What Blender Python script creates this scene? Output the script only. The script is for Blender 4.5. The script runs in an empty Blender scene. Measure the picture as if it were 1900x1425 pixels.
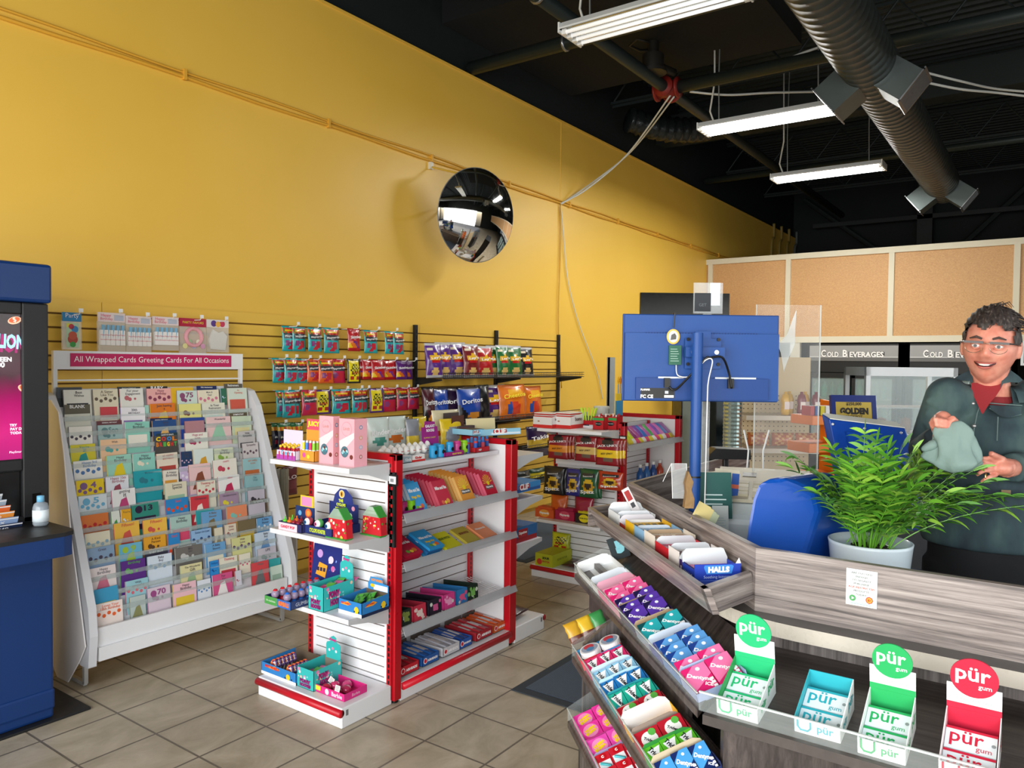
import bpy, bmesh, math, random
from mathutils import Matrix, Vector
random.seed(7)
S = bpy.context.scene
COL = S.collection
PI = math.pi

# ---------------------------------------------------------------- camera
CAMH = 1.56
FPX = 1418.37
RIGHT = Vector((0.57911787, -0.81516053, 0.01165365)).normalized()
DOWN = Vector((-0.01587326, -0.02556658, -0.99954709)).normalized()
FWD = RIGHT.cross(DOWN).normalized()
DOWN = FWD.cross(RIGHT).normalized()
cam_d = bpy.data.cameras.new('camera')
cam_d.sensor_width = 36.0
cam_d.lens = FPX / 1900.0 * 36.0
cam_d.clip_start = 0.02
cam_d.clip_end = 100
cam = bpy.data.objects.new('camera', cam_d)
COL.objects.link(cam)
mw = Matrix.Identity(4)
for i in range(3):
    mw[i][0] = RIGHT[i]; mw[i][1] = -DOWN[i]; mw[i][2] = -FWD[i]
mw[0][3], mw[1][3], mw[2][3] = 0, 0, CAMH
cam.matrix_world = mw
S.camera = cam
S.view_settings.view_transform = 'Standard'
S.view_settings.look = 'None'
S.view_settings.gamma = 1.0
S.view_settings.exposure = 0.0
S.view_settings.use_curve_mapping = False

# ---------------------------------------------------------------- daylight
w = bpy.data.worlds.new('daylight'); S.world = w
w.use_nodes = True
bg = w.node_tree.nodes['Background']
sky = w.node_tree.nodes.new('ShaderNodeTexSky')
sky.sky_type = 'NISHITA'
sky.sun_elevation = math.radians(48); sky.sun_rotation = math.radians(200)
sky.sun_disc = False
w.node_tree.links.new(sky.outputs[0], bg.inputs[0])
bg.inputs[1].default_value = 0.22

def area(name, loc, target, sx, sy, power, col=(1, 1, 1), spread=180):
    L = bpy.data.lights.new(name, 'AREA'); L.shape = 'RECTANGLE'
    L.size = sx; L.size_y = sy; L.energy = power; L.color = col
    L.spread = math.radians(spread)
    o = bpy.data.objects.new(name, L); COL.objects.link(o)
    o.location = loc
    d = Vector(target) - Vector(loc)
    o.rotation_euler = d.to_track_quat('-Z', 'Y').to_euler()
    return o
# storefront daylight: the glazed front (behind the camera) and the glazed side to the right
area('front_window_daylight', (-2.35, 0.2, 1.75), (3, 0.6, 1.4), 6.6, 2.9, 440, (1.0, 0.985, 0.96))
area('side_window_daylight', (2.6, -3.35, 1.9), (3.0, 3.0, 1.6), 7.0, 2.6, 90, (0.96, 0.98, 1.0))

# ---------------------------------------------------------------- pixel helpers (photo pixel -> point on a plane of the room)
ORG = Vector((0, 0, CAMH))
def ray(px, py):
    return RIGHT * ((px - 950) / FPX) + DOWN * ((py - 712.5) / FPX) + FWD
def on_plane(px, py, p, n):
    d = ray(px, py); n = Vector(n)
    return ORG + d * ((Vector(p) - ORG).dot(n) / d.dot(n))
def oy(px, py, Y): return on_plane(px, py, (0, Y, 0), (0, 1, 0))
def ox(px, py, X): return on_plane(px, py, (X, 0, 0), (1, 0, 0))
def oz(px, py, Z): return on_plane(px, py, (0, 0, Z), (0, 0, 1))
def atd(px, py, D): return ORG + ray(px, py) * D

# ---------------------------------------------------------------- materials
def lin(c):
    return c / 12.92 if c <= 0.04045 else ((c + 0.055) / 1.055) ** 2.4
def rgb(h):
    return tuple(lin(int(h[i:i + 2], 16) / 255) for i in (0, 2, 4)) + (1,)
MATS = {}
def M(h, rough=0.5, metal=0.0, spec=0.5, trans=0.0, emit=0.0, alpha=1.0, bump=0.0, ior=1.45, coat=0.0):
    key = (h, rough, metal, spec, trans, emit, alpha, bump, coat)
    if key in MATS: return MATS[key]
    m = bpy.data.materials.new('m_' + h); m.use_nodes = True
    nt = m.node_tree; b = nt.nodes['Principled BSDF']
    b.inputs['Base Color'].default_value = rgb(h)
    b.inputs['Metallic'].default_value = metal
    b.inputs['Specular IOR Level'].default_value = spec
    b.inputs['Transmission Weight'].default_value = trans
    b.inputs['IOR'].default_value = ior
    b.inputs['Alpha'].default_value = alpha
    b.inputs['Coat Weight'].default_value = coat
    tc = nt.nodes.new('ShaderNodeTexCoord')
    nz = nt.nodes.new('ShaderNodeTexNoise'); nz.inputs['Scale'].default_value = 35
    nt.links.new(tc.outputs['Object'], nz.inputs['Vector'])
    mr = nt.nodes.new('ShaderNodeMapRange')
    mr.inputs[3].default_value = max(0.0, rough - 0.05); mr.inputs[4].default_value = min(1.0, rough + 0.05)
    nt.links.new(nz.outputs[0], mr.inputs[0]); nt.links.new(mr.outputs[0], b.inputs['Roughness'])
    if bump:
        bp = nt.nodes.new('ShaderNodeBump'); bp.inputs['Strength'].default_value = bump
        bp.inputs['Distance'].default_value = 0.01
        nt.links.new(nz.outputs[0], bp.inputs['Height']); nt.links.new(bp.outputs[0], b.inputs['Normal'])
    if emit:
        b.inputs['Emission Color'].default_value = rgb(h)
        b.inputs['Emission Strength'].default_value = emit
    MATS[key] = m
    return m
def foil(h): return M(h, 0.3, 0.0, 0.6, bump=0.12, coat=0.3)
def card(h): return M(h, 0.55)
def clear(h='F2F6F6', a=0.14, rough=0.04): return M(h, rough, alpha=a, spec=0.8)
def procmat(name, fn):
    m = bpy.data.materials.new(name); m.use_nodes = True
    nt = m.node_tree; fn(nt, nt.nodes['Principled BSDF']); return m
def N(nt, t, **kw):
    n = nt.nodes.new(t)
    for k, v in kw.items():
        if isinstance(k, str) and k.startswith('i_'): n.inputs[k[2:].replace('_', ' ')].default_value = v
        else: setattr(n, k, v)
    return n
def coords(nt, scale=(1, 1, 1), loc=(0, 0, 0), rot=(0, 0, 0)):
    g = nt.nodes.new('ShaderNodeNewGeometry')
    mp = nt.nodes.new('ShaderNodeMapping')
    mp.inputs['Scale'].default_value = scale; mp.inputs['Location'].default_value = loc; mp.inputs['Rotation'].default_value = rot
    nt.links.new(g.outputs['Position'], mp.inputs['Vector'])
    return mp.outputs[0]
def ramp(nt, src, stops):
    r = nt.nodes.new('ShaderNodeValToRGB')
    el = r.color_ramp.elements
    while len(el) < len(stops): el.new(0.5)
    for e, (p, c) in zip(el, stops): e.position = p; e.color = rgb(c)
    nt.links.new(src, r.inputs[0]); return r.outputs[0]

def f_tile(nt, b):
    v = coords(nt, (1 / 0.3115, 1 / 0.3115, 1), (-1.40 / 0.3115, -2.388 / 0.3115, 0))
    br = N(nt, 'ShaderNodeTexBrick', offset=0.0, squash=1.0)
    br.inputs['Scale'].default_value = 1.0; br.inputs['Brick Width'].default_value = 1.0; br.inputs['Row Height'].default_value = 1.0
    br.inputs['Mortar Size'].default_value = 0.016; br.inputs['Mortar Smooth'].default_value = 0.3
    br.inputs['Color1'].default_value = (0.96, 0.96, 0.96, 1); br.inputs['Color2'].default_value = (1.04, 1.04, 1.04, 1)
    nt.links.new(v, br.inputs['Vector'])
    n1 = N(nt, 'ShaderNodeTexNoise'); n1.inputs['Scale'].default_value = 3.2; n1.inputs['Detail'].default_value = 8; n1.inputs['Distortion'].default_value = .7; n1.inputs['Roughness'].default_value = 0.65
    nt.links.new(coords(nt, (1.0, 1.6, 1)), n1.inputs['Vector'])
    c = ramp(nt, n1.outputs[0], [(0.25, '92866F'), (0.45, 'A89C86'), (0.6, 'B8AC97'), (0.8, 'CCC1AE')])
    mx = N(nt, 'ShaderNodeMix', data_type='RGBA', blend_type='MULTIPLY'); mx.inputs[0].default_value = 1
    nt.links.new(c, mx.inputs[6]); nt.links.new(br.outputs['Color'], mx.inputs[7])
    m2 = N(nt, 'ShaderNodeMix', data_type='RGBA'); m2.inputs[7].default_value = rgb('6B6255')
    nt.links.new(mx.outputs[2], m2.inputs[6]); nt.links.new(br.outputs['Fac'], m2.inputs[0])
    nt.links.new(m2.outputs[2], b.inputs['Base Color'])
    mr = N(nt, 'ShaderNodeMapRange'); mr.inputs[3].default_value = 0.28; mr.inputs[4].default_value = 0.5
    nt.links.new(n1.outputs[0], mr.inputs[0]); nt.links.new(mr.outputs[0], b.inputs['Roughness'])
    bp = N(nt, 'ShaderNodeBump', invert=True); bp.inputs['Strength'].default_value = 0.6; bp.inputs['Distance'].default_value = 0.004
    nt.links.new(br.outputs['Fac'], bp.inputs['Height']); nt.links.new(bp.outputs[0], b.inputs['Normal'])
m_tile = procmat('ceramic_tile', f_tile)

def f_yellow(nt, b):
    n1 = N(nt, 'ShaderNodeTexNoise'); n1.inputs['Scale'].default_value = 1.1; n1.inputs['Detail'].default_value = 3
    nt.links.new(coords(nt), n1.inputs['Vector'])
    nt.links.new(ramp(nt, n1.outputs[0], [(0.3, 'E4B847'), (0.7, 'E9BE50')]), b.inputs['Base Color'])
    b.inputs['Roughness'].default_value = 0.42
    n2 = N(nt, 'ShaderNodeTexNoise'); n2.inputs['Scale'].default_value = 240
    nt.links.new(coords(nt), n2.inputs['Vector'])
    bp = N(nt, 'ShaderNodeBump'); bp.inputs['Strength'].default_value = 0.12; bp.inputs['Distance'].default_value = 0.002
    nt.links.new(n2.outputs[0], bp.inputs['Height']); nt.links.new(bp.outputs[0], b.inputs['Normal'])
m_yellow = procmat('yellow_paint', f_yellow)

def laminate(name, scale, rot=(0, 0, 0), stops=None):
    stops = stops or [(0.30, '413B39'), (0.42, '6A615E'), (0.52, '8B817C'), (0.62, 'A59B95'), (0.75, 'BDB4AE')]
    def f(nt, b):
        n1 = N(nt, 'ShaderNodeTexNoise'); n1.inputs['Scale'].default_value = 1; n1.inputs['Detail'].default_value = 6; n1.inputs['Roughness'].default_value = 0.7; n1.inputs['Distortion'].default_value = 0.25
        nt.links.new(coords(nt, scale, (0, 0, 0), rot), n1.inputs['Vector'])
        nt.links.new(ramp(nt, n1.outputs[0], stops), b.inputs['Base Color'])
        b.inputs['Roughness'].default_value = 0.36
    return procmat(name, f)
m_lamH = laminate('wood_laminate', (2.0, 2.0, 75))
m_lamV = laminate('upright_grain_laminate', (60, 60, 1.5), stops=[(0.28, '34302F'), (0.45, '56504E'), (0.6, '6F6866'), (0.8, '8D8683')])
m_lamS = laminate('shelf_laminate', (70, 2, 2), stops=[(0.3, '2B2726'), (0.5, '453E3B'), (0.7, '5A524E')])
m_lamD = laminate('diagonal_laminate', (2, 70, 10), rot=(0, 0, -PI / 4), stops=[(0.3, '302A28'), (0.5, '4B4340'), (0.7, '655B56')])

def f_hard(nt, b):
    n1 = N(nt, 'ShaderNodeTexNoise'); n1.inputs['Scale'].default_value = 60; n1.inputs['Detail'].default_value = 4
    nt.links.new(coords(nt, (1, 1, 2.5)), n1.inputs['Vector'])
    nt.links.new(ramp(nt, n1.outputs[0], [(0.3, 'BE9060'), (0.7, 'D4A976')]), b.inputs['Base Color'])
    b.inputs['Roughness'].default_value = 0.6
m_hard = procmat('fibreboard', f_hard)

def f_mat(nt, b):
    wv = N(nt, 'ShaderNodeTexWave'); wv.inputs['Scale'].default_value = 40; wv.inputs['Distortion'].default_value = 1.5
    nt.links.new(coords(nt), wv.inputs['Vector'])
    nt.links.new(ramp(nt, wv.outputs[0], [(0.2, '333B45'), (0.8, '5E6B79')]), b.inputs['Base Color'])
    b.inputs['Roughness'].default_value = 0.95
    bp = N(nt, 'ShaderNodeBump'); bp.inputs['Strength'].default_value = 0.7; bp.inputs['Distance'].default_value = 0.004
    nt.links.new(wv.outputs[0], bp.inputs['Height']); nt.links.new(bp.outputs[0], b.inputs['Normal'])
m_matgrey = procmat('ribbed_carpet', f_mat)

m_black_ceil = M('10191A', 0.75)
m_white = M('E9EAEC', 0.35)
m_white2 = M('DEDFE3', 0.4)
m_red = M('B4101E', 0.3)
m_redr = M('C21426', 0.35)
m_blk = M('141414', 0.4)
m_blkm = M('1A1B1D', 0.45)
m_blue = M('0F3F9A', 0.35, coat=0.2)
m_kblue = M('0F3166', 0.4)
m_steel = M('9A9DA0', 0.3, 0.9)
m_slot = M('5A4A3C', 0.8)

# ---------------------------------------------------------------- mesh builder
_txt = {}
def text_mesh(s, bold=0.0, res=2):
    k = (s, bold, res)
    if k in _txt: return _txt[k]
    cu = bpy.data.curves.new('t', 'FONT'); cu.body = s; cu.size = 1.0; cu.offset = bold
    cu.resolution_u = res; cu.fill_mode = 'FRONT'
    o = bpy.data.objects.new('t', cu); COL.objects.link(o)
    dg = bpy.context.evaluated_depsgraph_get()
    me = bpy.data.meshes.new_from_object(o.evaluated_get(dg))
    vs = [tuple(v.co) for v in me.vertices]; fs = [tuple(p.vertices) for p in me.polygons]
    bpy.data.objects.remove(o); bpy.data.meshes.remove(me); bpy.data.curves.remove(cu)
    if vs:
        x0 = min(v[0] for v in vs); x1 = max(v[0] for v in vs); y0 = min(v[1] for v in vs); y1 = max(v[1] for v in vs)
    else: x0 = x1 = y0 = y1 = 0
    _txt[k] = (vs, fs, x0, x1, y0, y1)
    return _txt[k]

def frame(o, x, y):
    """matrix with local x along x, local y along y, z = x cross y"""
    x = Vector(x).normalized(); y = Vector(y); z = x.cross(y).normalized(); y = z.cross(x).normalized()
    m = Matrix.Identity(4)
    for i in range(3): m[i][0] = x[i]; m[i][1] = y[i]; m[i][2] = z[i]; m[i][3] = o[i]
    return m
I4 = Matrix.Identity(4)
T = Matrix.Translation
def RZ(a): return Matrix.Rotation(a, 4, 'Z')
def RX(a): return Matrix.Rotation(a, 4, 'X')
def RY(a): return Matrix.Rotation(a, 4, 'Y')

class MB:
    def __init__(s, m=None):
        s.v = []; s.f = []; s.mi = []; s.mats = []; s.m = m.copy() if m else I4.copy()
    def _m(s, mat):
        if mat not in s.mats: s.mats.append(mat)
        return s.mats.index(mat)
    def add(s, vs, fs, mat, m=None):
        b = len(s.v); mm = s.m @ m if m is not None else s.m
        s.v += [tuple(mm @ Vector(v)) for v in vs]
        s.f += [tuple(b + i for i in f) for f in fs]
        k = s._m(mat) if not isinstance(mat, list) else None
        if k is not None: s.mi += [k] * len(fs)
        else: s.mi += [s._m(x) for x in mat]
        return s
    def box(s, x0, y0, z0, x1, y1, z1, mat, m=None, faces=None):
        vs = [(x0, y0, z0), (x1, y0, z0), (x1, y1, z0), (x0, y1, z0), (x0, y0, z1), (x1, y0, z1), (x1, y1, z1), (x0, y1, z1)]
        fs = [(0, 3, 2, 1), (4, 5, 6, 7), (0, 1, 5, 4), (1, 2, 6, 5), (2, 3, 7, 6), (3, 0, 4, 7)]
        return s.add(vs, fs, mat, m)
    def quad(s, a, b, c, d, mat, m=None): return s.add([a, b, c, d], [(0, 1, 2, 3)], mat, m)
    def rect(s, x, y, w, h, z, mat, m=None):
        return s.add([(x, y, z), (x + w, y, z), (x + w, y + h, z), (x, y + h, z)], [(0, 1, 2, 3)], mat, m)
    def poly(s, pts, z, mat, m=None): return s.add([(p[0], p[1], z) for p in pts], [tuple(range(len(pts)))], mat, m)
    def disc(s, cx, cy, r, z, mat, m=None, n=20, ry=None):
        ry = ry or r
        return s.poly([(cx + r * math.cos(2 * PI * i / n), cy + ry * math.sin(2 * PI * i / n)) for i in range(n)], z, mat, m)
    def prism(s, pts, z0, z1, mat, m=None, cap=None):
        n = len(pts)
        vs = [(p[0], p[1], z0) for p in pts] + [(p[0], p[1], z1) for p in pts]
        fs = [(i, (i + 1) % n, n + (i + 1) % n, n + i) for i in range(n)]
        s.add(vs, fs, mat, m)
        s.add(vs, [tuple(range(n))[::-1], tuple(range(n, 2 * n))], cap or mat, m)
        return s
    def cyl(s, cx, cy, r, z0, z1, mat, m=None, n=20, r2=None, cap=None):
        r2 = r if r2 is None else r2
        vs = [(cx + r * math.cos(2 * PI * i / n), cy + r * math.sin(2 * PI * i / n), z0) for i in range(n)]
        vs += [(cx + r2 * math.cos(2 * PI * i / n), cy + r2 * math.sin(2 * PI * i / n), z1) for i in range(n)]
        s.add(vs, [(i, (i + 1) % n, n + (i + 1) % n, n + i) for i in range(n)], mat, m)
        s.add(vs, [tuple(range(n))[::-1], tuple(range(n, 2 * n))], cap or mat, m)
        return s
    def lathe(s, prof, mat, m=None, n=24):
        vs = []; fs = []
        for r, z in prof: vs += [(r * math.cos(2 * PI * i / n), r * math.sin(2 * PI * i / n), z) for i in range(n)]
        for k in range(len(prof) - 1):
            fs += [(k * n + i, k * n + (i + 1) % n, (k + 1) * n + (i + 1) % n, (k + 1) * n + i) for i in range(n)]
        return s.add(vs, fs, mat, m)
    def ball(s, c, r, mat, m=None, n=16, sc=(1, 1, 1)):
        prof = [(max(1e-5, r * math.sin(PI * k / 10)), -r * math.cos(PI * k / 10)) for k in range(11)]
        mm = (m if m is not None else I4) @ T(Vector(c)) @ Matrix.Diagonal((sc[0], sc[1], sc[2], 1))
        return s.lathe(prof, mat, mm, n)
    def tube(s, pts, r, mat, m=None, n=8, closed=False):
        pts = [Vector(p) for p in pts]; k = len(pts); vs = []; fs = []
        up = None
        for i, p in enumerate(pts):
            a = pts[(i - 1) % k] if (i > 0 or closed) else p; b = pts[(i + 1) % k] if (i < k - 1 or closed) else p
            d = (b - a).normalized()
            if up is None: up = d.orthogonal().normalized()
            up = (up - d * up.dot(d)); up = up.normalized() if up.length > 1e-6 else d.orthogonal().normalized()
            sd = d.cross(up)
            rr = r[i] if isinstance(r, (list, tuple)) else r
            vs += [tuple(p + (up * math.cos(2 * PI * j / n) + sd * math.sin(2 * PI * j / n)) * rr) for j in range(n)]
        for i in range(k if closed else k - 1):
            a = i * n; b = ((i + 1) % k) * n
            fs += [(a + j, a + (j + 1) % n, b + (j + 1) % n, b + j) for j in range(n)]
        if not closed: fs += [tuple(range(n))[::-1], tuple(range((k - 1) * n, k * n))]
        return s.add(vs, fs, mat, m)
    def text(s, t, x, y, w, mat, m=None, z=0.0006, h=None, bold=0.0, res=2, ang=0.0, align='C'):
        """text scaled to width w (and height h), centred on x,y"""
        vs, fs, x0, x1, y0, y1 = text_mesh(t, bold, res)
        if not vs: return s
        sx = w / max(1e-6, x1 - x0); sy = sx if h is None else h / max(1e-6, y1 - y0)
        cx, cy = (x0 + x1) / 2, (y0 + y1) / 2
        c, q = math.cos(ang), math.sin(ang)
        out = []
        for v in vs:
            a = (v[0] - cx) * sx; b = (v[1] - cy) * sy
            out.append((x + a * c - b * q, y + a * q + b * c, z))
        return s.add(out, fs, mat, m)
    def build(s, name, parent=None, smooth=False, loc=None, bevel=0.0, mod=None, sub=0):
        me = bpy.data.meshes.new(name); me.from_pydata(s.v, [], s.f)
        for x in s.mats: me.materials.append(x)
        me.polygons.foreach_set('material_index', s.mi)
        if smooth: me.polygons.foreach_set('use_smooth', [True] * len(s.f))
        me.update()
        o = bpy.data.objects.new(name, me); COL.objects.link(o)
        if parent is not None: o.parent = parent
        if loc is not None: o.location = loc
        if bevel:
            bv = o.modifiers.new('b', 'BEVEL'); bv.width = bevel; bv.segments = 2; bv.limit_method = 'ANGLE'
        if sub:
            sb = o.modifiers.new('s', 'SUBSURF'); sb.levels = sub; sb.render_levels = sub
        return o

def tag(o, label=None, cat=None, group=None, kind=None):
    if label: o['label'] = label
    if cat: o['category'] = cat
    if group: o['group'] = group
    if kind: o['kind'] = kind
    return o
def struct(o): o['kind'] = 'structure'; return o
def empty(name, m, label=None, cat=None, group=None):
    o = bpy.data.objects.new(name, None); COL.objects.link(o)
    o.matrix_world = m if isinstance(m, Matrix) else T(Vector(m))
    o.empty_display_size = 0.05
    return tag(o, label, cat, group)
def clone(o, m, label, group=None):
    c = o.copy(); COL.objects.link(c); c.matrix_world = m
    c['label'] = label
    if group: c['group'] = group
    for ch in o.children:
        d = ch.copy(); COL.objects.link(d); d.parent = c
        for g in ch.children:
            e = g.copy(); COL.objects.link(e); e.parent = d
    return c
ORD = ['first', 'second', 'third', 'fourth', 'fifth', 'sixth', 'seventh', 'eighth', 'ninth', 'tenth', 'eleventh', 'twelfth', 'thirteenth', 'fourteenth', 'fifteenth', 'sixteenth', 'seventeenth', 'eighteenth', 'nineteenth', 'twentieth']
# ================================================================ ROOM
YW = 4.45; ZT = 4.2
def slab(name, *a, mat=None, bevel=0):
    return struct(MB().box(*a, mat).build(name, bevel=bevel))
slab('floor', -2.6, -6, -0.1, 16.6, 4.6, 0, mat=m_tile)
# yellow wall, lower part of the left wall, with the black band of wall above it
b = MB(); b.box(-2.6, YW, 0, 16.4, YW + 0.12, ZT, m_yellow)
b.box(-2.6, YW - 0.012, ZT - 0.018, 16.4, YW, ZT, m_yellow)
b.box(7.144 - 0.012, YW - 0.004, 0, 7.144 + 0.012, YW, ZT, m_yellow)
struct(b.build('wall_left'))
slab('wall_left_upper', -2.6, YW + 0.06, ZT, 16.4, YW + 0.12, 5.6, mat=m_black_ceil)
slab('wall_back', 16.4, -6, 0, 16.5, 4.6, 5.6, mat=m_black_ceil)
slab('wall_right', 8.0, -6.1, 0, 16.4, -6, 5.6, mat=m_black_ceil)
# glazed shop fronts behind the camera and to the right, outside the frame
gl = clear('EAF3F5', 0.1)
def front(name, m, L, wname):
    b = MB(m)
    b.box(0, -0.06, 0, L, 0.06, 0.25, m_blk); b.box(0, -0.06, 3.25, L, 0.06, 5.6, m_black_ceil)
    for i in range(7):
        x = i * (L - 0.08) / 6; b.box(x, -0.05, 0.25, x + 0.08, 0.05, 3.25, m_blk)
    struct(b.build(name))
    struct(MB(m).box(0, -0.005, 0.25, L, 0.005, 3.25, gl).build(wname))
front('wall_front', frame((-2.6, -6, 0), (0, 1, 0), (-1, 0, 0)), 10.5, 'window_1')
front('wall_right_front', frame((-2.6, -6, 0), (1, 0, 0), (0, 1, 0)), 10.6, 'window_2')
# ceiling: corrugated black deck
b = MB(); n = 0
x = -2.6
pts = []
while x < 16.5:
    pts += [(x, 5.25), (x + 0.05, 5.25), (x + 0.075, 5.3), (x + 0.125, 5.3)]; x += 0.15
vs = []; fs = []
for i, (px, pz) in enumerate(pts): vs += [(px, -6, pz), (px, 4.56, pz)]
for i in range(len(pts) - 1): fs.append((2 * i, 2 * i + 1, 2 * i + 3, 2 * i + 2))
b.add(vs, fs, M('141F20', 0.6)); b.box(-2.6, -6, 5.35, 16.5, 4.56, 5.4, m_black_ceil)
struct(b.build('ceiling'))

# open web steel joists, running across the shop
mj = M('1A2526', 0.6)
for k, X in enumerate([0.6, 2.6, 4.6, 6.4, 8.4, 10.4, 12.4, 14.4]):
    b = MB()
    for z in (5.18, 4.72):
        b.box(X - 0.05, -6, z, X + 0.05, 4.5, z + 0.03, mj)
        b.box(X - 0.006, -6, z - 0.03, X + 0.006, 4.5, z, mj)
    y = -6.0; up = True
    while y < 4.3:
        b.tube([(X, y, 4.74 if up else 5.18), (X, y + 0.35, 5.18 if up else 4.74)], 0.012, mj, n=6)
        y += 0.35; up = not up
    tag(b.build('ceiling_joist'), 'black open-web steel joist, %s from the storefront, under the ceiling deck' % ORD[k], 'joist', 'roof joists')
# big black beam crossing at right
tag(MB().box(9.65, -6, 4.55, 9.9, 4.5, 4.9, M('141E1F', .6)).build('ceiling_beam'), 'deep black steel beam crossing the ceiling behind the last lamp', 'beam')
tag(MB().box(5.2, 2.0, 4.55, 7.4, 4.5, 5.1, M('080B0C', .9)).build('ceiling_bulkhead'), 'flat black bulkhead box under the deck by the yellow wall', 'bulkhead')

# sprinkler pipes
mp_ = M('27302F', 0.45, 0.3)
def pipe(name, a, c, r, label, rings=()):
    e = empty(name, I4, label, 'pipe')
    b = MB(); b.tube([a, c], r, mp_, n=14)
    d = (Vector(c) - Vector(a))
    for t in rings:
        p = Vector(a) + d * t; q = p + d.normalized() * 0.02
        b.tube([p, q], r * 1.18, m_steel, n=14)
    b.build('pipe_run', e, smooth=True)
    return e
pipe('sprinkler_pipe', (0.5, 3.16, 4.25), (14.5, 3.16, 4.25), 0.055, 'long black sprinkler main running lengthwise under the joists', (0.3,))
pipe('branch_pipe', (5.56, 4.46, 4.26), (5.56, -4.0, 4.26), 0.06, 'black branch pipe entering the top edge of the yellow wall', (0.12,))
pipe('branch_pipe', (7.02, 3.16, 4.25), (7.02, -4.0, 4.25), 0.06, 'black branch pipe running right from the red fitting')
pipe('branch_pipe', (11.2, 4.4, 4.35), (11.2, -4.0, 4.35), 0.05, 'black branch pipe crossing far behind the last lamp')
b = MB(); c = Vector((7.02, 3.16, 4.25)); mr_ = M('7E1D15', 0.5)
b.tube([c - Vector((0.1, 0, 0)), c + Vector((0.1, 0, 0))], 0.075, mr_, n=14)
b.tube([c - Vector((0, 0.1, 0)), c + Vector((0, 0.1, 0))], 0.075, mr_, n=14)
for s_ in (-1, 1):
    b.tube([c + Vector((s_ * 0.1, 0, 0)), c + Vector((s_ * 0.12, 0, 0))], 0.1, mr_, n=14)
    b.tube([c + Vector((0, s_ * 0.1, 0)), c + Vector((0, s_ * 0.12, 0))], 0.1, mr_, n=14)
tag(b.build('pipe_fitting', smooth=True), 'red four-way pipe fitting where the sprinkler pipes cross', 'pipe fitting')
# valve lump hanging by the first lamp
p = oz(1212, 98, 4.45)
b = MB(T(p)); mv = M('2B2A26', 0.5, 0.4)
b.cyl(0, 0, 0.1, -0.16, -0.02, mv, n=12); b.cyl(0, 0, 0.13, -0.19, -0.16, mv, n=12); b.cyl(0, 0, 0.05, -0.02, 0.3, mv, n=10)
b.tube([(-.02, 0, .08), (-.14, .1, .1), (-.05, .22, .1), (.1, .18, .09), (.12, .05, .08)], 0.012, mv)
b.tube([(0, 0, -.1), (0.22, -0.12, -0.14)], 0.035, mv)
tag(b.build('ceiling_valve', smooth=True), 'dark round valve with a wire loop hanging among the ceiling pipes', 'valve')
# silver-black flexible duct
b = MB(); pts = []; rr = []
A, Bq = oz(1165, 222, 4.52), oz(1318, 238, 4.52)
for i in range(41):
    t = i / 40; q = A.lerp(Bq, t); q.z -= 0.07 * math.sin(PI * t); pts.append(q); rr.append(0.14 + 0.012 * (i % 2) + 0.01 * math.sin(i * 1.7))
b.tube(pts, rr, M('262B2C', 0.25, 0.4, bump=.5), n=18)
tag(b.build('flexible_duct', smooth=True), 'wrinkled black plastic flexible duct sagging behind the red fitting', 'duct')

# spiral duct with diffusers
b = MB(); pts = []; rr = []
YD, ZD, RD = 1.19, 3.82, 0.197
x = 0.5
while x < 10.95:
    pts += [(x, YD, ZD), (x + 0.085, YD, ZD), (x + 0.092, YD, ZD), (x + 0.1, YD, ZD)]; rr += [RD, RD, RD + 0.0035, RD + 0.0035]; x += 0.107
e = empty('spiral_duct', I4, 'fat black spiral air duct hung lengthwise above the counter', 'duct')
b.tube(pts, rr, M('3A3F3D', 0.38, 0.55), n=36); b.build('duct_shell', e, smooth=True)
mg = M('57605F', 0.35, 0.6)
def diffuser(px, py, side, lab):
    X = px
    ax = Vector((0, side * 0.78, -0.62)).normalized()
    m = frame(Vector((X, YD, ZD)), (1, 0, 0), ax.cross(Vector((1, 0, 0))))
    zdir = Vector((m[0][2], m[1][2], m[2][2]))
    sgn = 1 if zdir.dot(ax) > 0 else -1
    d = MB(m); L = 0.38
    z0, z1 = (0.15, L) if sgn > 0 else (-L, -0.15)
    d.box(-py, -0.12, z0, py, 0.12, z1, mg)
    o = d.build('diffuser', e); o['label'] = lab
    g = MB(m); z = z1 if sgn > 0 else z0
    k = -py + 0.02
    zz = (z, z + 0.01 * sgn)
    g.box(-py - .012, -0.142, min(zz), py + .012, -0.12, max(zz), m_steel); g.box(-py - .012, 0.12, min(zz), py + .012, 0.142, max(zz), m_steel)
    g.box(-py - .012, -0.13, min(zz), -py + .01, 0.13, max(zz), m_steel); g.box(py - .01, -0.13, min(zz), py + .012, 0.13, max(zz), m_steel)
    while k < py - 0.02:
        g.box(k, -0.12, min(zz), k + 0.008, 0.12, max(zz), m_steel); k += 0.022
    g.build('grille', o)
for X, hw in ((6.3, 0.15), (10.75, 0.13)):
    for sd in (1, -1): diffuser(X, hw, sd, 'sheet metal box diffuser')

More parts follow.
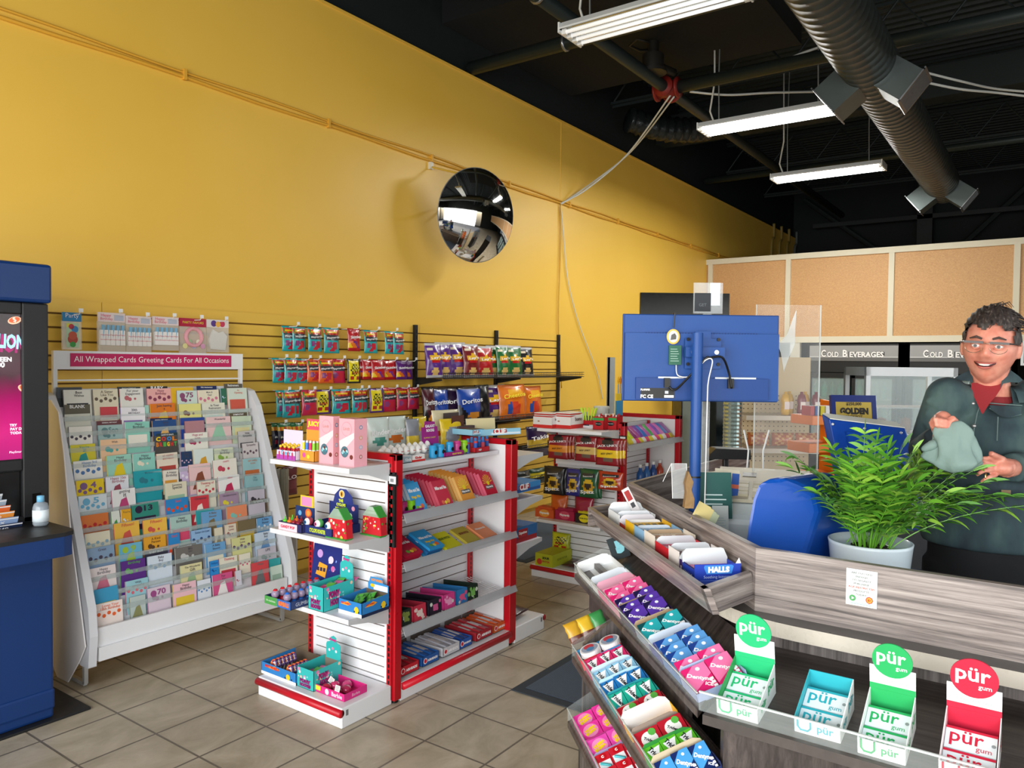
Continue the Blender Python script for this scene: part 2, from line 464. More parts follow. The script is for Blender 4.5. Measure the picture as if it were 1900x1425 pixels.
# white cables
mc = M('C9CBC6', 0.5)
def cable(name, pts, r, label, mat=None, cat='cable', parent=None):
    P = [Vector(p) for p in pts]; out = []
    for i in range(len(P) - 1):
        p0 = P[max(0, i - 1)]; p1 = P[i]; p2 = P[i + 1]; p3 = P[min(len(P) - 1, i + 2)]
        for k in range(8):
            t = k / 8
            out.append(0.5 * ((2 * p1) + (p2 - p0) * t + (2 * p0 - 5 * p1 + 4 * p2 - p3) * t * t + (3 * p1 - p0 - 3 * p2 + p3) * t ** 3))
    out.append(P[-1])
    o = MB().tube(out, r, mat or mc, n=6).build(name, parent, smooth=True)
    if parent is None: tag(o, label, cat)
    elif label: o['label'] = label
    return o
YC = YW - 0.02
kn = oy(1040, 378, YC)
cable('white_cable', [(7.0, 3.12, 4.18), oy(1165, 285, 3.9), oy(1090, 350, 4.3), kn], 0.009, 'white cable swooping from the red fitting down to the wall conduit')
cable('white_cable', [(7.05, 3.1, 4.18), oy(1172, 280, 3.9), oy(1100, 338, 4.3), kn + Vector((.02, 0, .0))], 0.009, 'second white cable from the red fitting, slightly right of its twin')
cable('white_cable', [kn, oy(1046, 440, YC), oy(1054, 520, YC), oy(1074, 600, YC), oy(1108, 690, YC), oy(1118, 740, YC)], 0.006, 'thin white cable drooping down the yellow wall to the far shelving')
cable('white_cable', [kn, oy(1040, 460, YC), oy(1036, 600, YC), oy(1042, 720, YC)], 0.006, 'thin yellowed cable hanging straight down the wall seam', M('C79B34', .5))
cable('white_cable', [oz(1280, 170, 4.2), oz(1350, 176, 4.15), oz(1430, 172, 4.2), oz(1525, 170, 4.3)], 0.011, 'white cable strung behind the second lamp below the branch pipe')
cable('white_cable', [oz(1700, 130, 4.1), oz(1780, 150, 4.05), oz(1850, 165, 4.1), oz(1935, 172, 4.1)], 0.011, 'upper white cable leaving the near diffuser to the right')
cable('white_cable', [oz(1705, 150, 4.0), oz(1780, 165, 3.95), oz(1850, 172, 4.0), oz(1935, 182, 4.0)], 0.011, 'lower white cable leaving the near diffuser to the right')
cable('white_cable', [oz(1455, 112, 4.3), oz(1490, 98, 4.35), oz(1525, 86, 4.4)], 0.011, 'short white cable rising to the duct above the first lamp')

# conduit on the yellow wall
e = empty('wall_conduit', I4, 'yellow painted conduit pair running along the upper yellow wall', 'conduit')
for dz, r in ((0, 0.011), (0.035, 0.008)):
    pts = []
    for i in range(60):
        x = -2.5 + i * 0.32; pts.append((x, YW - 0.014, 3.30 + dz + 0.006 * math.sin(i * 1.3 + dz * 80)))
    MB().tube(pts, r, M('D9A233', .45), n=8).build('conduit_run', e, smooth=True)
b = MB()
for i in range(14): MB().box(-1.9 + i * 1.15, YW - 0.03, 3.285, -1.88 + i * 1.15, YW, 3.35, M('DDA636', .5)).build('clip', e)

for i, (px, py) in enumerate([(1436, 415), (1450, 420), (1464, 425), (1478, 430)]):
    P = oy(px, py, YW - .02)
    cable('conduit_drop', [P, P + Vector((0, 0, -.25)), P + Vector((-.12, 0, -.4)), P + Vector((-.12, 0, -1.2))], 0.03, 'painted conduit dropping behind the partition, %s of four from the left' % ORD[i], M('8E7A3A' if i < 3 else '59605F', .5), 'conduit')

# ---------------------------------------------------------------- lamps
def lamp(X, Yc, Z, on, label):
    e = empty('strip_light', T((X, Yc, Z)), label, 'ceiling light', 'hanging fluorescent fixtures')
    L = 0.6; W = 0.15
    h = MB(); mh = M('D5D9D8', 0.35)
    # folded reflector body
    prof = [(-W, 0), (-W, 0.012), (-W + 0.03, 0.055), (W - 0.03, 0.055), (W, 0.012), (W, 0)]
    mfr = frame((0, -L, 0), (1, 0, 0), (0, 0, 1))
    n = len(prof)
    for s0, s1 in ((0, 2 * L),):
        vs = [(p[0], p[1], -s0) for p in prof] + [(p[0], p[1], -s1) for p in prof]
        h.add(vs, [(i, i + 1, n + i + 1, n + i) for i in range(n - 1)] + [tuple(range(n)), tuple(range(2 * n - 1, n - 1, -1))], mh, mfr)
    refl = M('FFFDF4', 0.2, 0.0, emit=1.2) if on else M('8E8B7C', 0.1, 0.9)
    h.box(-W + .01, -L + .02, 0.012, W - .01, L - .02, 0.018, refl)
    h.box(-W, -L - .012, -0.02, W, -L, 0.05, mh); h.box(-W, L, -0.02, W, L + .012, 0.05, mh)
    h.build('housing', e)
    tm = M('FFFFFF', 0.4, emit=14) if on else M('E9EBEA', 0.35, emit=0.6)  # switched-off tubes also get a faint glow added to their material
    for k in range(4):
        x = -0.105 + k * 0.07
        t = MB().tube([(x, -L + .03, -0.008), (x, L - .03, -0.008)], 0.013, tm, n=10).build('tube', e, smooth=True)
        s = MB()
        for y in (-L + .0, L - .03): s.box(x - .014, y, -0.025, x + .014, y + .03, 0.012, M('E4E4E0', .4))
        s.build('socket', t)
    for sgn in (-1, 1):
        MB().tube([(0, sgn * .45, 0.05), (0, sgn * .45 + .01, 0.5), (0, sgn * .45, 1.4)], 0.006, M('8E9291', .4, .5), n=6).build('hanging_chain', e)
    MB().tube([(0.03, .5, .05), (.05, .56, .2), (.0, .5, .45), (.0, .52, 1.4)], 0.009, mc, n=6).build('power_cord', e, smooth=True)
    if on:
        Ld = bpy.data.lights.new('tube_glow', 'AREA'); Ld.shape = 'RECTANGLE'; Ld.size = 0.28; Ld.size_y = 1.15
        Ld.energy = 70; Ld.color = (1.0, 0.99, 0.93)
        lo = bpy.data.objects.new('tube_glow', Ld); COL.objects.link(lo); lo.parent = e; lo.location = (0, 0, -0.03)
    return e
lamp(4.55, 2.17, 3.80, False, 'four-tube strip light nearest the camera, unlit, hanging on chains')
lamp(7.09, 2.21, 3.80, True, 'glowing four-tube strip light, the middle one of three in line')
lamp(9.40, 2.22, 3.80, True, 'glowing strip light farthest back, beside the duct')

# ---------------------------------------------------------------- partition over the coolers
XP = 11.46
b = MB()
b.box(XP, -6, 1.90, XP + .05, YW, 3.18, m_hard)
struct(b.build('wall_partition'))
mw_ = M('D9D3BE', 0.6)
def trim(n, *a): struct(MB().box(*a, mw_).build('trim_%d' % n))
trim(1, XP - .03, -6, 3.11, XP, YW, 3.19); trim(2, XP - .03, -6, 1.90, XP, YW, 1.985)
for i, px in enumerate((1318, 1462, 1653, 1885)):
    y = ox(px, 560, XP).y; trim(3 + i, XP - .03, y - .035, 1.985, XP, y + .035, 3.11)
slab('trim_7', XP - .02, 3.02, 0, XP + .06, 3.16, 1.9, mat=M('CFCFC4', .5))
# black structure above/behind partition
b = MB(); mk = M('1D2627', .6)
for y in (0.2, 1.9):
    b.box(15.9, y, 3.1, 16.1, y + .25, 5.2, mk)
b.tube([(16, .3, 4.9), (16, 1.9, 3.3)], .05, mk); b.tube([(16, 2.1, 3.2), (16, 4.2, 4.9)], .05, mk)
b.box(15.9, -2, 4.3, 16.05, 4, 4.38, mk)
tag(b.build('roof_truss'), 'black steel truss columns and braces on the far end wall', 'truss')
# ================================================================ product builders
def ell(u, v, cx, cy, rx, ry): return ((u - cx) / rx) ** 2 + ((v - cy) / ry) ** 2 < 1
def pouch(w, h, t, fn, nx=12, ny=14, m=None, texts=(), seed=0, mb=None, crimp=True):
    """sealed bag: local x = width (centred), y = height (0..h), z = thickness, front +z"""
    r = random.Random(seed); b = mb or MB(m); vs = []; fs = []; ms = []
    ph = r.random() * 6
    for side in (1, -1):
        for j in range(ny + 1):
            for i in range(nx + 1):
                u = i / nx; v = j / ny
                bl = (max(0, math.sin(PI * u)) ** 0.55) * (max(0, math.sin(PI * min(1, max(0, (v - .05) / .9)))) ** 0.5)
                z = side * t / 2 * bl * (1 + 0.16 * math.sin(9 * u + 7 * v + ph) + 0.12 * math.sin(17 * v - 5 * u + ph * 2)) + side * 0.0006
                x = (u - .5) * w * (1 - 0.05 * math.sin(PI * v)) + (0.0025 * (j % 2) if i in (0, nx) else 0)
                vs.append((x, v * h, z))
    n1 = (nx + 1) * (ny + 1)
    for j in range(ny):
        for i in range(nx):
            a = j * (nx + 1) + i; q = (a, a + 1, a + nx + 2, a + nx + 1)
            fs.append(q); ms.append(fn((i + .5) / nx, (j + .5) / ny))
            fs.append(tuple(n1 + k for k in q[::-1])); ms.append(fn(0.02, 0.5))
    for i in range(nx):
        fs.append((n1 + i, n1 + i + 1, i + 1, i)); ms.append(fn(0, 0)); a = ny * (nx + 1) + i
        fs.append((a, a + 1, n1 + a + 1, n1 + a)); ms.append(fn(0, 1))
    for j in range(ny):
        a = j * (nx + 1); fs.append((a, a + nx + 1, n1 + a + nx + 1, n1 + a)); ms.append(fn(0, .5))
        a += nx; fs.append((a + nx + 1, a, n1 + a, n1 + a + nx + 1)); ms.append(fn(1, .5))
    b.add(vs, fs, ms)
    for (s_, x, y, tw, mat, th) in texts:
        b.text(s_, x * w, y * h, tw * w, mat, z=t * 0.62 + .001, h=th * h if th else None, bold=0.02, ang=0.08)
    return b
F = foil
def d_may(c1, c2='D8481F'):
    A, B, C_, D, G = F(c1), F(c2), F('F2C21E'), F('C6273A'), F('2E8A3E')
    def f(u, v):
        if v > .93: return A
        if ell(u, v, .5, .82, .3, .07): return C_
        if v > .70: return B if (int(u * 9 + v * 6) % 2) else G if u < .3 else F('B3202A')
        if v > .52: return F('3B3E46') if .12 < u < .9 else A
        if ell(u, v, .3, .33, .16, .13): return F('8C3F7A')
        if ell(u, v, .66, .28, .2, .15): return D
        if ell(u, v, .5, .12, .14, .08): return D
        return A
    return f, [('Maynards', 0, .6, .8, card('F4F4F2'), .1)]
def d_sour(c='F2DE14', side='1D1D1D'):
    A, B, C_ = F(c), F(side), F('B0321E')
    def f(u, v):
        if v < .1 or v > .92: return B
        if ell(u, v, .5, .56, .3, .25) and (int(u * 12) + int(v * 12)) % 3: return F('20301A')
        if ell(u, v, .3, .2, .13, .09) or ell(u, v, .72, .22, .12, .09): return C_
        if u > .86 or u < .08: return B
        return A
    return f, [('SOUR', 0, .68, .5, card('E8E24A'), .1), ('PATCH', 0, .55, .55, card('E0D43A'), .09), ('KIDS', 0, .43, .45, card('D14A26'), .09)]
def d_skit(c='B5121F', g='2D8F3A'):
    A, B = F(c), F(g)
    pal = ['2D8F3A', 'E8C41C', 'E2701B', '6B2C8F']
    def f(u, v):
        if v < .42 and v > .12 and u + v * .8 < .95: return F(pal[int((u * 3 + v * 5)) % 4])
        return A
    return f, [('Skittles', 0.02, .62, .8, card('FFFFFF'), .13)]
def d_dark():
    def f(u, v):
        if v > .86: return F('1E6E3C')
        if v > .7: return F('D8481F') if int(u * 7) % 2 else F('E7B31E')
        if v > .55: return F('1A1D2E')
        if ell(u, v, .4, .3, .25, .1): return F('9B1E3C')
        return F('20233C')
    return f, [('Maynards', 0, .48, .8, card('E4E4E0'), .1)]
def d_plain(c, band=None, logo=None, blob=None, bc='E8B31E'):
    A = F(c)
    def f(u, v):
        if band and band[1] < v < band[2]: return F(band[0])
        if blob and ell(u, v, blob[1], blob[2], blob[3], blob[4]): return F(blob[0])
        return A
    return f, ([(logo, 0, .62, .8, card('FFFFFF'), .13)] if logo else [])
def d_lays(c, name="Lay's"):
    A = F(c)
    def f(u, v):
        if v > .95 or v < .04: return F('C9C9CE')
        if ell(u, v, .5, .55, .36, .13): return F('E8B51C') if v > .52 else F('C4161E')
        if ell(u, v, .5, .18, .22, .12): return F('D9B46A')
        if ell(u, v, .25, .82, .14, .06): return F('E9DCC0')
        return A
    return f, [(name, 0, .56, .6, card('FFFFFF'), .1)]
def d_dorit(c, c2='101018'):
    def f(u, v):
        if v > .94 or v < .05: return F('15151B')
        if u + v < .55 or u - v > .62: return F(c2)
        if ell(u, v, .62, .2, .25, .12): return F('D98A22')
        return F(c)
    return f, [('Doritos', 0, .6, .85, card('F6F6F6'), .13)]
def d_cheet():
    def f(u, v):
        if v > .94 or v < .04: return F('D96A14')
        if ell(u, v, .5, .3, .28, .2): return F('2C4FA3') if u < .45 else F('D23A1C')
        if ell(u, v, .6, .75, .3, .12): return F('F0B21C')
        return F('E5761A')
    return f, [('Cheetos', 0, .68, .8, card('F8E23A'), .13)]
def d_jack(band):
    def f(u, v):
        if ell(u, v, .5, .86, .3, .14): return F('1A1416')
        if .3 < v < .55: return F(band)
        if .12 < v < .28 and .3 < u < .75: return F('6B5848')
        return F('8E1420')
    return f, [("JACK LINK'S", 0, .72, .85, card('F0F0EE'), .11), ('BEEF JERKY', 0, .43, .5, card('3A1A12'), .08)]
def d_spitz(c):
    def f(u, v):
        if ell(u, v, .5, .4, .3, .24): return F('3B2A1C') if ell(u, v, .5, .42, .14, .11) else F('E2B92A') if (int(u * 24) + int(v * 24)) % 2 else F('C99A1E')
        if .68 < v < .84 and .2 < u < .8: return F('2C2C30')
        return F(c)
    return f, [('Spitz', 0, .2, .7, card('FFFFFF'), .15), ('Seasoned', 0, .76, .5, card('E6E6E0'), .06)]

def bag_obj(name, m, w, h, t, design, label, cat='bag of candy', group=None, seed=0):
    f, tx = design
    o = pouch(w, h, t, f, texts=tx, seed=seed).build(name, smooth=True)
    o.matrix_world = m
    return tag(o, label, cat, group)

# ================================================================ SLATWALL
b = MB(); z = 1.875; x0, x1 = -0.4, 7.09; pitch = 0.0765
b.box(x0, YW - .012, 0.06, x1, YW - .001, 1.875, M('7C5A1C', .7))
k = 0
while z > 0.1:
    zt = z - (0.004 if k else 0); zb = z - pitch + 0.007
    for a, c in ((x0, 2.195), (2.198, 4.86), (4.863, x1)):
        b.box(a, YW - .028, zb, c, YW - .012, zt, m_yellow)
    z -= pitch; k += 1
tag(b.build('slatwall_panel'), 'long yellow slatwall panelling fixed along the lower part of the wall', 'slatwall')
YS = YW - .028
for i, X in enumerate((4.79, 5.935, 7.07)):
    b = MB(); b.box(X - .015, YS - .03, 0.1, X + .015, YS, 1.87, m_blkm)
    for q in range(34): b.box(X - .005, YS - .031, 0.15 + q * .05, X + .005, YS - .0299, 0.18 + q * .05, M('050505', .8))
    tag(b.build('shelf_upright'), 'black slotted upright on the slatwall, %s' % ['nearest the candy bags', 'in the middle behind the chips', 'at the far end of the panelling'][i], 'upright')

def hook(p, L, lab, parent=None):
    b = MB(T(p)); mh = M('ECEDEE', .3)
    b.tube([(0, 0.03, 0), (0, -L, 0.0), (0, -L - .02, .018)], 0.003, mh, n=6); b.box(-.012, .02, -.02, .012, .03, .02, mh)
    b.rect(-.012, -.01, .024, .02, 0, mh, T((0, -L - .02, .02)) @ RX(PI / 2))
    return tag(b.build('peg_hook'), lab, 'hook', 'white slatwall hooks')
TEAL = '1FA9AE'
bags = []
def R_(row, L):
    for it in L: bags.append((row,) + it)
tl, rd, og, sp, sk, pu, dk = 'teal', 'crimson', 'orange', 'yellow-and-black', 'red', 'purple', 'dark navy'
R_(0, [(115, 140, 190, 290, tl), (155, 145, 235, 290, tl), (235, 150, 320, 292, tl), (345, 150, 438, 302, tl), (484, 155, 542, 290, sk), (590, 165, 665, 302, tl), (705, 172, 765, 306, tl), (733, 176, 806, 308, tl)])
R_(1, [(60, 330, 110, 475, tl), (102, 330, 185, 478, tl), (184, 334, 262, 478, tl), (262, 335, 305, 472, og), (300, 335, 385, 478, og), (380, 335, 470, 478, rd), (470, 336, 556, 478, sp), (552, 338, 592, 456, sk), (580, 340, 625, 456, sk), (610, 340, 690, 460, sk), (694, 342, 772, 458, sk), (770, 345, 820, 456, pu), (816, 345, 880, 456, pu)])
R_(2, [(82, 520, 120, 675, tl), (104, 520, 150, 678, tl), (126, 518, 208, 682, tl), (206, 518, 295, 666, rd), (298, 518, 390, 660, 'yellow-and-purple'), (392, 515, 496, 656, tl), (497, 510, 560, 650, tl), (530, 510, 608, 650, tl), (604, 510, 690, 650, 'yellow-and-purple'), (692, 505, 778, 646, rd), (772, 505, 836, 638, rd), (830, 503, 885, 630, rd)])
R_(3, [(60, 712, 100, 865, dk), (85, 712, 125, 865, dk), (112, 712, 155, 865, dk), (140, 712, 215, 865, dk)])
cnt = {}
dsg = {tl: d_may(TEAL), rd: d_may('C81E4E'), og: d_may('E2651E', 'C63A1E'), sp: d_sour(), 'yellow-and-purple': d_sour('F0DC1C', '5A2C88'), sk: d_skit(), pu: d_skit('5B2076'), dk: d_dark()}
rn = ['top', 'second', 'third', 'lowest']
tot = {}
for r_, *q in bags: tot[(r_, q[4])] = tot.get((r_, q[4]), 0) + 1
protos = {}
lasthook = {}
for i, (r_, xa, ya, xb, yb, c) in enumerate(bags):
    P = lambda a, c_: oy(490 + a / 3.167, 560 + c_ / 3.167, YW - .12)
    A, B, C2 = P(xa, ya), P(xb, ya), P((xa + xb) / 2, yb)
    dy = -0.02 * ((i * 7) % 5) / 2
    wd = max(0.125, B.x - A.x) * 1.02; hg = A.z - C2.z
    ctr = Vector(((A.x + B.x) / 2, YW - .12 + dy, C2.z))
    m = frame(ctr, (1, 0.0, 0), (0, 0.05, 1)) @ RY(math.radians(((i * 37) % 13) - 4))
    cnt[(r_, c)] = cnt.get((r_, c), 0) + 1
    nt_ = tot[(r_, c)]
    lab = '%s candy bag on the %s row of hooks' % (c, rn[r_]) + ('' if nt_ == 1 else ', %s of %d from the left' % (ORD[cnt[(r_, c)] - 1], nt_))
    o = bag_obj('candy_bag', m, wd, hg, 0.032, dsg[c], lab, 'bag of candy', 'peg candy bags on the yellow slatwall', seed=i)
    hk = (r_, int(ctr.x / 0.11))
    if hk not in lasthook:
        lasthook[hk] = 1
        n_ = sum(1 for q in lasthook if q[0] == r_)
        hook(Vector((ctr.x, YS, A.z - .004)), 0.16, 'white wire hook, %s along the %s row of candy bags' % (ORD[n_ - 1], rn[r_]))

# party favour bags above the card rack (crop scale 3.562, origin 0,480)
party = [(413, 352, 538, 600, 'blue', 'birthday teddy ornament'), (648, 352, 828, 612, 'candle1', ''), (832, 375, 1000, 615, 'candle2', ''), (1008, 380, 1180, 605, 'candle3', ''), (1188, 390, 1362, 622, 'crown', ''), (1366, 400, 1512, 618, 'white', '')]
for i, (xa, ya, xb, yb, k, _) in enumerate(party):
    P = lambda a, c_: oy(a / 3.562, 480 + c_ / 3.562, YW - .14)
    A, B, C2 = P(xa, ya), P(xb, ya), P(xa, yb)
    wd = B.x - A.x; hg = A.z - C2.z
    b = MB(); cl = clear('F3F3F0', .35, .2)
    head = {'blue': '2F86BE', 'crown': 'B01E3E', 'white': 'E6DEDA'}.get(k, 'E8D8D8')
    b.box(-wd / 2, 0, -.012, wd / 2, hg * .78, .004, cl)
    b.box(-wd / 2, hg * .76, -.004, wd / 2, hg, .006, card(head))
    if k.startswith('candle'):
        for j in range(5):
            x = -wd * .36 + j * wd * .18
            b.tube([(x, hg * .3, .004), (x + .006, hg * .68, .006)], .010, card('7FB4D4'), n=8)
            b.box(x - .014, hg * .16, -.006, x + .016, hg * .55, .014, card('F3F0EE'))
            b.text('Happy', x, hg * .42, .026, card('D03A56'), z=.0150); b.text('Birthday', x, hg * .3, .028, card('D03A56'), z=.0150)
        b.text('Happy', -wd * .22, hg * .92, wd * .36, card('D84A6E'), z=.007); b.text('Birthday', -wd * .2, hg * .83, wd * .45, card('D84A6E'), z=.007)
        b.rect(wd * .08, hg * .8, wd * .36, hg * .14, .0066, card('B9C0D0'))
        lab = 'clear bag of blue-topped birthday blowouts, %s of three alike above the card rack' % ORD[int(k[-1]) - 1]
    elif k == 'blue':
        b.box(-wd * .3, hg * .06, 0, wd * .34, hg * .72, .008, card('B9D9B9'))
        b.disc(.012, hg * .55, .018, .009, card('3F8FC8')); b.disc(-.006, hg * .62, .014, .009, card('C8384E'))
        b.disc(0, hg * .38, .022, .0095, card('C85A44')); b.disc(0, hg * .28, .026, .0092, card('B84A3C')); b.disc(0, hg * .14, .015, .0094, card('3F9E4C'))
        b.rect(-wd * .3, hg * .6, wd * .3, hg * .1, .0088, card('E8E04A')); b.text('Party', -.0, hg * .9, wd * .7, card('F0E8F0'), z=.007)
        lab = 'narrow bag with a teddy and balloons under a blue header, leftmost above the card rack'
    elif k == 'crown':
        b.tube([(math.cos(a) * wd * .3, hg * .46 + math.sin(a) * wd * .3, .01) for a in [j * PI / 10 for j in range(20)]], .012, card('E9A6B0'), closed=True)
        for j, cc in enumerate(('E6E0A0', 'A8C8A0', '9CB4D8', 'E8E4D0', 'D8A0C0')): b.disc(-wd * .34 + j * wd * .17, hg * (.2 + .12 * (j % 2)), .017, .012, card(cc), n=8)
        b.text('PARTY FAVORS', 0, hg * .88, wd * .8, card('F2E24A'), z=.007)
        lab = 'clear bag of pink flower headbands under a red header above the card rack'
    else:
        b.prism([(-wd * .35, hg * .1), (wd * .3, hg * .06), (wd * .4, hg * .5), (wd * .2, hg * .66), (0, hg * .6), (-wd * .25, hg * .7), (-wd * .42, hg * .4)], -.004, .012, card('D8D6D0'))
        b.disc(-.03, hg * .88, .02, .007, card('5A3A8A')); b.disc(.03, hg * .88, .02, .007, card('C83A5A')); b.disc(.0, hg * .86, .018, .0075, card('E8B04A'))
        lab = 'clear bag of white party shirts under a patterned header, rightmost above the card rack'
    o = b.build('party_favour_bag'); o.matrix_world = frame(Vector(((A.x + B.x) / 2, YW - .14, C2.z)), (1, 0.02, 0), (0, .03, 1))
    tag(o, lab, 'party bag', 'party favour bags')
    hook(Vector(((A.x + B.x) / 2 + .01, YS, A.z - .01)), 0.17, 'white hook holding the %s party bag from the left' % ORD[i])

# ---------------------------------------------------------------- chips shelves
def wire_shelf(xa, xb, yb, yf, z, label, lip=0.045):
    e = empty('wire_shelf', I4, label, 'shelf', 'black wire shelves')
    b = MB(); r = .0022
    for k in range(int((xb - xa) / .026)):
        x = xa + k * .026; b.tube([(x, yb, z), (x, yf, z), (x, yf, z + lip)], r, m_blkm, n=5)
    for yy, zz in ((yb, z), (yf, z), (yf, z + lip), ((yb + yf) / 2, z), (yf, z + lip * .5)): b.tube([(xa, yy, zz - .003), (xb, yy, zz - .003)], .0035, m_blkm, n=6)
    b.build('wire_grid', e)
    n = max(2, round((xb - xa) / 1.14) + 1)
    for k in range(n):
        x = xa + (xb - xa - .02) * k / (n - 1)
        MB(frame((x, 0, 0), (0, 1, 0), (0, 0, 1))).prism([(yb, z - .005), (yf + .02, z - .008), (yf + .02, z - .02), (yb, z - .07)], 0, .006, m_blkm).build('bracket', e)
    return e
wire_shelf(4.80, 7.10, YS, 4.10, 1.425, 'upper black wire shelf of potato chips on the slatwall')
wire_shelf(4.80, 7.10, YS, 4.10, 1.03, 'second black wire shelf, holding the blue and orange chip bags')
wire_shelf(5.95, 7.10, YS, 4.10, .72, 'third black wire shelf behind the candy rack')
wire_shelf(5.1, 7.10, YS, 4.10, .42, 'lowest black wire shelf near the floor by the wall')
PUR, DRED, REDL, GRN = d_lays('5A2B86'), d_lays('7A1A20'), d_lays('B5161E'), d_lays('1E6B34')
chips = [
 (0, 962, 1042, 240, 440, PUR, 'purple potato chip bag, first from the left on the upper wire shelf'),
 (0, 1020, 1102, 235, 440, PUR, 'purple potato chip bag, second from the left on the upper wire shelf'),
 (0, 1096, 1184, 235, 440, PUR, 'purple potato chip bag, third from the left on the upper wire shelf'),
 (0, 1180, 1262, 245, 435, DRED, 'dark red potato chip bag beside the purple ones'),
 (0, 1256, 1340, 258, 438, REDL, 'bright red potato chip bag in the middle of the upper wire shelf'),
 (0, 1318, 1378, 255, 435, GRN, 'green chip bag half hidden behind the bright red one'),
 (0, 1378, 1440, 252, 435, GRN, 'green chip bag just right of the middle black upright'),
 (0, 1432, 1516, 255, 435, GRN, 'green chip bag facing forward, next to the black bag'),
 (0, 1508, 1578, 265, 433, d_lays('1B1B1D'), 'black chip bag at the right end of the upper wire shelf'),
 (1, 945, 1005, 500, 665, d_dorit('4A1420'), 'maroon tortilla chip bag at the left end of the second wire shelf'),
 (1, 985, 1085, 505, 670, d_dorit('1746A8'), 'blue tortilla chip bag, left one of two on the second wire shelf'),
 (1, 1050, 1180, 500, 672, d_dorit('2A1238'), 'black and purple tortilla chip bag between the two blue ones'),
 (1, 1150, 1275, 500, 690, d_dorit('1746A8'), 'blue tortilla chip bag, right one of two on the second wire shelf'),
 (1, 1258, 1325, 488, 650, d_plain('17171C'), 'black chip bag behind the purple one on the second wire shelf'),
 (1, 1292, 1420, 490, 680, d_lays('4A2272'), 'purple chip bag leaning on the second wire shelf'),
 (1, 1398, 1528, 488, 672, d_cheet(), 'orange cheese puff bag, left one of two'),
 (1, 1534, 1632, 496, 670, d_cheet(), 'orange cheese puff bag, right one of two'),
 (2, 1560, 1664, 735, 900, d_plain('2C1A4A', ('D8B23A', .3, .6), 'Takis'), 'purple and gold corn snack bag leaning over the third wire shelf'),
 (3, 1570, 1650, 985, 1060, d_plain('1C3A22', ('D8C02A', .4, .7)), 'green and yellow snack bag on the lower wire shelf'),
 (3, 1490, 1560, 1000, 1062, d_plain('2A2E2C', ('C8C8C0', .4, .6)), 'dark snack bag beside the green one on the lower wire shelf'),
]
for i, (rw, xa, xb, ya, yb, D_, lab) in enumerate(chips):
    Yp = 4.14 + 0.03 * (i % 3)
    P = lambda a, c_: oy(490 + a / 3.167, 560 + c_ / 3.167, Yp)
    A, B = P(xa, ya), P(xb, yb)
    wd = (B.x - A.x) * 1.02; zb = {0: 1.43, 1: 1.035, 2: B.z, 3: B.z}[rw]
    m = frame(Vector(((A.x + B.x) / 2, Yp, zb)), (1, .0, 0), (0.02 * ((i % 3) - 1), .10, 1)) @ RY(math.radians(-10 + (i * 5) % 9))
    bag_obj('chip_bag', m, wd, A.z - zb, .07, D_, lab, 'bag of chips', 'chip bags on the wire shelves', seed=50 + i)

# ================================================================ GREETING CARD RACK
XA, XB = 1.80, 2.90
RP = Vector((1.8, 3.70, .25)); RD_ = Vector((0, .38, 1.15)).normalized(); RN = Vector((0, -1.15, .38)).normalized()
e = empty('card_rack', T((XA, 3.73, 0)), 'white metal greeting card rack with stepped pockets in front of the slatwall', 'display rack')
def child(b, name, **k):
    o = b.build(name, e, **k); o.matrix_parent_inverse = T((-XA, -3.73, 0)); return o
side = [(3.66, .10), (3.74, .10), (4.12, .55), (4.20, 1.30), (4.17, 1.36), (4.12, 1.385), (4.06, 1.37), (3.99, 1.28), (3.66, .38), (3.645, .25)]
for nm, x in (('left', XA - .05), ('right', XB + .012)):
    child(MB(frame((x, 0, 0), (0, 1, 0), (0, 0, 1))).prism(side, 0, .038, m_white2), 'side_panel', bevel=.006)
b = MB()
b.box(XA, 3.675, .12, XB, 3.69, .275, m_white, ); b.box(XA, 3.66, .12, XB, 3.675, .185, m_white)
child(b, 'bottom_lip')
b = MB()   # stepped back
vs = []; fs = []
K = 14
for k in range(K + 1):
    p = RP + RD_ * (1.21 * k / K)
    for dx in (XA, XB): vs.append((dx, p.y + .03, p.z)); 
b.add(vs, [(2 * k, 2 * k + 1, 2 * k + 3, 2 * k + 2) for k in range(K)], m_white2)
child(b, 'back_panel')
mcl = M('CBD8D6', .15, alpha=.35, spec=.8)
for k in range(K):
    p = RP + RD_ * (1.13 * k / K) + RN * .002
    b = MB(); b.box(XA + .005, p.y - .004, p.z - .005, XB - .005, p.y, p.z + .016, mcl); b.box(XA + .005, p.y - .003, p.z - .008, XB - .005, p.y + .035, p.z - .005, mcl)
    child(b, 'pocket')
b = MB()
for x in (XA + .0, XB - .02): b.box(x, 4.11, 1.30, x + .02, 4.13, 1.50, m_white)
b.box(XA, 4.108, 1.50, XB, 4.13, 1.595, m_white); b.box(XA, 4.112, 1.44, XB, 4.118, 1.448, m_white)
child(b, 'header_frame')
b = MB(frame((XA + .08, 4.106, 1.515), (1, 0, 0), (0, 0, 1)))
b.box(0, 0, 0, .935, .068, .003, card('C51A5E'))
b.text('All Wrapped Cards Greeting Cards For All Occasions', .467, .034, .90, card('FFFFFF'), z=.0036, h=.04)
child(b, 'header_sign')
for x in (XA - .035, XB + .0):
    b = MB(); mL = M('C4C6C6', .3, .6)
    b.tube([(x, 3.72, .012), (x, 3.72, .24)], .013, mL, n=4); b.tube([(x, 3.72, .012), (x, 4.2, .012)], .013, mL, n=4); b.tube([(x, 4.2, .012), (x, 4.2, .5)], .013, mL, n=4)
    child(b, 'leg')

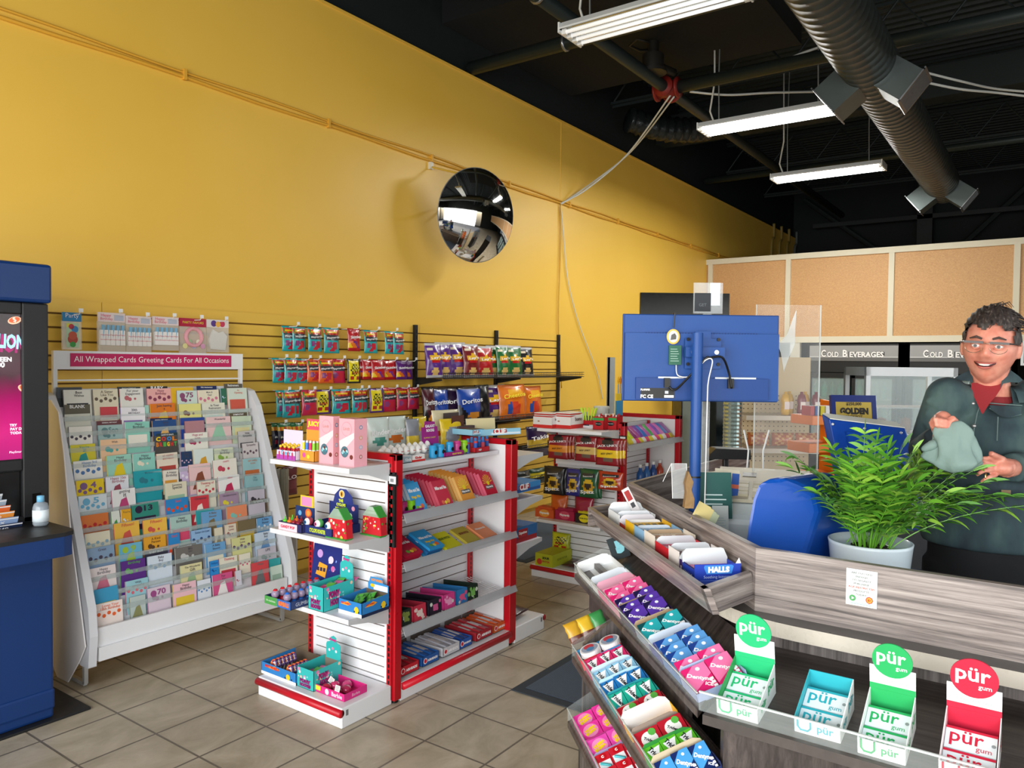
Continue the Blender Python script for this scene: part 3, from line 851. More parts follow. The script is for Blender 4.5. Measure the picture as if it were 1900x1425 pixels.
# cards: crop, x, y (top left), x2 (top right), height ratio, base colour, accent, text, description
O3 = (80, 700, 7.124); O4 = (300, 700, 7.124); O5 = (100, 880, 7.124); O6 = (300, 880, 7.124); O7 = (130, 1050, 6.785)
cards = [
 # row 1
 (O3, 175, 130, 515, 'h', '4A5056', '2E3338', '', 'slate grey divider card standing up behind the first pocket of the top row'),
 (O3, 245, 175, 625, 'p', 'E9E7DC', '26262C', 'Best Wishes', 'white card with a black heart and leaves in the top left pocket'),
 (O3, 630, 172, 975, 'p', 'E8DFC4', '6A5A4A', 'A Sister Like You', 'cream script card in the second pocket of the top row'),
 (O3, 985, 122, 1295, 'h', '33403F', '46A0A0', 'ENGAGEMENT', 'dark divider card behind the engagement card in the top row'),
 (O3, 990, 160, 1310, 'p', 'EDECE4', 'C46A70', 'For your Engagement', 'white engagement card with a pink ribbon in the top row'),
 (O3, 1362, 124, 1648, 'h', '2B2B30', '2B2B30', 'BABY', 'black divider card behind the pink card in the top row'),
 (O3, 1350, 155, 1700, 'p', 'F1B3AE', '8A3A56', 'Happy Birthday', 'pink card with a floral wreath in the top row'),
 (O4, 110, 145, 410, 'p', 'E9B81F', 'E9B81F', '', 'yellow envelope edge behind the 75 card in the top row'),
 (O4, 175, 185, 455, 'p', 'CFE0D6', '8A4A70', '75', 'pale mint card with the number 75 in the top row'),
 (O4, 468, 110, 735, 'h', '16275C', '16275C', '50th Anniversary', 'navy divider card in the top row'),
 (O4, 455, 178, 745, 'p', 'E9E0C8', 'D17A92', 'Mom & Dad', 'cream and pink mom and dad card in the top row'),
 (O4, 820, 88, 1068, 'h', '5A544A', 'A8A49A', 'Retirement', 'brown-grey divider card at the right end of the top row'),
 (O4, 762, 152, 860, 'p', '2F6E55', 'BFD8E8', '', 'dark green card mostly hidden in the top row, right half'),
 (O4, 845, 150, 1115, 'p', 'D3DECF', 'D05A48', 'An Opening', 'pale green card with a red poppy, rightmost in the top row'),
 # row 2
 (O3, 280, 365, 625, 'h', '66604F', '1F2B54', 'BLANK', 'brown divider card reading blank in the second row'),
 (O3, 740, 345, 1060, 'h', '1E2350', 'C43A48', 'GENERAL BIRTHDAY', 'navy divider card above a red card in the second row'),
 (O3, 755, 392, 985, 'p', 'D0454E', 'F2E9D8', '', 'red and cream card under the navy divider in the second row'),
 (O3, 1000, 410, 1335, 'p', 'F2F0F4', '8C6FB0', '30th BIRTHDAY', 'white 30th birthday card with a lilac frame in the second row'),
 (O3, 1330, 375, 1392, 'p', 'A6D4C8', 'A6D4C8', '', 'narrow mint card edge beside the 30th birthday card'),
 (O3, 1395, 360, 1735, 'p', 'E2781B', 'F0C42A', 'Just having a', 'orange script card with a yellow edge in the second row'),
 (O4, 200, 365, 508, 'p', 'E6E08A', '7A4E3A', '', 'yellow card with a small brown figure in the second row'),
 (O4, 520, 350, 830, 'p', 'E3E2D0', 'C9DAD0', 'In Your Retirement', 'pale cream retirement card in the second row'),
 # row 3
 (O3, 285, 490, 632, 'h', 'D6D6C8', 'D6D6C8', '', 'plain beige card in the left pocket below the blank divider'),
 (O3, 705, 582, 1045, 'h', '6C3A40', 'D02C64', 'GENERAL BIRTHDAY', 'maroon and pink divider card above the son card'),
 (O3, 708, 640, 1050, 'p', 'A3BFBD', '5E8688', 'Son', 'grey-blue card with the word son'),
 (O3, 1062, 600, 1400, 'p', '8FD1BF', 'F0EBDD', 'Happy Birthday', 'mint card with a small cream cake, upper of two alike'),
 (O3, 1415, 545, 1710, 'h', '15204E', '15204E', 'GENERAL BIRTHDAY', 'navy divider card above the dark blue sunset card'),
 (O3, 1425, 580, 1755, 'p', '1F4C86', 'E9B86A', 'With you', 'dark blue beach sunset card in the third row'),
 (O4, 225, 545, 560, 'p', '24479B', 'B08A86', '', 'royal blue card with a mauve bat-wing picture in the third row'),
 (O4, 280, 590, 550, 'p', 'B5838A', '7A3A3A', '', 'mauve landscape card in front of the royal blue one'),
 (O4, 545, 472, 805, 'h', '3A4A48', '3A4A48', 'NEW BABY', 'dark green divider card in the third row'),
 (O4, 565, 535, 905, 'p', 'EBC8C6', '9CCCAE', 'Wonderful', 'pale pink card with a green globe drawing in the third row'),
 (O4, 895, 478, 1130, 'h', '60543E', '60543E', 'SYMPATHY', 'brown sympathy divider card at right of the third row'),
 (O4, 915, 520, 1180, 'p', 'C9D8BC', 'E3D9A0', '', 'soft green landscape sympathy card at right of the third row'),
 # row 4
 (O3, 318, 665, 640, 'p', 'EFEBE2', '4A4450', '', 'white speckled card with tiny flowers in the fourth row, far left'),
 (O3, 1500, 750, 1780, 'h', '1D3B44', '1D3B44', 'WEDDING', 'dark teal divider card just above the bright lettered card'),
 (O4, 285, 745, 605, 'p', 'EFEDE0', 'B0345C', 'Hugs and Love', 'cream card with grey flowers and a crimson edge'),
 (O4, 985, 725, 1220, 'p', 'C9C4C2', '3A3A3E', 'With Sympathy', 'grey tilted card with black flowers at the right end'),
 (O4, 1040, 885, 1290, 'p', 'D5CFCE', '6A5560', 'Sympathy', 'light grey script card below the tilted grey one'),
 (O3, 340, 905, 690, 'p', 'D9CC33', '2A9A96', "You're 2!", 'yellow card that says you are 2'),
 (O3, 730, 835, 1095, 'p', 'F1C79E', '4FA5A0', 'Wish', 'peach card with a teal circle of lettering'),
 (O3, 1455, 785, 1770, 'p', '55524E', '55524F', 'COOL', 'charcoal card spelling cool and bright in rainbow letters'),
 # row 5
 (O3, 380, 1120, 780, 'p', 'ECEBE4', '4F7AB0', 'Happy 3rd Birthday', 'white third birthday card in the left column'),
 (O3, 815, 1050, 1160, 'p', '9ED5C2', 'E6CE22', 'Happy Birthday', 'mint card with a bright yellow corner triangle'),
 (O3, 1160, 1025, 1465, 'p', '8FCFC0', 'E8DFC8', 'Happy Birthday', 'mint card with a cream cake, lower of two alike'),
 (O3, 1480, 1020, 1775, 'p', 'E8DCC8', 'B5443A', '65 HAPPY BIRTHDAY', 'cream 65th birthday card with coloured squares'),
 (O4, 230, 992, 390, 'p', '1E3C64', 'D8B4C8', 'Baby Boy', 'navy card with two rattles'),
 (O4, 390, 965, 668, 'p', 'DCE8E2', 'D8A030', '', 'pale card with a little sun and a cloud'),
 (O4, 675, 950, 945, 'p', 'DDE3C4', '8AB04A', 'Happy Birthday', 'pale green striped birthday card'),
 (O4, 1045, 1090, 1330, 'p', '9CC8CC', 'C86E3A', 'GET WELL SOON', 'teal get well card at the right end'),
 # row 6
 (O5, 265, 100, 655, 'p', 'EBCB1B', '7C5A86', '4', 'yellow card with pennants and the number 4'),
 (O5, 665, 40, 985, 'p', 'E7EAF0', 'A0485A', 'Happy 10th Birthday', 'pale card with bunches of flowers beside the number 4 card'),
 (O5, 1030, -30, 1425, 'p', '22A0AC', '2A7A8A', 'Mother', 'big turquoise card with white blossoms'),
 (O3, 1560, 1245, 1775, 'p', 'E6DFD2', 'D89A3A', 'A Happy Birthday', 'cream and orange birthday card in the middle of the rack'),
 (O4, 225, 1190, 505, 'p', 'CDB8DC', 'E8E2F0', 'Baby Shower', 'lilac baby shower card'),
 (O4, 335, 1165, 640, 'p', 'F0CBCB', '8A4A36', '', 'pink card with a brown bear'),
 (O4, 650, 1110, 980, 'p', 'F0ECE0', 'C8445A', 'HAPPY', 'white card spelling happy in red with a peach edge'),
 (O6, 1080, 30, 1340, 'p', '93BFC4', '5E8A96', 'Get Well', 'plain blue-green card below the get well card'),
 # row 7
 (O5, 305, 305, 695, 'p', 'DCE5E9', '6FB2D4', '5', 'pale blue card with the number 5 and an aeroplane'),
 (O5, 735, 225, 1065, 'p', 'F0F0EE', 'C2437A', 'getting it', 'white card with a stack of coloured balloons'),
 (O6, 0, 90, 285, 'h', '46403E', '46403E', 'SON', 'dark divider card above the white landscape card'),
 (O6, 20, 130, 325, 'p', 'E2DCC2', '9CC0A4', 'Someone Special', 'cream watercolour card in the middle of the rack'),
 (O6, 440, 110, 700, 'p', 'E7E3D0', 'C43A48', 'Thinking of you', 'cream card with one red balloon flower, middle of the rack'),
 (O6, 725, 40, 1025, 'p', 'F1F0EE', 'C02A58', 'GRAN', 'white card with gran written down its left side'),
 (O6, 1115, 225, 1355, 'p', 'C6C0CC', '38343E', '', 'grey card with a black and white photo, upper of two alike'),
 (O6, 1165, 350, 1390, 'h', '5B4A3C', '5B4A3C', 'Sympathy', 'brown divider card between the two grey photo cards'),
 # row 8
 (O5, 340, 560, 725, 'p', 'DB7A3A', 'C2242A', '', 'orange card with a red flamingo-like swirl'),
 (O5, 735, 500, 860, 'p', 'E8EDE2', '4A9A4A', '', 'white card with a green and red balloon edge'),
 (O5, 862, 478, 1005, 'p', 'EBAE22', 'DDE8EC', "You're", 'amber card with a white rounded window'),
 (O5, 1005, 410, 1385, 'p', '2E8C7C', '2C1A3A', '13', 'green zigzag card with the number 13 and a red edge'),
 (O6, 25, 350, 350, 'p', '2A86C8', 'E24A22', 'Son!', 'blue card with bright balloons and the word son, upper of two'),
 (O6, 352, 310, 612, 'p', 'CF3A45', 'F2E4D8', 'Christmas', 'red scalloped card beside the balloon card'),
 (O6, 740, 270, 1010, 'p', 'A58EA6', 'E2D23A', 'CELEBRATIONS', 'mauve card with a round cream monkey picture'),
 (O6, 1125, 410, 1360, 'p', 'C6C0CC', '38343E', '', 'grey card with a black and white photo, lower of two alike'),
 # row 9
 (O5, 385, 800, 735, 'p', 'E5DFC6', '7FA8C0', '', 'cream card with a blue wave picture in the left column'),
 (O5, 775, 665, 1130, 'p', 'F0BE4C', 'D2574A', 'Fifteen!', 'golden fifteen card with a red pot, left of two alike'),
 (O5, 1155, 620, 1490, 'p', 'F0BE4C', 'D2574A', 'Fifteen!', 'golden fifteen card with a pink pot, right of two alike'),
 (O6, 80, 580, 385, 'p', 'A9C9C0', 'D84A6E', 'Happy Birthday', 'pale green card with a pink ballerina'),
 (O6, 440, 480, 690, 'p', '2E9EA4', '2E9EA4', '', 'teal card behind the blue sister card'),
 (O6, 500, 510, 790, 'p', '6AA3D2', '7A6A4A', 'A Baby Shower', 'mid blue shower card, upper one in the middle columns'),
 (O6, 830, 445, 1120, 'p', 'E88E64', '7FC0B4', '', 'orange and sea-green landscape card'),
 (O6, 875, 580, 1135, 'h', '163444', '163444', 'CONGRATULATIONS', 'dark teal congratulations divider card'),
 # row 10
 (O5, 410, 1000, 800, 'p', '8AA6C4', '4A4458', 'Great', 'dusty blue card with a pink octopus in the left column'),
 (O5, 835, 945, 1160, 'p', '6CB7D4', 'A3C43A', '9', 'sky blue card with a number 9 and a lime border'),
 (O5, 1165, 845, 1480, 'p', 'E3A32C', '5A3A1E', 'A Kind Person', 'mustard card with black lettering'),
 (O6, 60, 800, 230, 'p', '2A86C8', 'E24A22', 'Son!', 'blue card with bright balloons and the word son, lower of two'),
 (O6, 360, 760, 650, 'p', '8FB4DA', '2C4A7A', 'Sister-in-Law', 'light blue sister-in-law card'),
 (O6, 680, 720, 800, 'p', 'DCD4BC', '9A8E70', '', 'narrow cream card left of the sepia photo card'),
 (O6, 810, 680, 980, 'p', 'DED5C0', '9A4A4A', 'With Love', 'cream card with a small red figure'),
 (O6, 975, 630, 1235, 'p', '76684C', 'C8A82C', '', 'sepia photograph card with yellow flowers'),
 (O6, 1240, 590, 1470, 'p', '6AA3D2', 'E0E8F0', 'A Baby Shower', 'mid blue shower card at the right end'),
 # row 11
 (O5, 440, 1265, 820, 'p', 'ECE0DE', 'D0718A', 'Happy Birthday', 'pale pink ribbon card low in the left column'),
 (O5, 850, 1170, 1205, 'p', '5B2A86', '58B04A', 'Birthday', 'deep purple balloon card'),
 (O5, 1205, 1020, 1530, 'h', '3B3A4C', '3B3A4C', 'BABY BOY', 'slate divider card reading baby boy'),
 (O5, 1215, 1100, 1560, 'p', 'D8E4F0', '7EA8D0', 'Baby Boy', 'white and blue baby boy card with tiny clothes, left of two'),
 (O6, 140, 965, 470, 'h', '4C4844', '4C4844', 'Communion', 'charcoal divider card behind the big day card'),
 (O6, 160, 985, 545, 'p', '716D68', 'C8C8C4', 'BIG DAY', 'chalkboard grey card about the big day'),
 (O6, 550, 940, 840, 'p', '6AA3D2', 'E4E0C8', 'A Baby Shower', 'mid blue shower card, lower one in the middle columns'),
 (O6, 895, 860, 1175, 'p', 'D6D694', '5A2F60', 'With Love', 'olive yellow card with a purple square picture'),
 (O6, 1210, 790, 1510, 'p', 'CBDCEC', '6B9ACB', 'Baby Boy', 'white and blue baby card at the right end'),
 (O6, 1245, 1000, 1510, 'p', 'C9C4CE', '6E8A8A', 'LIFE', 'grey wreath card in the rightmost column'),
 # row 12 and 13
 (O7, 255, 320, 600, 'p', '3E9CC6', 'E6C83A', '', 'blue bunting card with a yellow border, low on the left'),
 (O7, 680, 205, 990, 'p', '9CCDD6', 'D86A78', 'With sympathy', 'aqua card with a coral edge near the bottom'),
 (O6, 225, 1220, 535, 'p', 'DFD8A6', '98B88C', 'The Wonderful Gift', 'yellow-green watercolour card near the bottom'),
 (O6, 610, 1160, 740, 'p', '2F8ED6', '16509A', 'Follow', 'bright blue card behind the poppy card'),
 (O6, 740, 1120, 1000, 'p', 'E7E3D0', 'C43A48', 'Thinking', 'cream card with one red balloon flower, lower left of two'),
 (O6, 1000, 1070, 1165, 'p', 'E7E3D0', 'C8466A', '', 'cream card with a pink balloon flower, lower right of two'),
 (O6, 1155, 1190, 1405, 'p', 'D84A50', '6E6E70', 'Happy', 'red scalloped card with large grey hearts'),
 (O6, 1410, 1130, 1570, 'h', '33A6A8', '33A6A8', '', 'teal strip card in the bottom right corner'),
 (O6, 1420, 1230, 1590, 'p', 'CFE2D2', '9CB8A4', '', 'pale mint card in the bottom right corner'),
 (O7, 290, 500, 660, 'p', 'F0E2DA', 'E0622C', 'Loves Your 18th Birthday', 'white card with palm trees and an orange cake, bottom left'),
 (O7, 735, 405, 950, 'p', 'B9C6C2', '8A8A5A', '', 'plastic-wrapped grey-green card in the bottom row'),
 (O7, 950, 300, 1260, 'p', 'D9C8D4', '9A4A84', '70', 'silver and plum glittery card in the bottom row'),
 (O7, 1270, 250, 1585, 'p', 'EDBFC8', 'E0C23A', 'Happy Birthday', 'pink card with a yellow window in the bottom row'),
 (O7, 1585, 195, 1770, 'p', 'E0E6EE', '5A8AC0', '', 'white card with small blue drawings in the bottom row'),
 (O6, 650, 1345, 935, 'p', 'D9578C', 'F2EDEA', 'For You', 'magenta framed card with a white centre in the bottom row'),
 (O6, 945, 1290, 1035, 'p', 'D8D8E2', 'B0324A', '', 'narrow pale card right of the magenta one'),
]
rnd = random.Random(3)
CT = Vector((0, .115, 1)).normalized()
def put_card(it, i):
    Oc, xa, ya, xb, kind, c1, c2, tx, lab = it
    a = on_plane(Oc[0] + xa / Oc[2], Oc[1] + ya / Oc[2], RP - RN * -.004, RN)
    bb = on_plane(Oc[0] + xb / Oc[2], Oc[1] + ya / Oc[2], RP - RN * -.004, RN)
    w = bb.x - a.x; a.x = max(XA + .004, a.x)
    if a.x + w > XB - .004: w = XB - .004 - a.x
    w *= 0.985
    small = (lab.find('divider') >= 0)
    h = min(w * (1.42 if w > .075 else 2.0), .165) if not small else .10
    h = min(h, (a.z - .15) * 1.0) if a.z - h < .15 else h
    off = 0.006 if not small else -.006
    off += 0.0035 * (i % 3)
    top = a + RN * off
    b = MB(frame((0, 0, 0), (1, 0, 0), CT))
    # origin = top left ; local y negative downwards
    b.box(0, -h, -.0015, w, 0, 0, card(c1))
    m2 = card(c2); z = .0006
    if tx == 'COOL':
        b.rect(.004, -h, w - .008, h - .004, z, card('4A4745'))
        for j, (ch, cc) in enumerate((('C', 'F2D21E'), ('O', 'D8342A'), ('O', '3E8ED8'), ('L', 'E2801E'))): b.text(ch, w * (.15 + .235 * j), -.018, w * .2, card(cc), z=.0012, h=.024, bold=.05)
        for j, (ch, cc) in enumerate((('B', 'E2801E'), ('R', 'D8342A'), ('I', '58B04A'), ('G', 'F2D21E'), ('H', 'D8342A'), ('T', '58B04A'))): b.text(ch, w * (.11 + .155 * j), -.048, w * .12, card(cc), z=.0012, h=.024, bold=.05)
    elif small:
        b.rect(0, -h, w, h * .45, z, m2)
        if tx: b.text(tx, w / 2, -.010, w * .6, card('F2F2F2'), z=.001, bold=.02)
    else:
        style = i % 4; vis = min(h, .07)
        if tx.isdigit() or tx == 'Son' or len(tx) <= 3 and tx:
            b.text(tx, w * .62, -.026, min(w * .38, .018 * len(tx) + .01), m2, z=.0012, bold=.03, h=.03)
            b.disc(w * .28, -.03, w * .13, .0008, m2)
        elif tx:
            ws = tx.split(' '); n = (len(ws) + 1) // 2
            ls = [' '.join(ws[:n])] + ([' '.join(ws[n:])] if ws[n:] else [])
            for j, l_ in enumerate(ls): b.text(l_, w * .56, -.014 - j * .016, min(w * .7, .008 * len(l_)), m2 if lum(c2) < .5 else card('4A4450'), z=.0012, bold=.01)
        if style == 0: b.disc(w * .3, -vis * .72, w * .10, .0009, m2); b.disc(w * .42, -vis * .82, w * .08, .001, m2); b.disc(w * .64, -vis * .8, w * .05, .001, m2)
        elif style == 1: b.rect(w * .12, -h * .8, w * .76, h * .38, .0008, m2)
        elif style == 2:
            for j in range(5): b.disc(w * (.14 + .18 * j), -vis * (.72 + .15 * (j % 2)), w * .07, .0009, m2, n=8)
        else: b.poly([(w * .15, -h * .85), (w * .8, -h * .85), (w * .62, -vis * .6), (w * .4, -vis * .75)], .0009, m2)
        b.rect(0, -h, .003, h, .0004, card(c2))
    o = b.build('greeting_card'); o.matrix_world = T(top) @ RZ(rnd.uniform(-.01, .01)) @ RY(rnd.uniform(-.012, .02))
    tag(o, lab, 'greeting card', 'greeting cards in the rack')
def lum(h): return sum(int(h[i:i + 2], 16) for i in (0, 2, 4)) / 765
for i, it in enumerate(cards): put_card(it, i)

# gift wrap rolls to the right of the rack
for i, (px, c) in enumerate(((508, 'B8B9AE'), (515, 'C9CAC4'), (524, '8E8C7C'), (531, 'A09C88'))):
    P = oy(px, 870, 4.05 + .02 * (i % 2))
    b = MB(T((P.x, P.y, 0))); b.cyl(0, 0, .017, .5, P.z, foil(c), n=12); b.cyl(0, 0, .006, P.z, P.z + .004, m_blk)
    tag(b.build('gift_wrap_roll', smooth=False), 'metallic gift wrap roll right of the card rack, %s from the left of four' % ORD[i], 'gift wrap', 'gift wrap rolls')
b = MB(T((3.06, 4.05, 0))); b.box(-.06, -.07, .44, .16, .1, .5, m_white2); b.box(-.06, -.07, .0, -.05, .1, .5, m_white2); b.box(.15, -.07, 0, .16, .1, .5, m_white2)
tag(b.build('roll_holder'), 'low white holder in which the gift wrap rolls stand', 'holder')
P = oy(537, 868, 4.28)
o = bag_obj('hanging_bag', frame(P + Vector((0, 0, -.19)), (1, 0, 0), (0, 0, 1)), .13, .2, .02, d_plain('7A3A40', ('8E4A50', .2, .5), 'BLO'), 'translucent dark red balloon bag hanging behind the gift wrap rolls', 'party bag')
hook(P + Vector((0, .13, 0)), .16, 'long white hook behind the gift wrap rolls')
# ================================================================ LOTTERY KIOSK (left edge)
XK = 1.512; YK = 3.47
e = empty('lottery_kiosk', T((XK, YK, 0)), 'tall blue and black lottery vending kiosk with a lit screen', 'vending machine')
def kid(b, name, par=e, **k):
    o = b.build(name, par, **k)
    o.matrix_parent_inverse = par.matrix_world.inverted() if par.type == 'EMPTY' else I4
    return o
b = MB(); b.box(.72, YK - .02, .0, XK + .15, YK + .62, .012, m_blkm); kid(b, 'foot_plate', bevel=.004)
b = MB(); b.box(.76, YK + .01, .012, XK + .01, YK + .56, .775, m_kblue); b.box(.76, YK + .002, .05, XK + .012, YK + .56, .14, m_kblue); kid(b, 'cabinet', bevel=.012)
b = MB(frame((.72, YK - .30, .775), (1, 0, 0), (0, 1, 0))); w_ = 1.475 - .72
b.prism([(0, 0), (w_ - .05, 0), (w_ - .012, .015), (w_, .05), (w_, .6), (0, .6)], 0, .08, m_kblue)
kid(b, 'counter_apron', bevel=.006)
b = MB(frame((.72, YK - .30, .855), (1, 0, 0), (0, 1, 0)))
b.prism([(0, -.005), (w_ - .05, -.005), (w_ - .008, .012), (w_ + .005, .05), (w_ + .005, .6), (0, .6)], 0, .016, m_blkm)
kid(b, 'counter_top', bevel=.003)
yb = YK - .0
b = MB(); b.box(.80, yb + .03, .871, XK - .01, YK + .5, 1.785, m_blkm); b.box(.80, yb, .871, XK - .01, yb + .03, .90, m_blkm); b.box(1.40, yb, .87, XK - .01, yb + .03, 1.785, m_blkm); b.box(.8, yb, 1.09, 1.40, yb + .03, 1.14, m_blkm); b.box(.8, yb, 1.735, 1.40, yb + .03, 1.785, m_blkm)
kid(b, 'upper_housing', bevel=.006)
kid(MB().box(.78, yb - .012, 1.787, XK + .002, YK + .52, 1.95, m_kblue), 'top_hood', bevel=.014)
kid(MB().box(1.435, yb - .003, .93, 1.468, yb, .99, M('060606', .2)), 'card_reader')
# screen picture
m = frame((1.425 - .5, yb + .012, 1.138), (1, 0, 0), (0, 0, 1))
def f_scr(nt, bs):
    sx = N(nt, 'ShaderNodeSeparateXYZ'); nt.links.new(coords(nt, (1, 1, 1)), sx.inputs[0])
    n1 = N(nt, 'ShaderNodeTexNoise'); n1.inputs['Scale'].default_value = 1; nt.links.new(coords(nt, (9, 1, 3), rot=(0, .6, 0)), n1.inputs['Vector'])
    ad = N(nt, 'ShaderNodeMath', operation='MULTIPLY_ADD'); ad.inputs[1].default_value = .12; nt.links.new(n1.outputs[0], ad.inputs[0]); nt.links.new(sx.outputs[2], ad.inputs[2])
    mr = N(nt, 'ShaderNodeMapRange'); mr.inputs[1].default_value = 1.15; mr.inputs[2].default_value = 1.8; nt.links.new(ad.outputs[0], mr.inputs[0])
    c = ramp(nt, mr.outputs[0], [(0.0, 'B0257E'), (.25, 'E8288A'), (.42, 'C01A70'), (.6, '4A1830'), (.95, '2A1522')])
    bs.inputs['Base Color'].default_value = (0, 0, 0, 1); nt.links.new(c, bs.inputs['Emission Color']); bs.inputs['Emission Strength'].default_value = 1.0; bs.inputs['Roughness'].default_value = .1
b = MB(m); b.rect(0, 0, .5, .60, 0, procmat('kiosk_screen', f_scr))
def em(h, s=1.0): return M(h, .3, emit=s)
b.prism([(.30, .0), (.392, 0), (.392, .335), (.30, .335)], .0004, .0008, em('E3E01E'))
for i, c in enumerate(('7CC02A', 'F2C81E', '7A1E3C', '9CCB2A', 'F2D81E', '8A2038')): b.disc(.37 - .02 * (i % 2), .03 + .05 * i, .022, .0012, em(c), n=9)
b.text('Y', .372, .285, .04, em('F4F0F0'), z=.002, bold=.06); b.text('Y', .375, .28, .044, em('C82A3A'), z=.0014, bold=.09)
b.text('MILLION', .395, .478, .19, em('8A1E5A'), z=.0010, bold=.05, h=.075, ang=-.05)
b.text('MIL', .335, .493, .08, em('E02A6A'), z=.0015, bold=.05, h=.07, ang=-.05); b.text('LION', .440, .485, .10, em('8FD3EE'), z=.002, bold=.04, h=.06, ang=-.05)
b.text('BETWEEN', .385, .412, .11, em('F2F2F2'), z=.001, bold=.03); b.text('$5,000', .375, .388, .08, em('F2F2F2'), z=.001, bold=.03)
for (cx, cy, a) in ((.452, .572, .3), (.487, .29, -.5)):
    mm = T((cx, cy, 0)) @ RZ(a); b.disc(0, 0, .026, .001, em('E0A48A'), mm, ry=.015); b.disc(0, .002, .021, .0014, em('B5502E'), mm, ry=.011); b.text('$', 0, .002, .012, em('F2D8C0'), mm, z=.0018)
for i, t in enumerate(('TRY', 'PAY DAY', 'TODAY!')): b.text(t, .43 + .010 * len(t) / 2, .142 - .016 * i, .009 * len(t), em('F4E4F0'), z=.001, bold=.03)
b.text('PlaySmart', .455, .03, .05, em('E8D8E8'), z=.001)
kid(b, 'screen')
# ticket slots of the kiosk
b = MB(); b.box(.9, yb + .02, .875, 1.395, yb + .16, 1.085, M('0A0A0B', .3)); kid(b, 'display_recess')
tc_ = [('1F3A6E', 'LOTTO'), ('17305C', 'LOTTARIO'), ('A8B0B8', ''), ('9DB0C0', '8'), ('E06A32', 'DAILY'), ('E8923A', 'KENO'), ('8FA8D0', 'MAX'), ('1C2A4A', '6/49')]
for i, (c, t) in enumerate(tc_):
    z = 1.055 - i * .024; y = yb - .002 - i * .006
    b = MB(frame((1.15, y, z - .03), (1, 0, 0), (0, -.5, 1)))
    wv = .10 + .012 * i
    b.box(0, 0, -.002, .14 + .012 * i, .036, 0, card(c)); b.rect(0, .028, .14 + .012 * i, .006, .0004, card('E8E8EA'))
    if t: b.text(t, .08 + .01 * i, .015, .05, card('F2F2F2'), z=.001, h=.012, bold=.02)
    o = b.build('lottery_slip_stack')
    tag(o, '%s lottery slips in the kiosk rack, %s from the top' % (['blue', 'navy', 'grey', 'pale blue', 'orange', 'amber', 'lavender', 'dark navy'][i], ORD[i]), 'lottery slips', 'lottery slips in the kiosk')
# sanitizer bottle
P = oz(73, 974, .871); P.y -= .012
e2 = empty('sanitizer_bottle', T(P), 'clear hand sanitizer bottle with a pale blue cap on the kiosk counter', 'bottle')
b = MB(); b.lathe([(.001, 0), (.026, .001), (.029, .01), (.029, .075), (.024, .09), (.012, .098)], M('C6D2DC', .05, trans=.6, spec=.7), n=20); b.build('bottle_body', e2, smooth=True)
b = MB(); b.lathe([(.0293, .018), (.0295, .018), (.0295, .066), (.0293, .066)], card('DCE8EE'), n=20); b.build('paper_label', e2, smooth=True)
b = MB(); b.lathe([(.013, .098), (.014, .098), (.0135, .122), (.001, .124)], M('6FB1D6', .3), n=16); b.build('cap', e2, smooth=True)

# big white foam board between kiosk and rack
pts_ = [ox(x, y, 1.738) for x, y in ((70, 745), (96, 742), (110, 765), (120, 840), (134, 1000), (150, 1120), (160, 1200), (150, 1225), (128, 1283), (108, 1262), (70, 1150))]
b = MB(frame((1.735, 0, .0), (0, 1, 0), (0, 0, 1))); b.prism([(p.y, max(.002, p.z)) for p in pts_][::-1], -.003, .003, M('FBF7F5', .5))
tag(b.build('poster_board'), 'large curved white cardboard sheet wedged between the kiosk and the card rack', 'board')

# ================================================================ GONDOLAS
CAMR = (RIGHT, DOWN, FWD)
def tsolve(C, d, px):
    k = (px - 950) / FPX; q = C - ORG
    return (k * q.dot(FWD) - q.dot(RIGHT)) / (d.dot(RIGHT) - k * d.dot(FWD))
def vsolve(C, d, py):
    k = (py - 712.5) / FPX; q = C - ORG
    return (k * q.dot(FWD) - q.dot(DOWN)) / (d.dot(DOWN) - k * d.dot(FWD))
def pxbox(xc, yb, xl, xr, yt, z, a=0.0):
    """near bottom corner pixel (xc,yb) at height z, left/right extents and top pixel -> frame, width, height, depth"""
    C = oz(xc, yb, z); d1 = Vector((-math.sin(a), math.cos(a), 0)); d2 = Vector((math.cos(a), math.sin(a), 0))
    w_ = tsolve(C, d1, xl); dp = tsolve(C, d2, xr); h = vsolve(C, Vector((0, 0, 1)), yt)
    return frame(C + d1 * w_, -d1, (0, 0, 1)), w_, h, dp
SIDE = lambda w_: T((w_, 0, 0)) @ RY(PI / 2)
TOPF = lambda h: T((0, h, 0)) @ RX(-PI / 2)
m_lip = M('B9BCC0', .2, alpha=.55, spec=.8)
m_slat = M('E2E3E6', .35)
def slat_board(b, w_, z0, z1, mat=m_slat, pitch=.0472, ink=m_slot, inset=.03):
    """white slotted board in local xy, front +z (z=0)"""
    z = z1; b.box(0, z0, -.02, w_, z1, -.006, ink)
    while z > z0 + .01:
        b.box(0, max(z0, z - pitch + .0055), -.006, w_, z, 0, mat); z -= pitch
    b.box(0, z0, -.006, inset, z1, .0004, mat); b.box(w_ - inset, z0, -.006, w_, z1, .0004, mat)
def strip(b, x, y, z0, z1, axis):
    """red slotted upright"""
    if axis == 'x': b.box(x, y - .015, z0, x + .03, y + .0, z1, m_red)
    else: b.box(x - .0, y, z0, x + .015, y + .028, z1, m_red)
    z = z0 + .02
    while z < z1 - .03:
        if axis == 'x': b.box(x + .011, y - .0155, z, x + .019, y - .0149, z + .016, m_blk)
        else: b.box(x - .0006, y + .009, z, x, y + .019, z + .016, m_blk)
        z += .0254
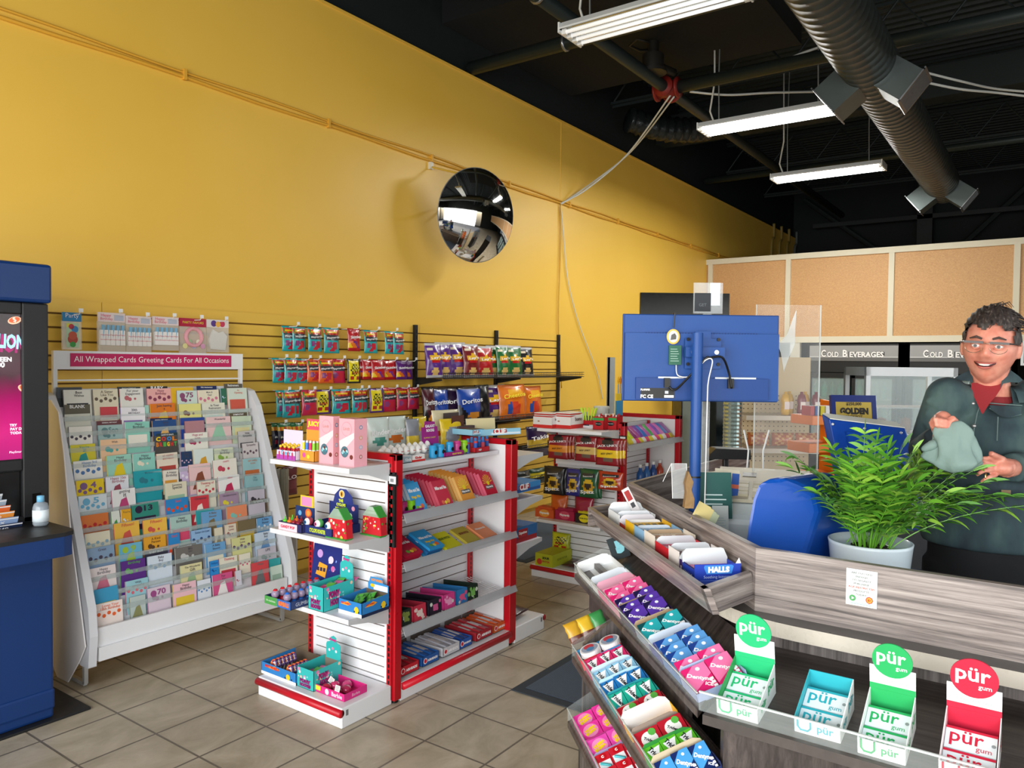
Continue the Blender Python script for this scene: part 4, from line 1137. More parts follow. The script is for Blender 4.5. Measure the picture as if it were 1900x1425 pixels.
def gondola(x0, x1, y0, y1, H, label, shelves, back, group='shelving gondolas'):
    e = empty('shelving_gondola', T((x0, (y0 + y1) / 2, 0)), label, 'shelving unit', group)
    K = lambda b, n, **k: kid(b, n, e, **k)
    ym = (y0 + y1) / 2
    for X in (x0, x1 - .045):
        b = MB(); b.box(X, y0, .012, X + .045, y0 + .045, H, m_red); b.box(X, y1 - .045, .012, X + .045, y1, H, m_red); b.box(X, y0, H - .032, X + .045, y1, H, m_red)
        K(b, 'end_frame', bevel=.004)
        K(MB().box(X + .012, y0 + .045, .03, X + .033, y1 - .045, H - .03, m_white), 'end_panel')
        for yy in (y0 + .022, y1 - .022): K(MB().cyl(X + .022, yy, .018, 0, .014, m_blk), 'foot')
    w_ = x1 - x0 - .09
    b = MB(frame((x0 + .045, ym - .012, 0), (1, 0, 0), (0, 0, 1))); slat_board(b, w_, .09, H - .05, inset=.035)
    b.m = frame((x1 - .045, ym + .012, 0), (-1, 0, 0), (0, 0, 1)); slat_board(b, w_, .09, H - .05, inset=.035)
    K(b, 'slotted_back')
    for xx in (x1 - .08, x0 + .05): b = MB(); strip(b, xx, ym - .015, .09, H - .05, 'x'); K(b, 'slotted_upright')
    b = MB(); b.box(x0 + .045, y0 + .005, .0, x1 - .045, y1 - .005, .085, m_white); b.box(x0 + .05, y0 + .03, -.0, x1 - .05, y1 - .03, .002, m_blk); K(b, 'base_deck', bevel=.004)
    for yy in (y0 - .004, y1 + .004): K(MB().tube([(x0 + .05, yy, .068), (x1 - .05, yy, .068)], .017, m_redr, n=12), 'bumper_rail', smooth=True)
    for (z, kind) in shelves:
        if kind == 'flat':
            b = MB(); b.box(x0 + .045, y0 + .09, z - .022, x1 - .045, ym - .015, z, m_white2); K(b, 'shelf', bevel=.002)
        else:
            b = MB(); zb = z + .012; zf = z - .03
            n = int(w_ / .022)
            for k in range(n + 1):
                x = x0 + .05 + (w_ - .01) * k / n
                b.tube([(x, ym - .016, zb), (x, y0 + .012, zf), (x, y0 + .006, zf + .02)], .0022, m_white, n=4)
            for t in (.02, .35, .65, .97): b.tube([(x0 + .046, ym - .016 + (y0 + .03 - ym) * t, zb + (zf - zb) * t - .003), (x1 - .046, ym - .016 + (y0 + .03 - ym) * t, zb + (zf - zb) * t - .003)], .0034, m_white, n=6)
            o = K(b, 'wire_shelf')
            b = MB(frame((0, 0, 0), (0, 1, 0), (0, 0, 1)))
            pr = [(y0 + .012, z - .002), (y0 + .004, z + .003), (y0 - .016, z - .038), (y0 - .013, z - .040), (y0 + .006, z - .002), (y0 + .012, z - .006)]
            b.prism(pr, x0 + .055, x1 + .005, m_lip)
            q = b.build('price_channel', o)
            q.matrix_parent_inverse = I4
    for (z, dpt) in back:
        b = MB(); b.box(x0 + .045, ym + .015, z - .022, x1 - .045, y1 - dpt, z, m_white2); K(b, 'shelf', bevel=.002)
    return e
def endcap(x, y0, y1, dirx, label, shelves, base=True, H=1.1, group='gondola end displays', D=.25):
    """end display; x = plane of the slotted panel, dirx=-1 faces the camera side"""
    e = empty('end_display', T((x, (y0 + y1) / 2, 0)), label, 'shelving unit', group)
    K = lambda b, n, **k: kid(b, n, e, **k)
    w_ = y1 - y0 - .06
    if dirx < 0: b = MB(frame((x, y1 - .03, 0), (0, -1, 0), (0, 0, 1)))
    else: b = MB(frame((x, y0 + .03, 0), (0, 1, 0), (0, 0, 1)))
    slat_board(b, w_, .09, H, M('EDEEF0', .3), pitch=.0472, inset=.02); K(b, 'slotted_back')
    for yy in (y0, y1 - .03): b = MB(); strip(b, x - .008, yy, .02, H + .03, 'y'); K(b, 'slotted_upright')
    if base:
        xa, xb = sorted((x, x + dirx * .30)); b = MB(); b.box(xa, y0, .0, xb, y1, .088, m_white); K(b, 'base_deck', bevel=.005)
        K(MB().box(x + dirx * .27 - .007, y0 - .0006, .05, x + dirx * .27 + .007, y0 + .001, .075, M('777777', .4)), 'slot')
        K(MB().tube([(x + dirx * .302, y0 - .0, .066), (x + dirx * .302, y1, .066)], .017, m_redr, n=12), 'bumper_rail', smooth=True)
    for z in shelves:
        xa, xb = sorted((x, x + dirx * D)); b = MB(); b.box(xa, y0 + .02, z - .022, xb, y1 - .02, z, m_white)
        K(b, 'shelf', bevel=.002)
        for yy in (y0 + .016, y1 - .02):
            b = MB(frame((0, yy, 0), (1, 0, 0), (0, 0, 1)))
            P_ = [(x, z), (x + dirx * D, z), (x + dirx * D, z - .022), (x + dirx * D * .55, z - .04), (x, z - .085)]
            b.prism([(p[0], p[1]) for p in P_], -.004, 0, M('C9CACC', .35)); K(b, 'bracket')
    return e
G0, G1, GY0, GY1, GH = 2.5, 3.445, 2.41, 2.99, 1.14
gondola(G0, G1, GY0, GY1, GH, 'white shelving gondola with red end frames in the middle of the shop', [(1.076, 'flat'), (.86, 'wire'), (.636, 'wire'), (.335, 'wire')], [(1.076, .02), (.80, .02), (.5, .02)])
endcap(G0 - .004, GY0 + .012, GY1, -1, 'white end display facing the door, loaded with novelty candy', [1.10, .776, .449])
zs = [oy(994, 836, GY0).z, oy(1003, 915, GY0).z, oy(1008, 998, GY0).z]
endcap(G1 + .004, GY0, GY1 - .012, 1, 'white end display on the far side of the near gondola', [zs[0] - .02, zs[1] - .02, zs[2]], D=.29)
# far gondola
FX, FX1, FY0, FY1 = 4.94, 5.98, 2.51, 3.10
gondola(FX, FX1, FY0, FY1, 1.14, 'second shelving gondola with red frames, beyond the near one', [(.965, 'wire'), (.60, 'flat')], [(1.0, .02), (.6, .02)])
endcap(FX - .004, FY0 + .02, FY1 - .0, -1, 'end display of the second gondola with jerky and seed bags', [1.085, .418], D=.27)
struct_bar = MB().box(FX - .03, FY0 + .04, .80, FX - .012, FY1 - .03, .85, m_white).build('hook_bar'); tag(struct_bar, 'white bar across the far end display, just under the jerky bags', 'bar')
# the black side channel + price tag holder on near post
b = MB(); b.box(G0 - .012, GY0 - .004, .72, G0 - .001, GY0 + .036, 1.06, M('1B1B1D', .35))
for k in range(8): b.box(G0 - .0125, GY0 + .01, .74 + .04 * k, G0 - .0119, GY0 + .02, .755 + .04 * k, m_red)
tag(b.build('plastic_channel'), 'black plastic channel clipped on the near red post', 'channel')
b = MB(frame((G0 - .016, GY0 + .03, 1.005), (0, -1, 0), (0, 0, 1))); b.box(-.005, -.004, -.004, .052, .046, .0, m_blk); b.rect(.003, .004, .042, .034, .0006, card('E8ECF0'))
for k in range(9): b.rect(.010 + .0025 * k, .012, .0012 + .0006 * (k % 2), .016, .001, m_blk)
tag(b.build('tag_holder'), 'black price tag holder with a barcode hanging on the near red post', 'price tag')
b = MB(frame((FX - .016, FY0 + .03, 1.0), (0, -1, 0), (0, 0, 1))); b.box(-.005, -.004, -.004, .052, .046, .0, m_blk); b.rect(.003, .004, .042, .034, .0006, card('E8ECF0'))
tag(b.build('tag_holder'), 'small price tag holder on the red post of the second gondola', 'price tag')

# ================================================================ products on the near end display
def tray(b, w_, h, dp, mat, inner=None, hb=None, t=.002, front=None):
    """open cardboard tray: local x 0..w, y up, z 0..-dp (front at z=0)"""
    hb = hb or h; inner = inner or mat; hf = front if front is not None else h
    b.box(0, 0, -t, w_, hf, 0, mat); b.box(0, 0, -dp, w_, hb, -dp + t, inner)
    for x in (0, w_ - t):
        b.add([(x, 0, 0), (x, 0, -dp), (x, h, -dp), (x, hf, 0), (x + t, 0, 0), (x + t, 0, -dp), (x + t, h, -dp), (x + t, hf, 0)], [(0, 1, 2, 3), (7, 6, 5, 4), (0, 3, 7, 4), (1, 5, 6, 2), (3, 2, 6, 7), (0, 4, 5, 1)], mat)
    b.box(0, 0, -dp, w_, t, 0, inner)
def blotch(b, m, w_, h, cols, n, seed, z=.0008, r=.006):
    q = random.Random(seed)
    for k in range(n): b.disc(w_ * q.uniform(.1, .9), h * q.uniform(.12, .88), r * q.uniform(.6, 1.5), z + k * .00003, card(cols[k % len(cols)]), m, n=7)
Z1, Z2, Z3, ZB = 1.10, .776, .449, .088
def lindt(xc, yb, xl, xr, yt, lab):
    m, w_, h, dp = pxbox(xc, yb, xl, xr, yt, Z1)
    b = MB(m); pk = card('EDA9B4'); b.box(0, 0, -dp, w_, h, 0, pk)
    b.disc(w_ * .5, h * .78, w_ * .34, .0006, card('E3929F')); b.disc(w_ * .5, h * .78, w_ * .31, .0009, pk); b.text('Lindt', w_ * .5, h * .79, w_ * .42, card('B07A6A'), z=.0014)
    b.poly([(0, h * .52), (w_, h * .72), (w_, h * .6), (w_ * .55, h * .42), (w_ * .1, h * .3)], .0007, card('F6D4D8'))
    b.disc(w_ * .38, h * .3, w_ * .25, .001, card('4A6E7C'), ry=h * .12)
    for k, c in enumerate(('8ED0DA', 'C9E2E6', '6A3A2E', '3A8CA0', 'A8D8DC')): b.disc(w_ * (.25 + .07 * k), h * (.28 + .03 * (k % 3)), w_ * .07, .0014, card(c), n=8)
    b.disc(w_ * .82, h * .2, w_ * .11, .001, card('6B2E26'), n=12)
    s_ = SIDE(w_)
    for k, (c, f_) in enumerate((('4A86B4', .82), ('D9A06A', .6), ('8FB8D8', .4), ('A2463A', .2))): b.disc(dp * .5, h * f_, .009, .0006, card(c), s_); b.disc(dp * .5, h * f_, .006, .001, card('E8C8C8'), s_, n=8)
    tag(b.build('chocolate_box', bevel=.001), lab, 'chocolate box', 'tall pink chocolate boxes')
lindt(657, 867, 629, 681, 778, 'tall pink chocolate box at the corner of the top end shelf, right one of two')
lindt(618, 862, 592, 630, 773, 'tall pink chocolate box on the top end shelf, left one of two')
# candy tubes display
m, w_, h, dp = pxbox(583, 858, 556, 596, 800, Z1)
b = MB(m); tray(b, w_, h * .35, dp, card('E89A3A'), hb=h * 1.0); b.disc(w_ * .3, h * .2, .011, .001, card('D050A0')); b.disc(w_ * .6, h * .16, .009, .001, card('F0E03A'))
b.box(.004, h, -dp, w_ - .004, h * 1.35, -dp + .002, card('E8506A')); b.text('JUICY', w_ / 2, h * 1.18, w_ * .8, card('F2E43A'), z=-dp + .003, bold=.05)
tag(b.build('tube_display_box'), 'bright candy tube display box left of the pink chocolate boxes', 'display box')
for k in range(4):
    for j in range(2):
        c = ['6CC02E', 'D8322A', '6A3AA0', 'E86A2A'][k]
        P = m @ Vector((w_ * (.16 + .23 * k), .003, -dp * (.25 + .5 * j)))
        bb = MB(T(P)); bb.cyl(0, 0, .0075, 0, .035, card(c), n=10); bb.cyl(0, 0, .0078, .035, .05, card('F0F0EE'), n=10); bb.cyl(0, 0, .0072, .05, .082, card(['E8D83A', '3A7AD0', 'D83A6A', '8AD03A'][k]), n=10); bb.cyl(0, 0, .006, .082, .09, M('E4ECEE', .1), n=10)
        tag(bb.build('candy_tube'), '%s candy tube in the %s row of the tube display, next to the pink boxes' % (['green', 'red', 'purple', 'orange'][k], ['front', 'back'][j]), 'candy', 'candy tubes')
# bottle lollipop display
m, w_, h, dp = pxbox(548, 855, 513, 562, 838, Z1)
b = MB(m); tray(b, w_, h * 1.0, dp, card('D8D0E8'), hb=h * 3.2); b.rect(0, 0, w_, h * .5, .0006, card('B04AB0')); b.text('Candy', w_ / 2, h * .7, w_ * .5, card('3A9AC0'), bold=.03)
tag(b.build('lollipop_display_box'), 'multicoloured tray of red bottle candies at the left end of the top shelf', 'display box')
for k in range(4):
    for j in range(3):
        P = m @ Vector((w_ * (.15 + .23 * k), .003, -dp * (.18 + .32 * j)))
        bb = MB(T(P)); bb.lathe([(.001, 0), (.009, 0), (.010, .03), (.005, .042), (.005, .05), (.001, .051)], M('C81E30' if (k + j) % 3 else 'D8384A', .15, trans=.2), n=10); bb.ball((0, 0, .056 + .004 * (j)), .007, card('F2C83A'), n=8)
        tag(bb.build('bottle_candy', smooth=True), 'red baby-bottle candy with a yellow cap, %s row, %s from the left' % (['front', 'middle', 'back'][j], ORD[k]), 'candy', 'red bottle candies')
# ---- shelf 2
def card_display(name, lab, m, w_, h, c, texts, hb_shape=None):
    b = MB(m); 
    return b
m, w_, h, dp = pxbox(560, 990, 517, 592, 975, Z2)
b = MB(m); tray(b, w_, h, dp, card('26265A'), hb=h * 1.0); b.rect(0, 0, w_ * .8, h * .9, .0006, card('F0D0D8')); b.text('CANDY POP', w_ * .4, h * .45, w_ * .6, card('D82A50'), z=.001, bold=.05)
hh = .105
b.box(w_ * .1, h, -dp + .012, w_ * .9, h + hh * .6, -dp + .016, card('1E3468')); b.disc(w_ * .66, h + hh * .34, .022, -dp + .0165, card('E2622E')); b.disc(w_ * .66, h + hh * .34, .013, -dp + .017, card('F0A04A')); b.disc(w_ * .3, h + hh * .3, .012, -dp + .017, card('6AA8D8')); b.box(w_ * .3, h + hh * .6, -dp + .01, w_ * .86, h + hh * 1.1, -dp + .014, card('E8C63A')); b.rect(w_ * .36, h + hh * .64, w_ * .42, hh * .4, -dp + .0146, card('DE8EC0'))
tag(b.build('candy_display_box'), 'navy candy display with an orange blast card, left on the second end shelf', 'display box')
for k in range(5):
    for j in range(2):
        P = m @ Vector((w_ * (.12 + .19 * k), .002, -dp * (.22 + .42 * j)))
        bb = MB(T(P)); c = ['5CC83A', 'F07A2A', 'A01E2E', '8A1E3A', '2A2030'][k]
        bb.cyl(0, 0, .011, 0, .022, M('C8CCD0', .1, trans=.4), n=10); bb.ball((0, 0, .033), .012, M(c, .2), n=12); bb.cyl(0, 0, .003, .04, .055, card(c), n=8)
        tag(bb.build('candy_toy', smooth=True), '%s novelty candy toy, %s row of the left tray, second end shelf' % (['green', 'orange', 'red', 'maroon', 'black'][k], ['front', 'back'][j]), 'candy', 'novelty candy toys')
m, w_, h, dp = pxbox(616, 999, 557, 668, 983, Z2)
b = MB(m); tray(b, w_, h, dp, card('22306E')); b.text('CYCLOPS MONSTER', w_ * .55, h * .5, w_ * .5, card('C8D83A'), z=.001, bold=.05, h=h * .5)
y0 = h; zf = -dp + .01
b.box(w_ * .08, y0, zf - .003, w_ * .98, y0 + .085, zf, card('1F2E70')); b.poly([(w_ * .2, y0 + .08), (w_ * .85, y0 + .08), (w_ * .8, y0 + .12), (w_ * .62, y0 + .15), (w_ * .42, y0 + .15), (w_ * .26, y0 + .12)], zf + .0002, card('28367E'))
b.disc(w_ * .48, y0 + .125, .019, zf + .0008, card('F0DDB0')); b.disc(w_ * .48, y0 + .125, .014, zf + .0012, card('EBA83A')); b.disc(w_ * .48, y0 + .125, .004, zf + .0016, card('20180E'), ry=.010)
for k, t in enumerate(('THE', 'CYCLOPS', 'MONSTER')): b.text(t, w_ * .46, y0 + .094 - .019 * k, [.03, .062, .075][k], card('D8E83A'), z=zf + .002, bold=.06, h=.014)
b.disc(w_ * .75, y0 + .03, .013, zf + .001, card('C8E0D8')); b.disc(w_ * .84, y0 + .065, .011, zf + .001, card('E8A0B8')); b.disc(w_ * .72, y0 + .012, .01, zf + .001, card('8A4AA0'))
tag(b.build('eyeball_display_box'), 'dark blue eyeball candy display with a tall monster card', 'display box')
for k in range(3):
    P = m @ Vector((w_ * (.18 + .33 * k), h + .012, -.018))
    c = ['A83A50', '4FA85A', 'B03A4E'][k]
    bb = MB(frame(P, (0, -1, 0), (0, 0, 1))); bb.ball((0, 0, 0), .0205, M(c, .25), n=18)
    bb.ball((0, 0, .0045), .0185, M('F0EEEA', .2), n=18); bb.disc(0, 0, .0085, .0232, M(['2E6EA8', 'D05A90', '2E6EA8'][k], .2)); bb.disc(0, 0, .004, .0236, m_blk)
    for q in range(5): bb.ball((.016 * math.cos(.6 + q * .5), .017 * math.sin(.6 + q * .5), -.004), .004, M(c, .3), n=6)
    tag(bb.build('eyeball_candy', smooth=True), '%s eyeball candy, %s in the front row of the monster tray' % (['red', 'green', 'crimson'][k], ['left', 'centre', 'right'][k]), 'candy', 'eyeball candies')
def house(xc, yb, xl, xr, yt, lab):
    m, w_, h, dp = pxbox(xc, yb, xl, xr, yt, Z2)
    e = empty('candy_house_container', m, lab, 'candy container', 'house-shaped strawberry candy packs')
    gr = M('3E9A40', .25); dp = .045
    b = MB(); b.prism([(w_ * .05, 0), (w_ * .95, 0), (w_, .006), (0, .006)], -dp, 0, gr); b.box(-.002, 0, -dp * .7, w_ + .002, .005, .006, gr); b.build('base', e)
    b = MB(); b.prism([(0, .006), (w_, .006), (w_ * .93, h * .66), (w_ * .07, h * .66)], -dp + .004, -.004, M('C82A32', .25))
    q = random.Random(int(xc))
    for k in range(26): b.disc(w_ * q.uniform(.08, .92), h * q.uniform(.06, .64), .006 * q.uniform(.6, 1.4), -.0036 + k * .00004, M(['E84A44', 'F2E4DA', '5AA83A', 'C81E2E', 'F08A7A', 'F0D24A'][k % 6], .3), n=7)
    for k in range(8): b.disc(dp * q.uniform(.1, .9), h * q.uniform(.06, .6), .006, .0006, M(['4E9A34', '3E8A30', 'C82A32'][k % 3], .3), T((w_ * .955, 0, 0)) @ RY(PI / 2), n=7)
    b.build('candy_filling', e)
    b = MB(); b.prism([(w_ * .05, h * .66), (w_ * .95, h * .66), (w_ * .62, h), (w_ * .38, h)], -dp, 0, M('BFDCC0', .08, alpha=.5, spec=.8)); 
    b.add([(w_ * .95, h * .66, .001), (w_ * .95, h * .66, -dp), (w_ * .62, h, -dp), (w_ * .62, h, .001)], [(0, 1, 2, 3)], gr); b.add([(w_ * .38, h, .001), (w_ * .62, h, .001), (w_ * .62, h, -dp), (w_ * .38, h, -dp)], [(0, 1, 2, 3)], gr)
    b.prism([(w_ * .9, h * .66), (w_ * .96, h * .66), (w_ * .64, h), (w_ * .6, h)], -dp, .001, gr); b.build('roof', e)
house(642, 1004, 606, 652, 947, 'house-shaped strawberry candy pack with a green roof, left one of two')
house(706, 998, 670, 712, 943, 'house-shaped strawberry candy pack with a green roof, right one of two')
# ---- shelf 3
m, w_, h, dp = pxbox(539, 1133, 491, 628, 1118, Z3)
b = MB(m); tray(b, w_, h, dp, card('2A3A6A')); b.rect(0, 0, w_ * .5, h, .0006, card('4E9A4A')); b.rect(w_ * .5, 0, w_ * .5, h, .0006, card('3A6AB8')); b.text('GUMBALLS', w_ * .74, h * .5, w_ * .4, card('F07A2A'), z=.001, bold=.07, h=h * .6); b.text('10 machines', w_ * .25, h * .5, w_ * .35, card('E8F0E0'), z=.001)
b.text('GUMBALLS', dp * .3, h * .5, dp * .4, card('D8D8E0'), SIDE(w_), z=.0006)
tag(b.build('gumball_display_tray'), 'long tray of miniature gumball machines overhanging the third end shelf', 'display tray')
proto = None
for j in range(7):
    for k in range(2):
        P = m @ Vector((w_ * (.28 + .46 * k), .003, -dp * (.07 + .142 * j)))
        if proto is None:
            ee = empty('gumball_machine', T(P), 'x', 'candy toy', 'miniature gumball machines')
            cr = M('C8202E', .2)
            bb = MB(); bb.lathe([(.001, 0), (.016, 0), (.017, .012), (.010, .02), (.012, .026)], cr, n=14); bb.build('base', ee, smooth=True)
            bb = MB(); bb.ball((0, 0, .043), .0185, M('B9A8C8', .06, alpha=.55, spec=.8), n=14); bb.build('globe', ee, smooth=True)
            bb = MB(); q = random.Random(5)
            for t in range(14):
                a = q.uniform(0, 6.28); r_ = .010 * q.random() ** .5; bb.ball((r_ * math.cos(a), r_ * math.sin(a), .034 + .016 * q.random()), .0045, M(['D83A4A', '3A7AD8', 'E8C83A', 'D86AA8', '4AB85A'][t % 5], .3), n=6)
            bb.build('gumballs', ee)['kind'] = 'stuff'
            bb = MB(); bb.lathe([(.001, .066), (.008, .065), (.010, .06), (.011, .058)], cr, n=12); bb.build('lid', ee, smooth=True)
            proto = (ee, {}); o = ee
        else:
            o = clone(proto[0], T(P), 'x')
        o['label'] = 'miniature gumball machine, %s row, %s from the front edge' % (['left', 'right'][k], ORD[j])
        if k == 1:
            for ch in o.children:
                if ch.name.startswith('base') or ch.name.startswith('lid'):
                    if 'bl' + ch.name.split('.')[0] not in proto[1]:
                        me = ch.data.copy(); me.materials.clear(); me.materials.append(M('2A6AC8', .2)); proto[1]['bl' + ch.name.split('.')[0]] = me
                    ch.data = proto[1]['bl' + ch.name.split('.')[0]]
def pony(m, w_, h, dp, lab, full, hb):
    b = MB(m); tq = card('34B8B4'); tray(b, w_, h, dp, tq, card('8A7E70'), front=h * .96)
    for M_, ww, n in ((I4, w_, 10), (SIDE(w_), dp, 14)):
        blotch(b, M_, ww, h, ['E884B0', '8EDCD8', 'F2C8A8', '5CCFC8', 'F4E2EA'], n, 11, r=.006)
    b.text('PONY', w_ * .5, h * .36, w_ * .66, card('8A1E6A'), z=.0014, bold=.12, h=h * .2); b.text('HOOVES', w_ * .5, h * .16, w_ * .66, card('8A1E6A'), z=.0014, bold=.12, h=h * .18)
    s_ = SIDE(w_); b.text('PONY', dp * .34, h * .62, dp * .36, card('A01E6E'), s_, z=.0014, bold=.1, h=h * .3); b.text('HOOVES', dp * .42, h * .3, dp * .42, card('A01E6E'), s_, z=.0014, bold=.1, h=h * .28)
    # rounded header card
    zz = -dp + .004; W0, W1 = w_ * .1, w_ * .95
    b.prism([(W0, h * .9), (W1, h * .9), (W1, h + hb * .55), (W1 - .006, h + hb * .65), ((W0 + W1) / 2 + .02, h + hb * .72), ((W0 + W1) / 2 + .018, h + hb * .92), ((W0 + W1) / 2, h + hb), ((W0 + W1) / 2 - .018, h + hb * .92), ((W0 + W1) / 2 - .02, h + hb * .72), (W0 + .006, h + hb * .65), (W0, h + hb * .55)], zz - .002, zz, tq)
    b.text('Pony', w_ * .52, h + hb * .8, w_ * .42, card('C83A8A'), z=zz + .001, bold=.1, h=hb * .16)
    for k, c in enumerate(('F4E2EA', 'E884B0', 'E8E0F0')): b.disc(w_ * (.3 + .2 * k), h + hb * (.3 + .1 * (k % 2)), .007, zz + .0008, card(c), n=8)
    tag(b.build('turquoise_candy_box'), lab, 'display box', 'turquoise pony candy boxes')
    q = random.Random(3)
    for k in range(full):
        P = m @ Vector((w_ * q.uniform(.25, .75), h * (.72 if full > 6 else .5), -dp * (.12 + .8 * k / max(1, full - 1) if full > 6 else .1 + .08 * k)))
        c = ['D02A7A', '5CB83A', 'C01E50', 'E05A9A'][k % 4]
        o = pouch(.05, .06, .012, lambda u, v: foil(c), nx=5, ny=5, seed=k, m=frame(P, (0, -1, .1), (1, 0, .25 + .2 * (k % 2)))).build('candy_packet', smooth=True)
        tag(o, '%s candy packet, %s from the front in the %s pony box' % (['magenta', 'green', 'crimson', 'pink'][k % 4], ORD[k], 'upper' if full > 6 else 'lower'), 'candy', 'packets in the pony boxes')
m, w_, h, dp = pxbox(600, 1137, 572, 657, 1090, Z3)
pony(m, w_, h, dp, 'turquoise pony candy box on the third end shelf, with a rounded header', 8, .10)
m, w_, h, dp = pxbox(582, 1284, 551, 634, 1245, ZB)
pony(m, w_, h, dp, 'turquoise pony candy box on the base shelf near the floor', 4, .10)
# hot wheels tray shelf 3
def racer(m, w_, h, dp, lab, hdr):
    b = MB(m); bl = card('2C7FC4'); tray(b, w_, h, dp, bl, card('6A5A48'), front=h * .9)
    b.rect(0, 0, w_, h * .22, .0006, card('F0F2F2')); s_ = SIDE(w_); b.rect(0, 0, dp, h * .2, .0006, card('1E2A4A'), s_)
    for M_, ww in ((I4, w_), (s_, dp)):
        b.prism([(ww * .1, h * .6), (ww * .4, h * .85), (ww * .55, h * .7), (ww * .4, h * .58)], .0007, .001, card('F0A02A'), M_)
        b.disc(ww * .78, h * .42, min(.014, ww * .16), .001, card('F2C81E'), M_, ry=h * .22); b.disc(ww * .7, h * .32, .004, .0014, m_blk, M_); b.disc(ww * .88, h * .32, .004, .0014, m_blk, M_)
    b.text('HOT WHEELS', dp * .3, h * .72, dp * .3, card('D82A2A'), s_, z=.0016, bold=.06); b.text('HOT WHEELS', w_ * .32, h * .7, w_ * .4, card('D82A2A'), z=.0016, bold=.06)
    if hdr:
        zz = -dp + .003; b.prism([(w_ * .1, h), (w_ * .98, h), (w_ * .98, h + hdr * .55), (w_ * .75, h + hdr * .6), (w_ * .7, h + hdr), (w_ * .2, h + hdr * .95), (w_ * .15, h + hdr * .6), (w_ * .1, h + hdr * .5)], zz - .002, zz, card('3A90D0'))
        b.rect(w_ * .35, h + .002, w_ * .6, hdr * .4, zz + .0006, card('F0F4F6')); b.disc(w_ * .3, h + hdr * .32, .014, zz + .001, card('F2C81E'), ry=.008); b.text('HOT WHEELS', w_ * .5, h + hdr * .75, w_ * .5, card('F0902A'), z=zz + .001, bold=.06, h=hdr * .2)
    tag(b.build('racing_candy_tray'), lab, 'display tray', 'blue racing-car candy trays')
m, w_, h, dp = pxbox(671, 1148, 628, 722, 1118, Z3)
racer(m, w_, h, dp, 'blue racing-car candy tray with green candies, right end of the third end shelf', .06)
q = random.Random(9)
for k in range(7):
    P = m @ Vector((w_ * q.uniform(.25, .75), h * .5, -dp * (.15 + .1 * k)))
    tag(pouch(.045, .05, .02, lambda u, v: foil('4FA83A' if (u + v) % .4 < .2 else '2E6A2A'), nx=5, ny=5, seed=k, m=frame(P, (0, -1, .2), (1, 0, .3 + .3 * (k % 3)))).build('wrapped_candy', smooth=True), 'green wrapped candy in the racing-car tray, %s from the front' % ORD[k], 'candy', 'green wrapped candies')
# navy card standing behind
P = oz(594, 1060, Z3)
m = frame((2.47, 2.955, Z3), (0, -1, 0), (.12, 0, 1))
b = MB(m); b.box(0, 0, -.003, .20, .215, 0, card('202A78')); b.disc(.05, .17, .02, .0006, card('C89AD8')); b.disc(.13, .15, .018, .0006, card('E8D8E8')); b.disc(.15, .11, .014, .0007, card('D86AA8')); b.prism([(.03, .07), (.10, .06), (.11, .12), (.05, .13)], .0005, .001, card('F0A82A'))
for k in range(3): b.rect(.038 + .022 * k, .088, .016, .018, .0014, card('2A2A4A'))
blotch(b, I4, .2, .2, ['5A6AD8', 'F0F0FA', '8AA8F0'], 14, 4, r=.003); b.rect(.11, .02, .08, .03, .0008, card('E8ECF4'))
tag(b.build('header_card'), 'dark blue space-themed card standing behind the gumball machines', 'display card')
# ---- base shelf
m, w_, h, dp = pxbox(549, 1273, 485, 612, 1248, ZB)
racer(m, w_, h, dp, 'blue racing-car tray of swirl lollipops on the base shelf', 0)
for j in range(6):
    for k in range(2):
        if k == 1 and j > 4: continue
        P = m @ Vector((w_ * (.27 + .46 * k), .052, -dp * (.10 + .11 * j)))
        bb = MB(frame(P, (0, -1, 0), (.25, 0, 1)))
        pts = []
        for t in range(46):
            a = t * .42; r_ = .003 + .00044 * t; pts.append((r_ * math.cos(a), r_ * math.sin(a), 0))
        for seg in range(0, 45, 3): bb.tube(pts[seg:seg + 4], .0042, M(['E87A2A', 'F0E4DC', '5A3A80', 'E8622A'][(seg // 3) % 4], .2, coat=.5), n=6)
        bb.tube([(0, -.022, 0), (0, -.05, 0)], .002, card('F0F0EE'), n=5)
        tag(bb.build('swirl_lollipop', smooth=True), 'orange and purple swirl lollipop, %s row, %s from the front' % (['left', 'right'][k], ORD[j]), 'lollipop', 'swirl lollipops')
m, w_, h, dp = pxbox(639, 1303, 584, 681, 1289, ZB)
b = MB(m); tray(b, w_, h, dp, card('D82A80')); b.rect(0, h * .3, w_ * .2, h * .6, .0006, card('F0D83A')); b.disc(w_ * .42, h * .5, .012, .001, card('E8E0F4'), ry=h * .4); b.text('Barbie', w_ * .75, h * .5, w_ * .35, card('F4D8E8'), z=.001, bold=.03); b.text('Barbie', dp * .5, h * .5, dp * .35, card('E8C8D8'), SIDE(w_), z=.001)
tag(b.build('pink_candy_tray', bevel=.0008), 'shallow pink tray of heart candies at the front corner of the base shelf', 'display tray')
for k, (fx, fz) in enumerate(((.25, .2), (.62, .18), (.3, .5), (.68, .5), (.5, .78))):
    P = m @ Vector((w_ * fx, .004, -dp * fz))
    bb = MB(T(P)); bb.lathe([(.001, 0), (.020, 0), (.024, .012), (.020, .024), (.012, .03), (.001, .032)], M(['B01E3E', 'A01A38', 'C83A6A', 'B8305A', 'D04A80'][k], .12, coat=.4), n=16)
    tag(bb.build('heart_candy', smooth=True), 'shiny red round candy pack in the pink tray, %s from the left front' % ORD[k], 'candy', 'round candies in the pink tray')
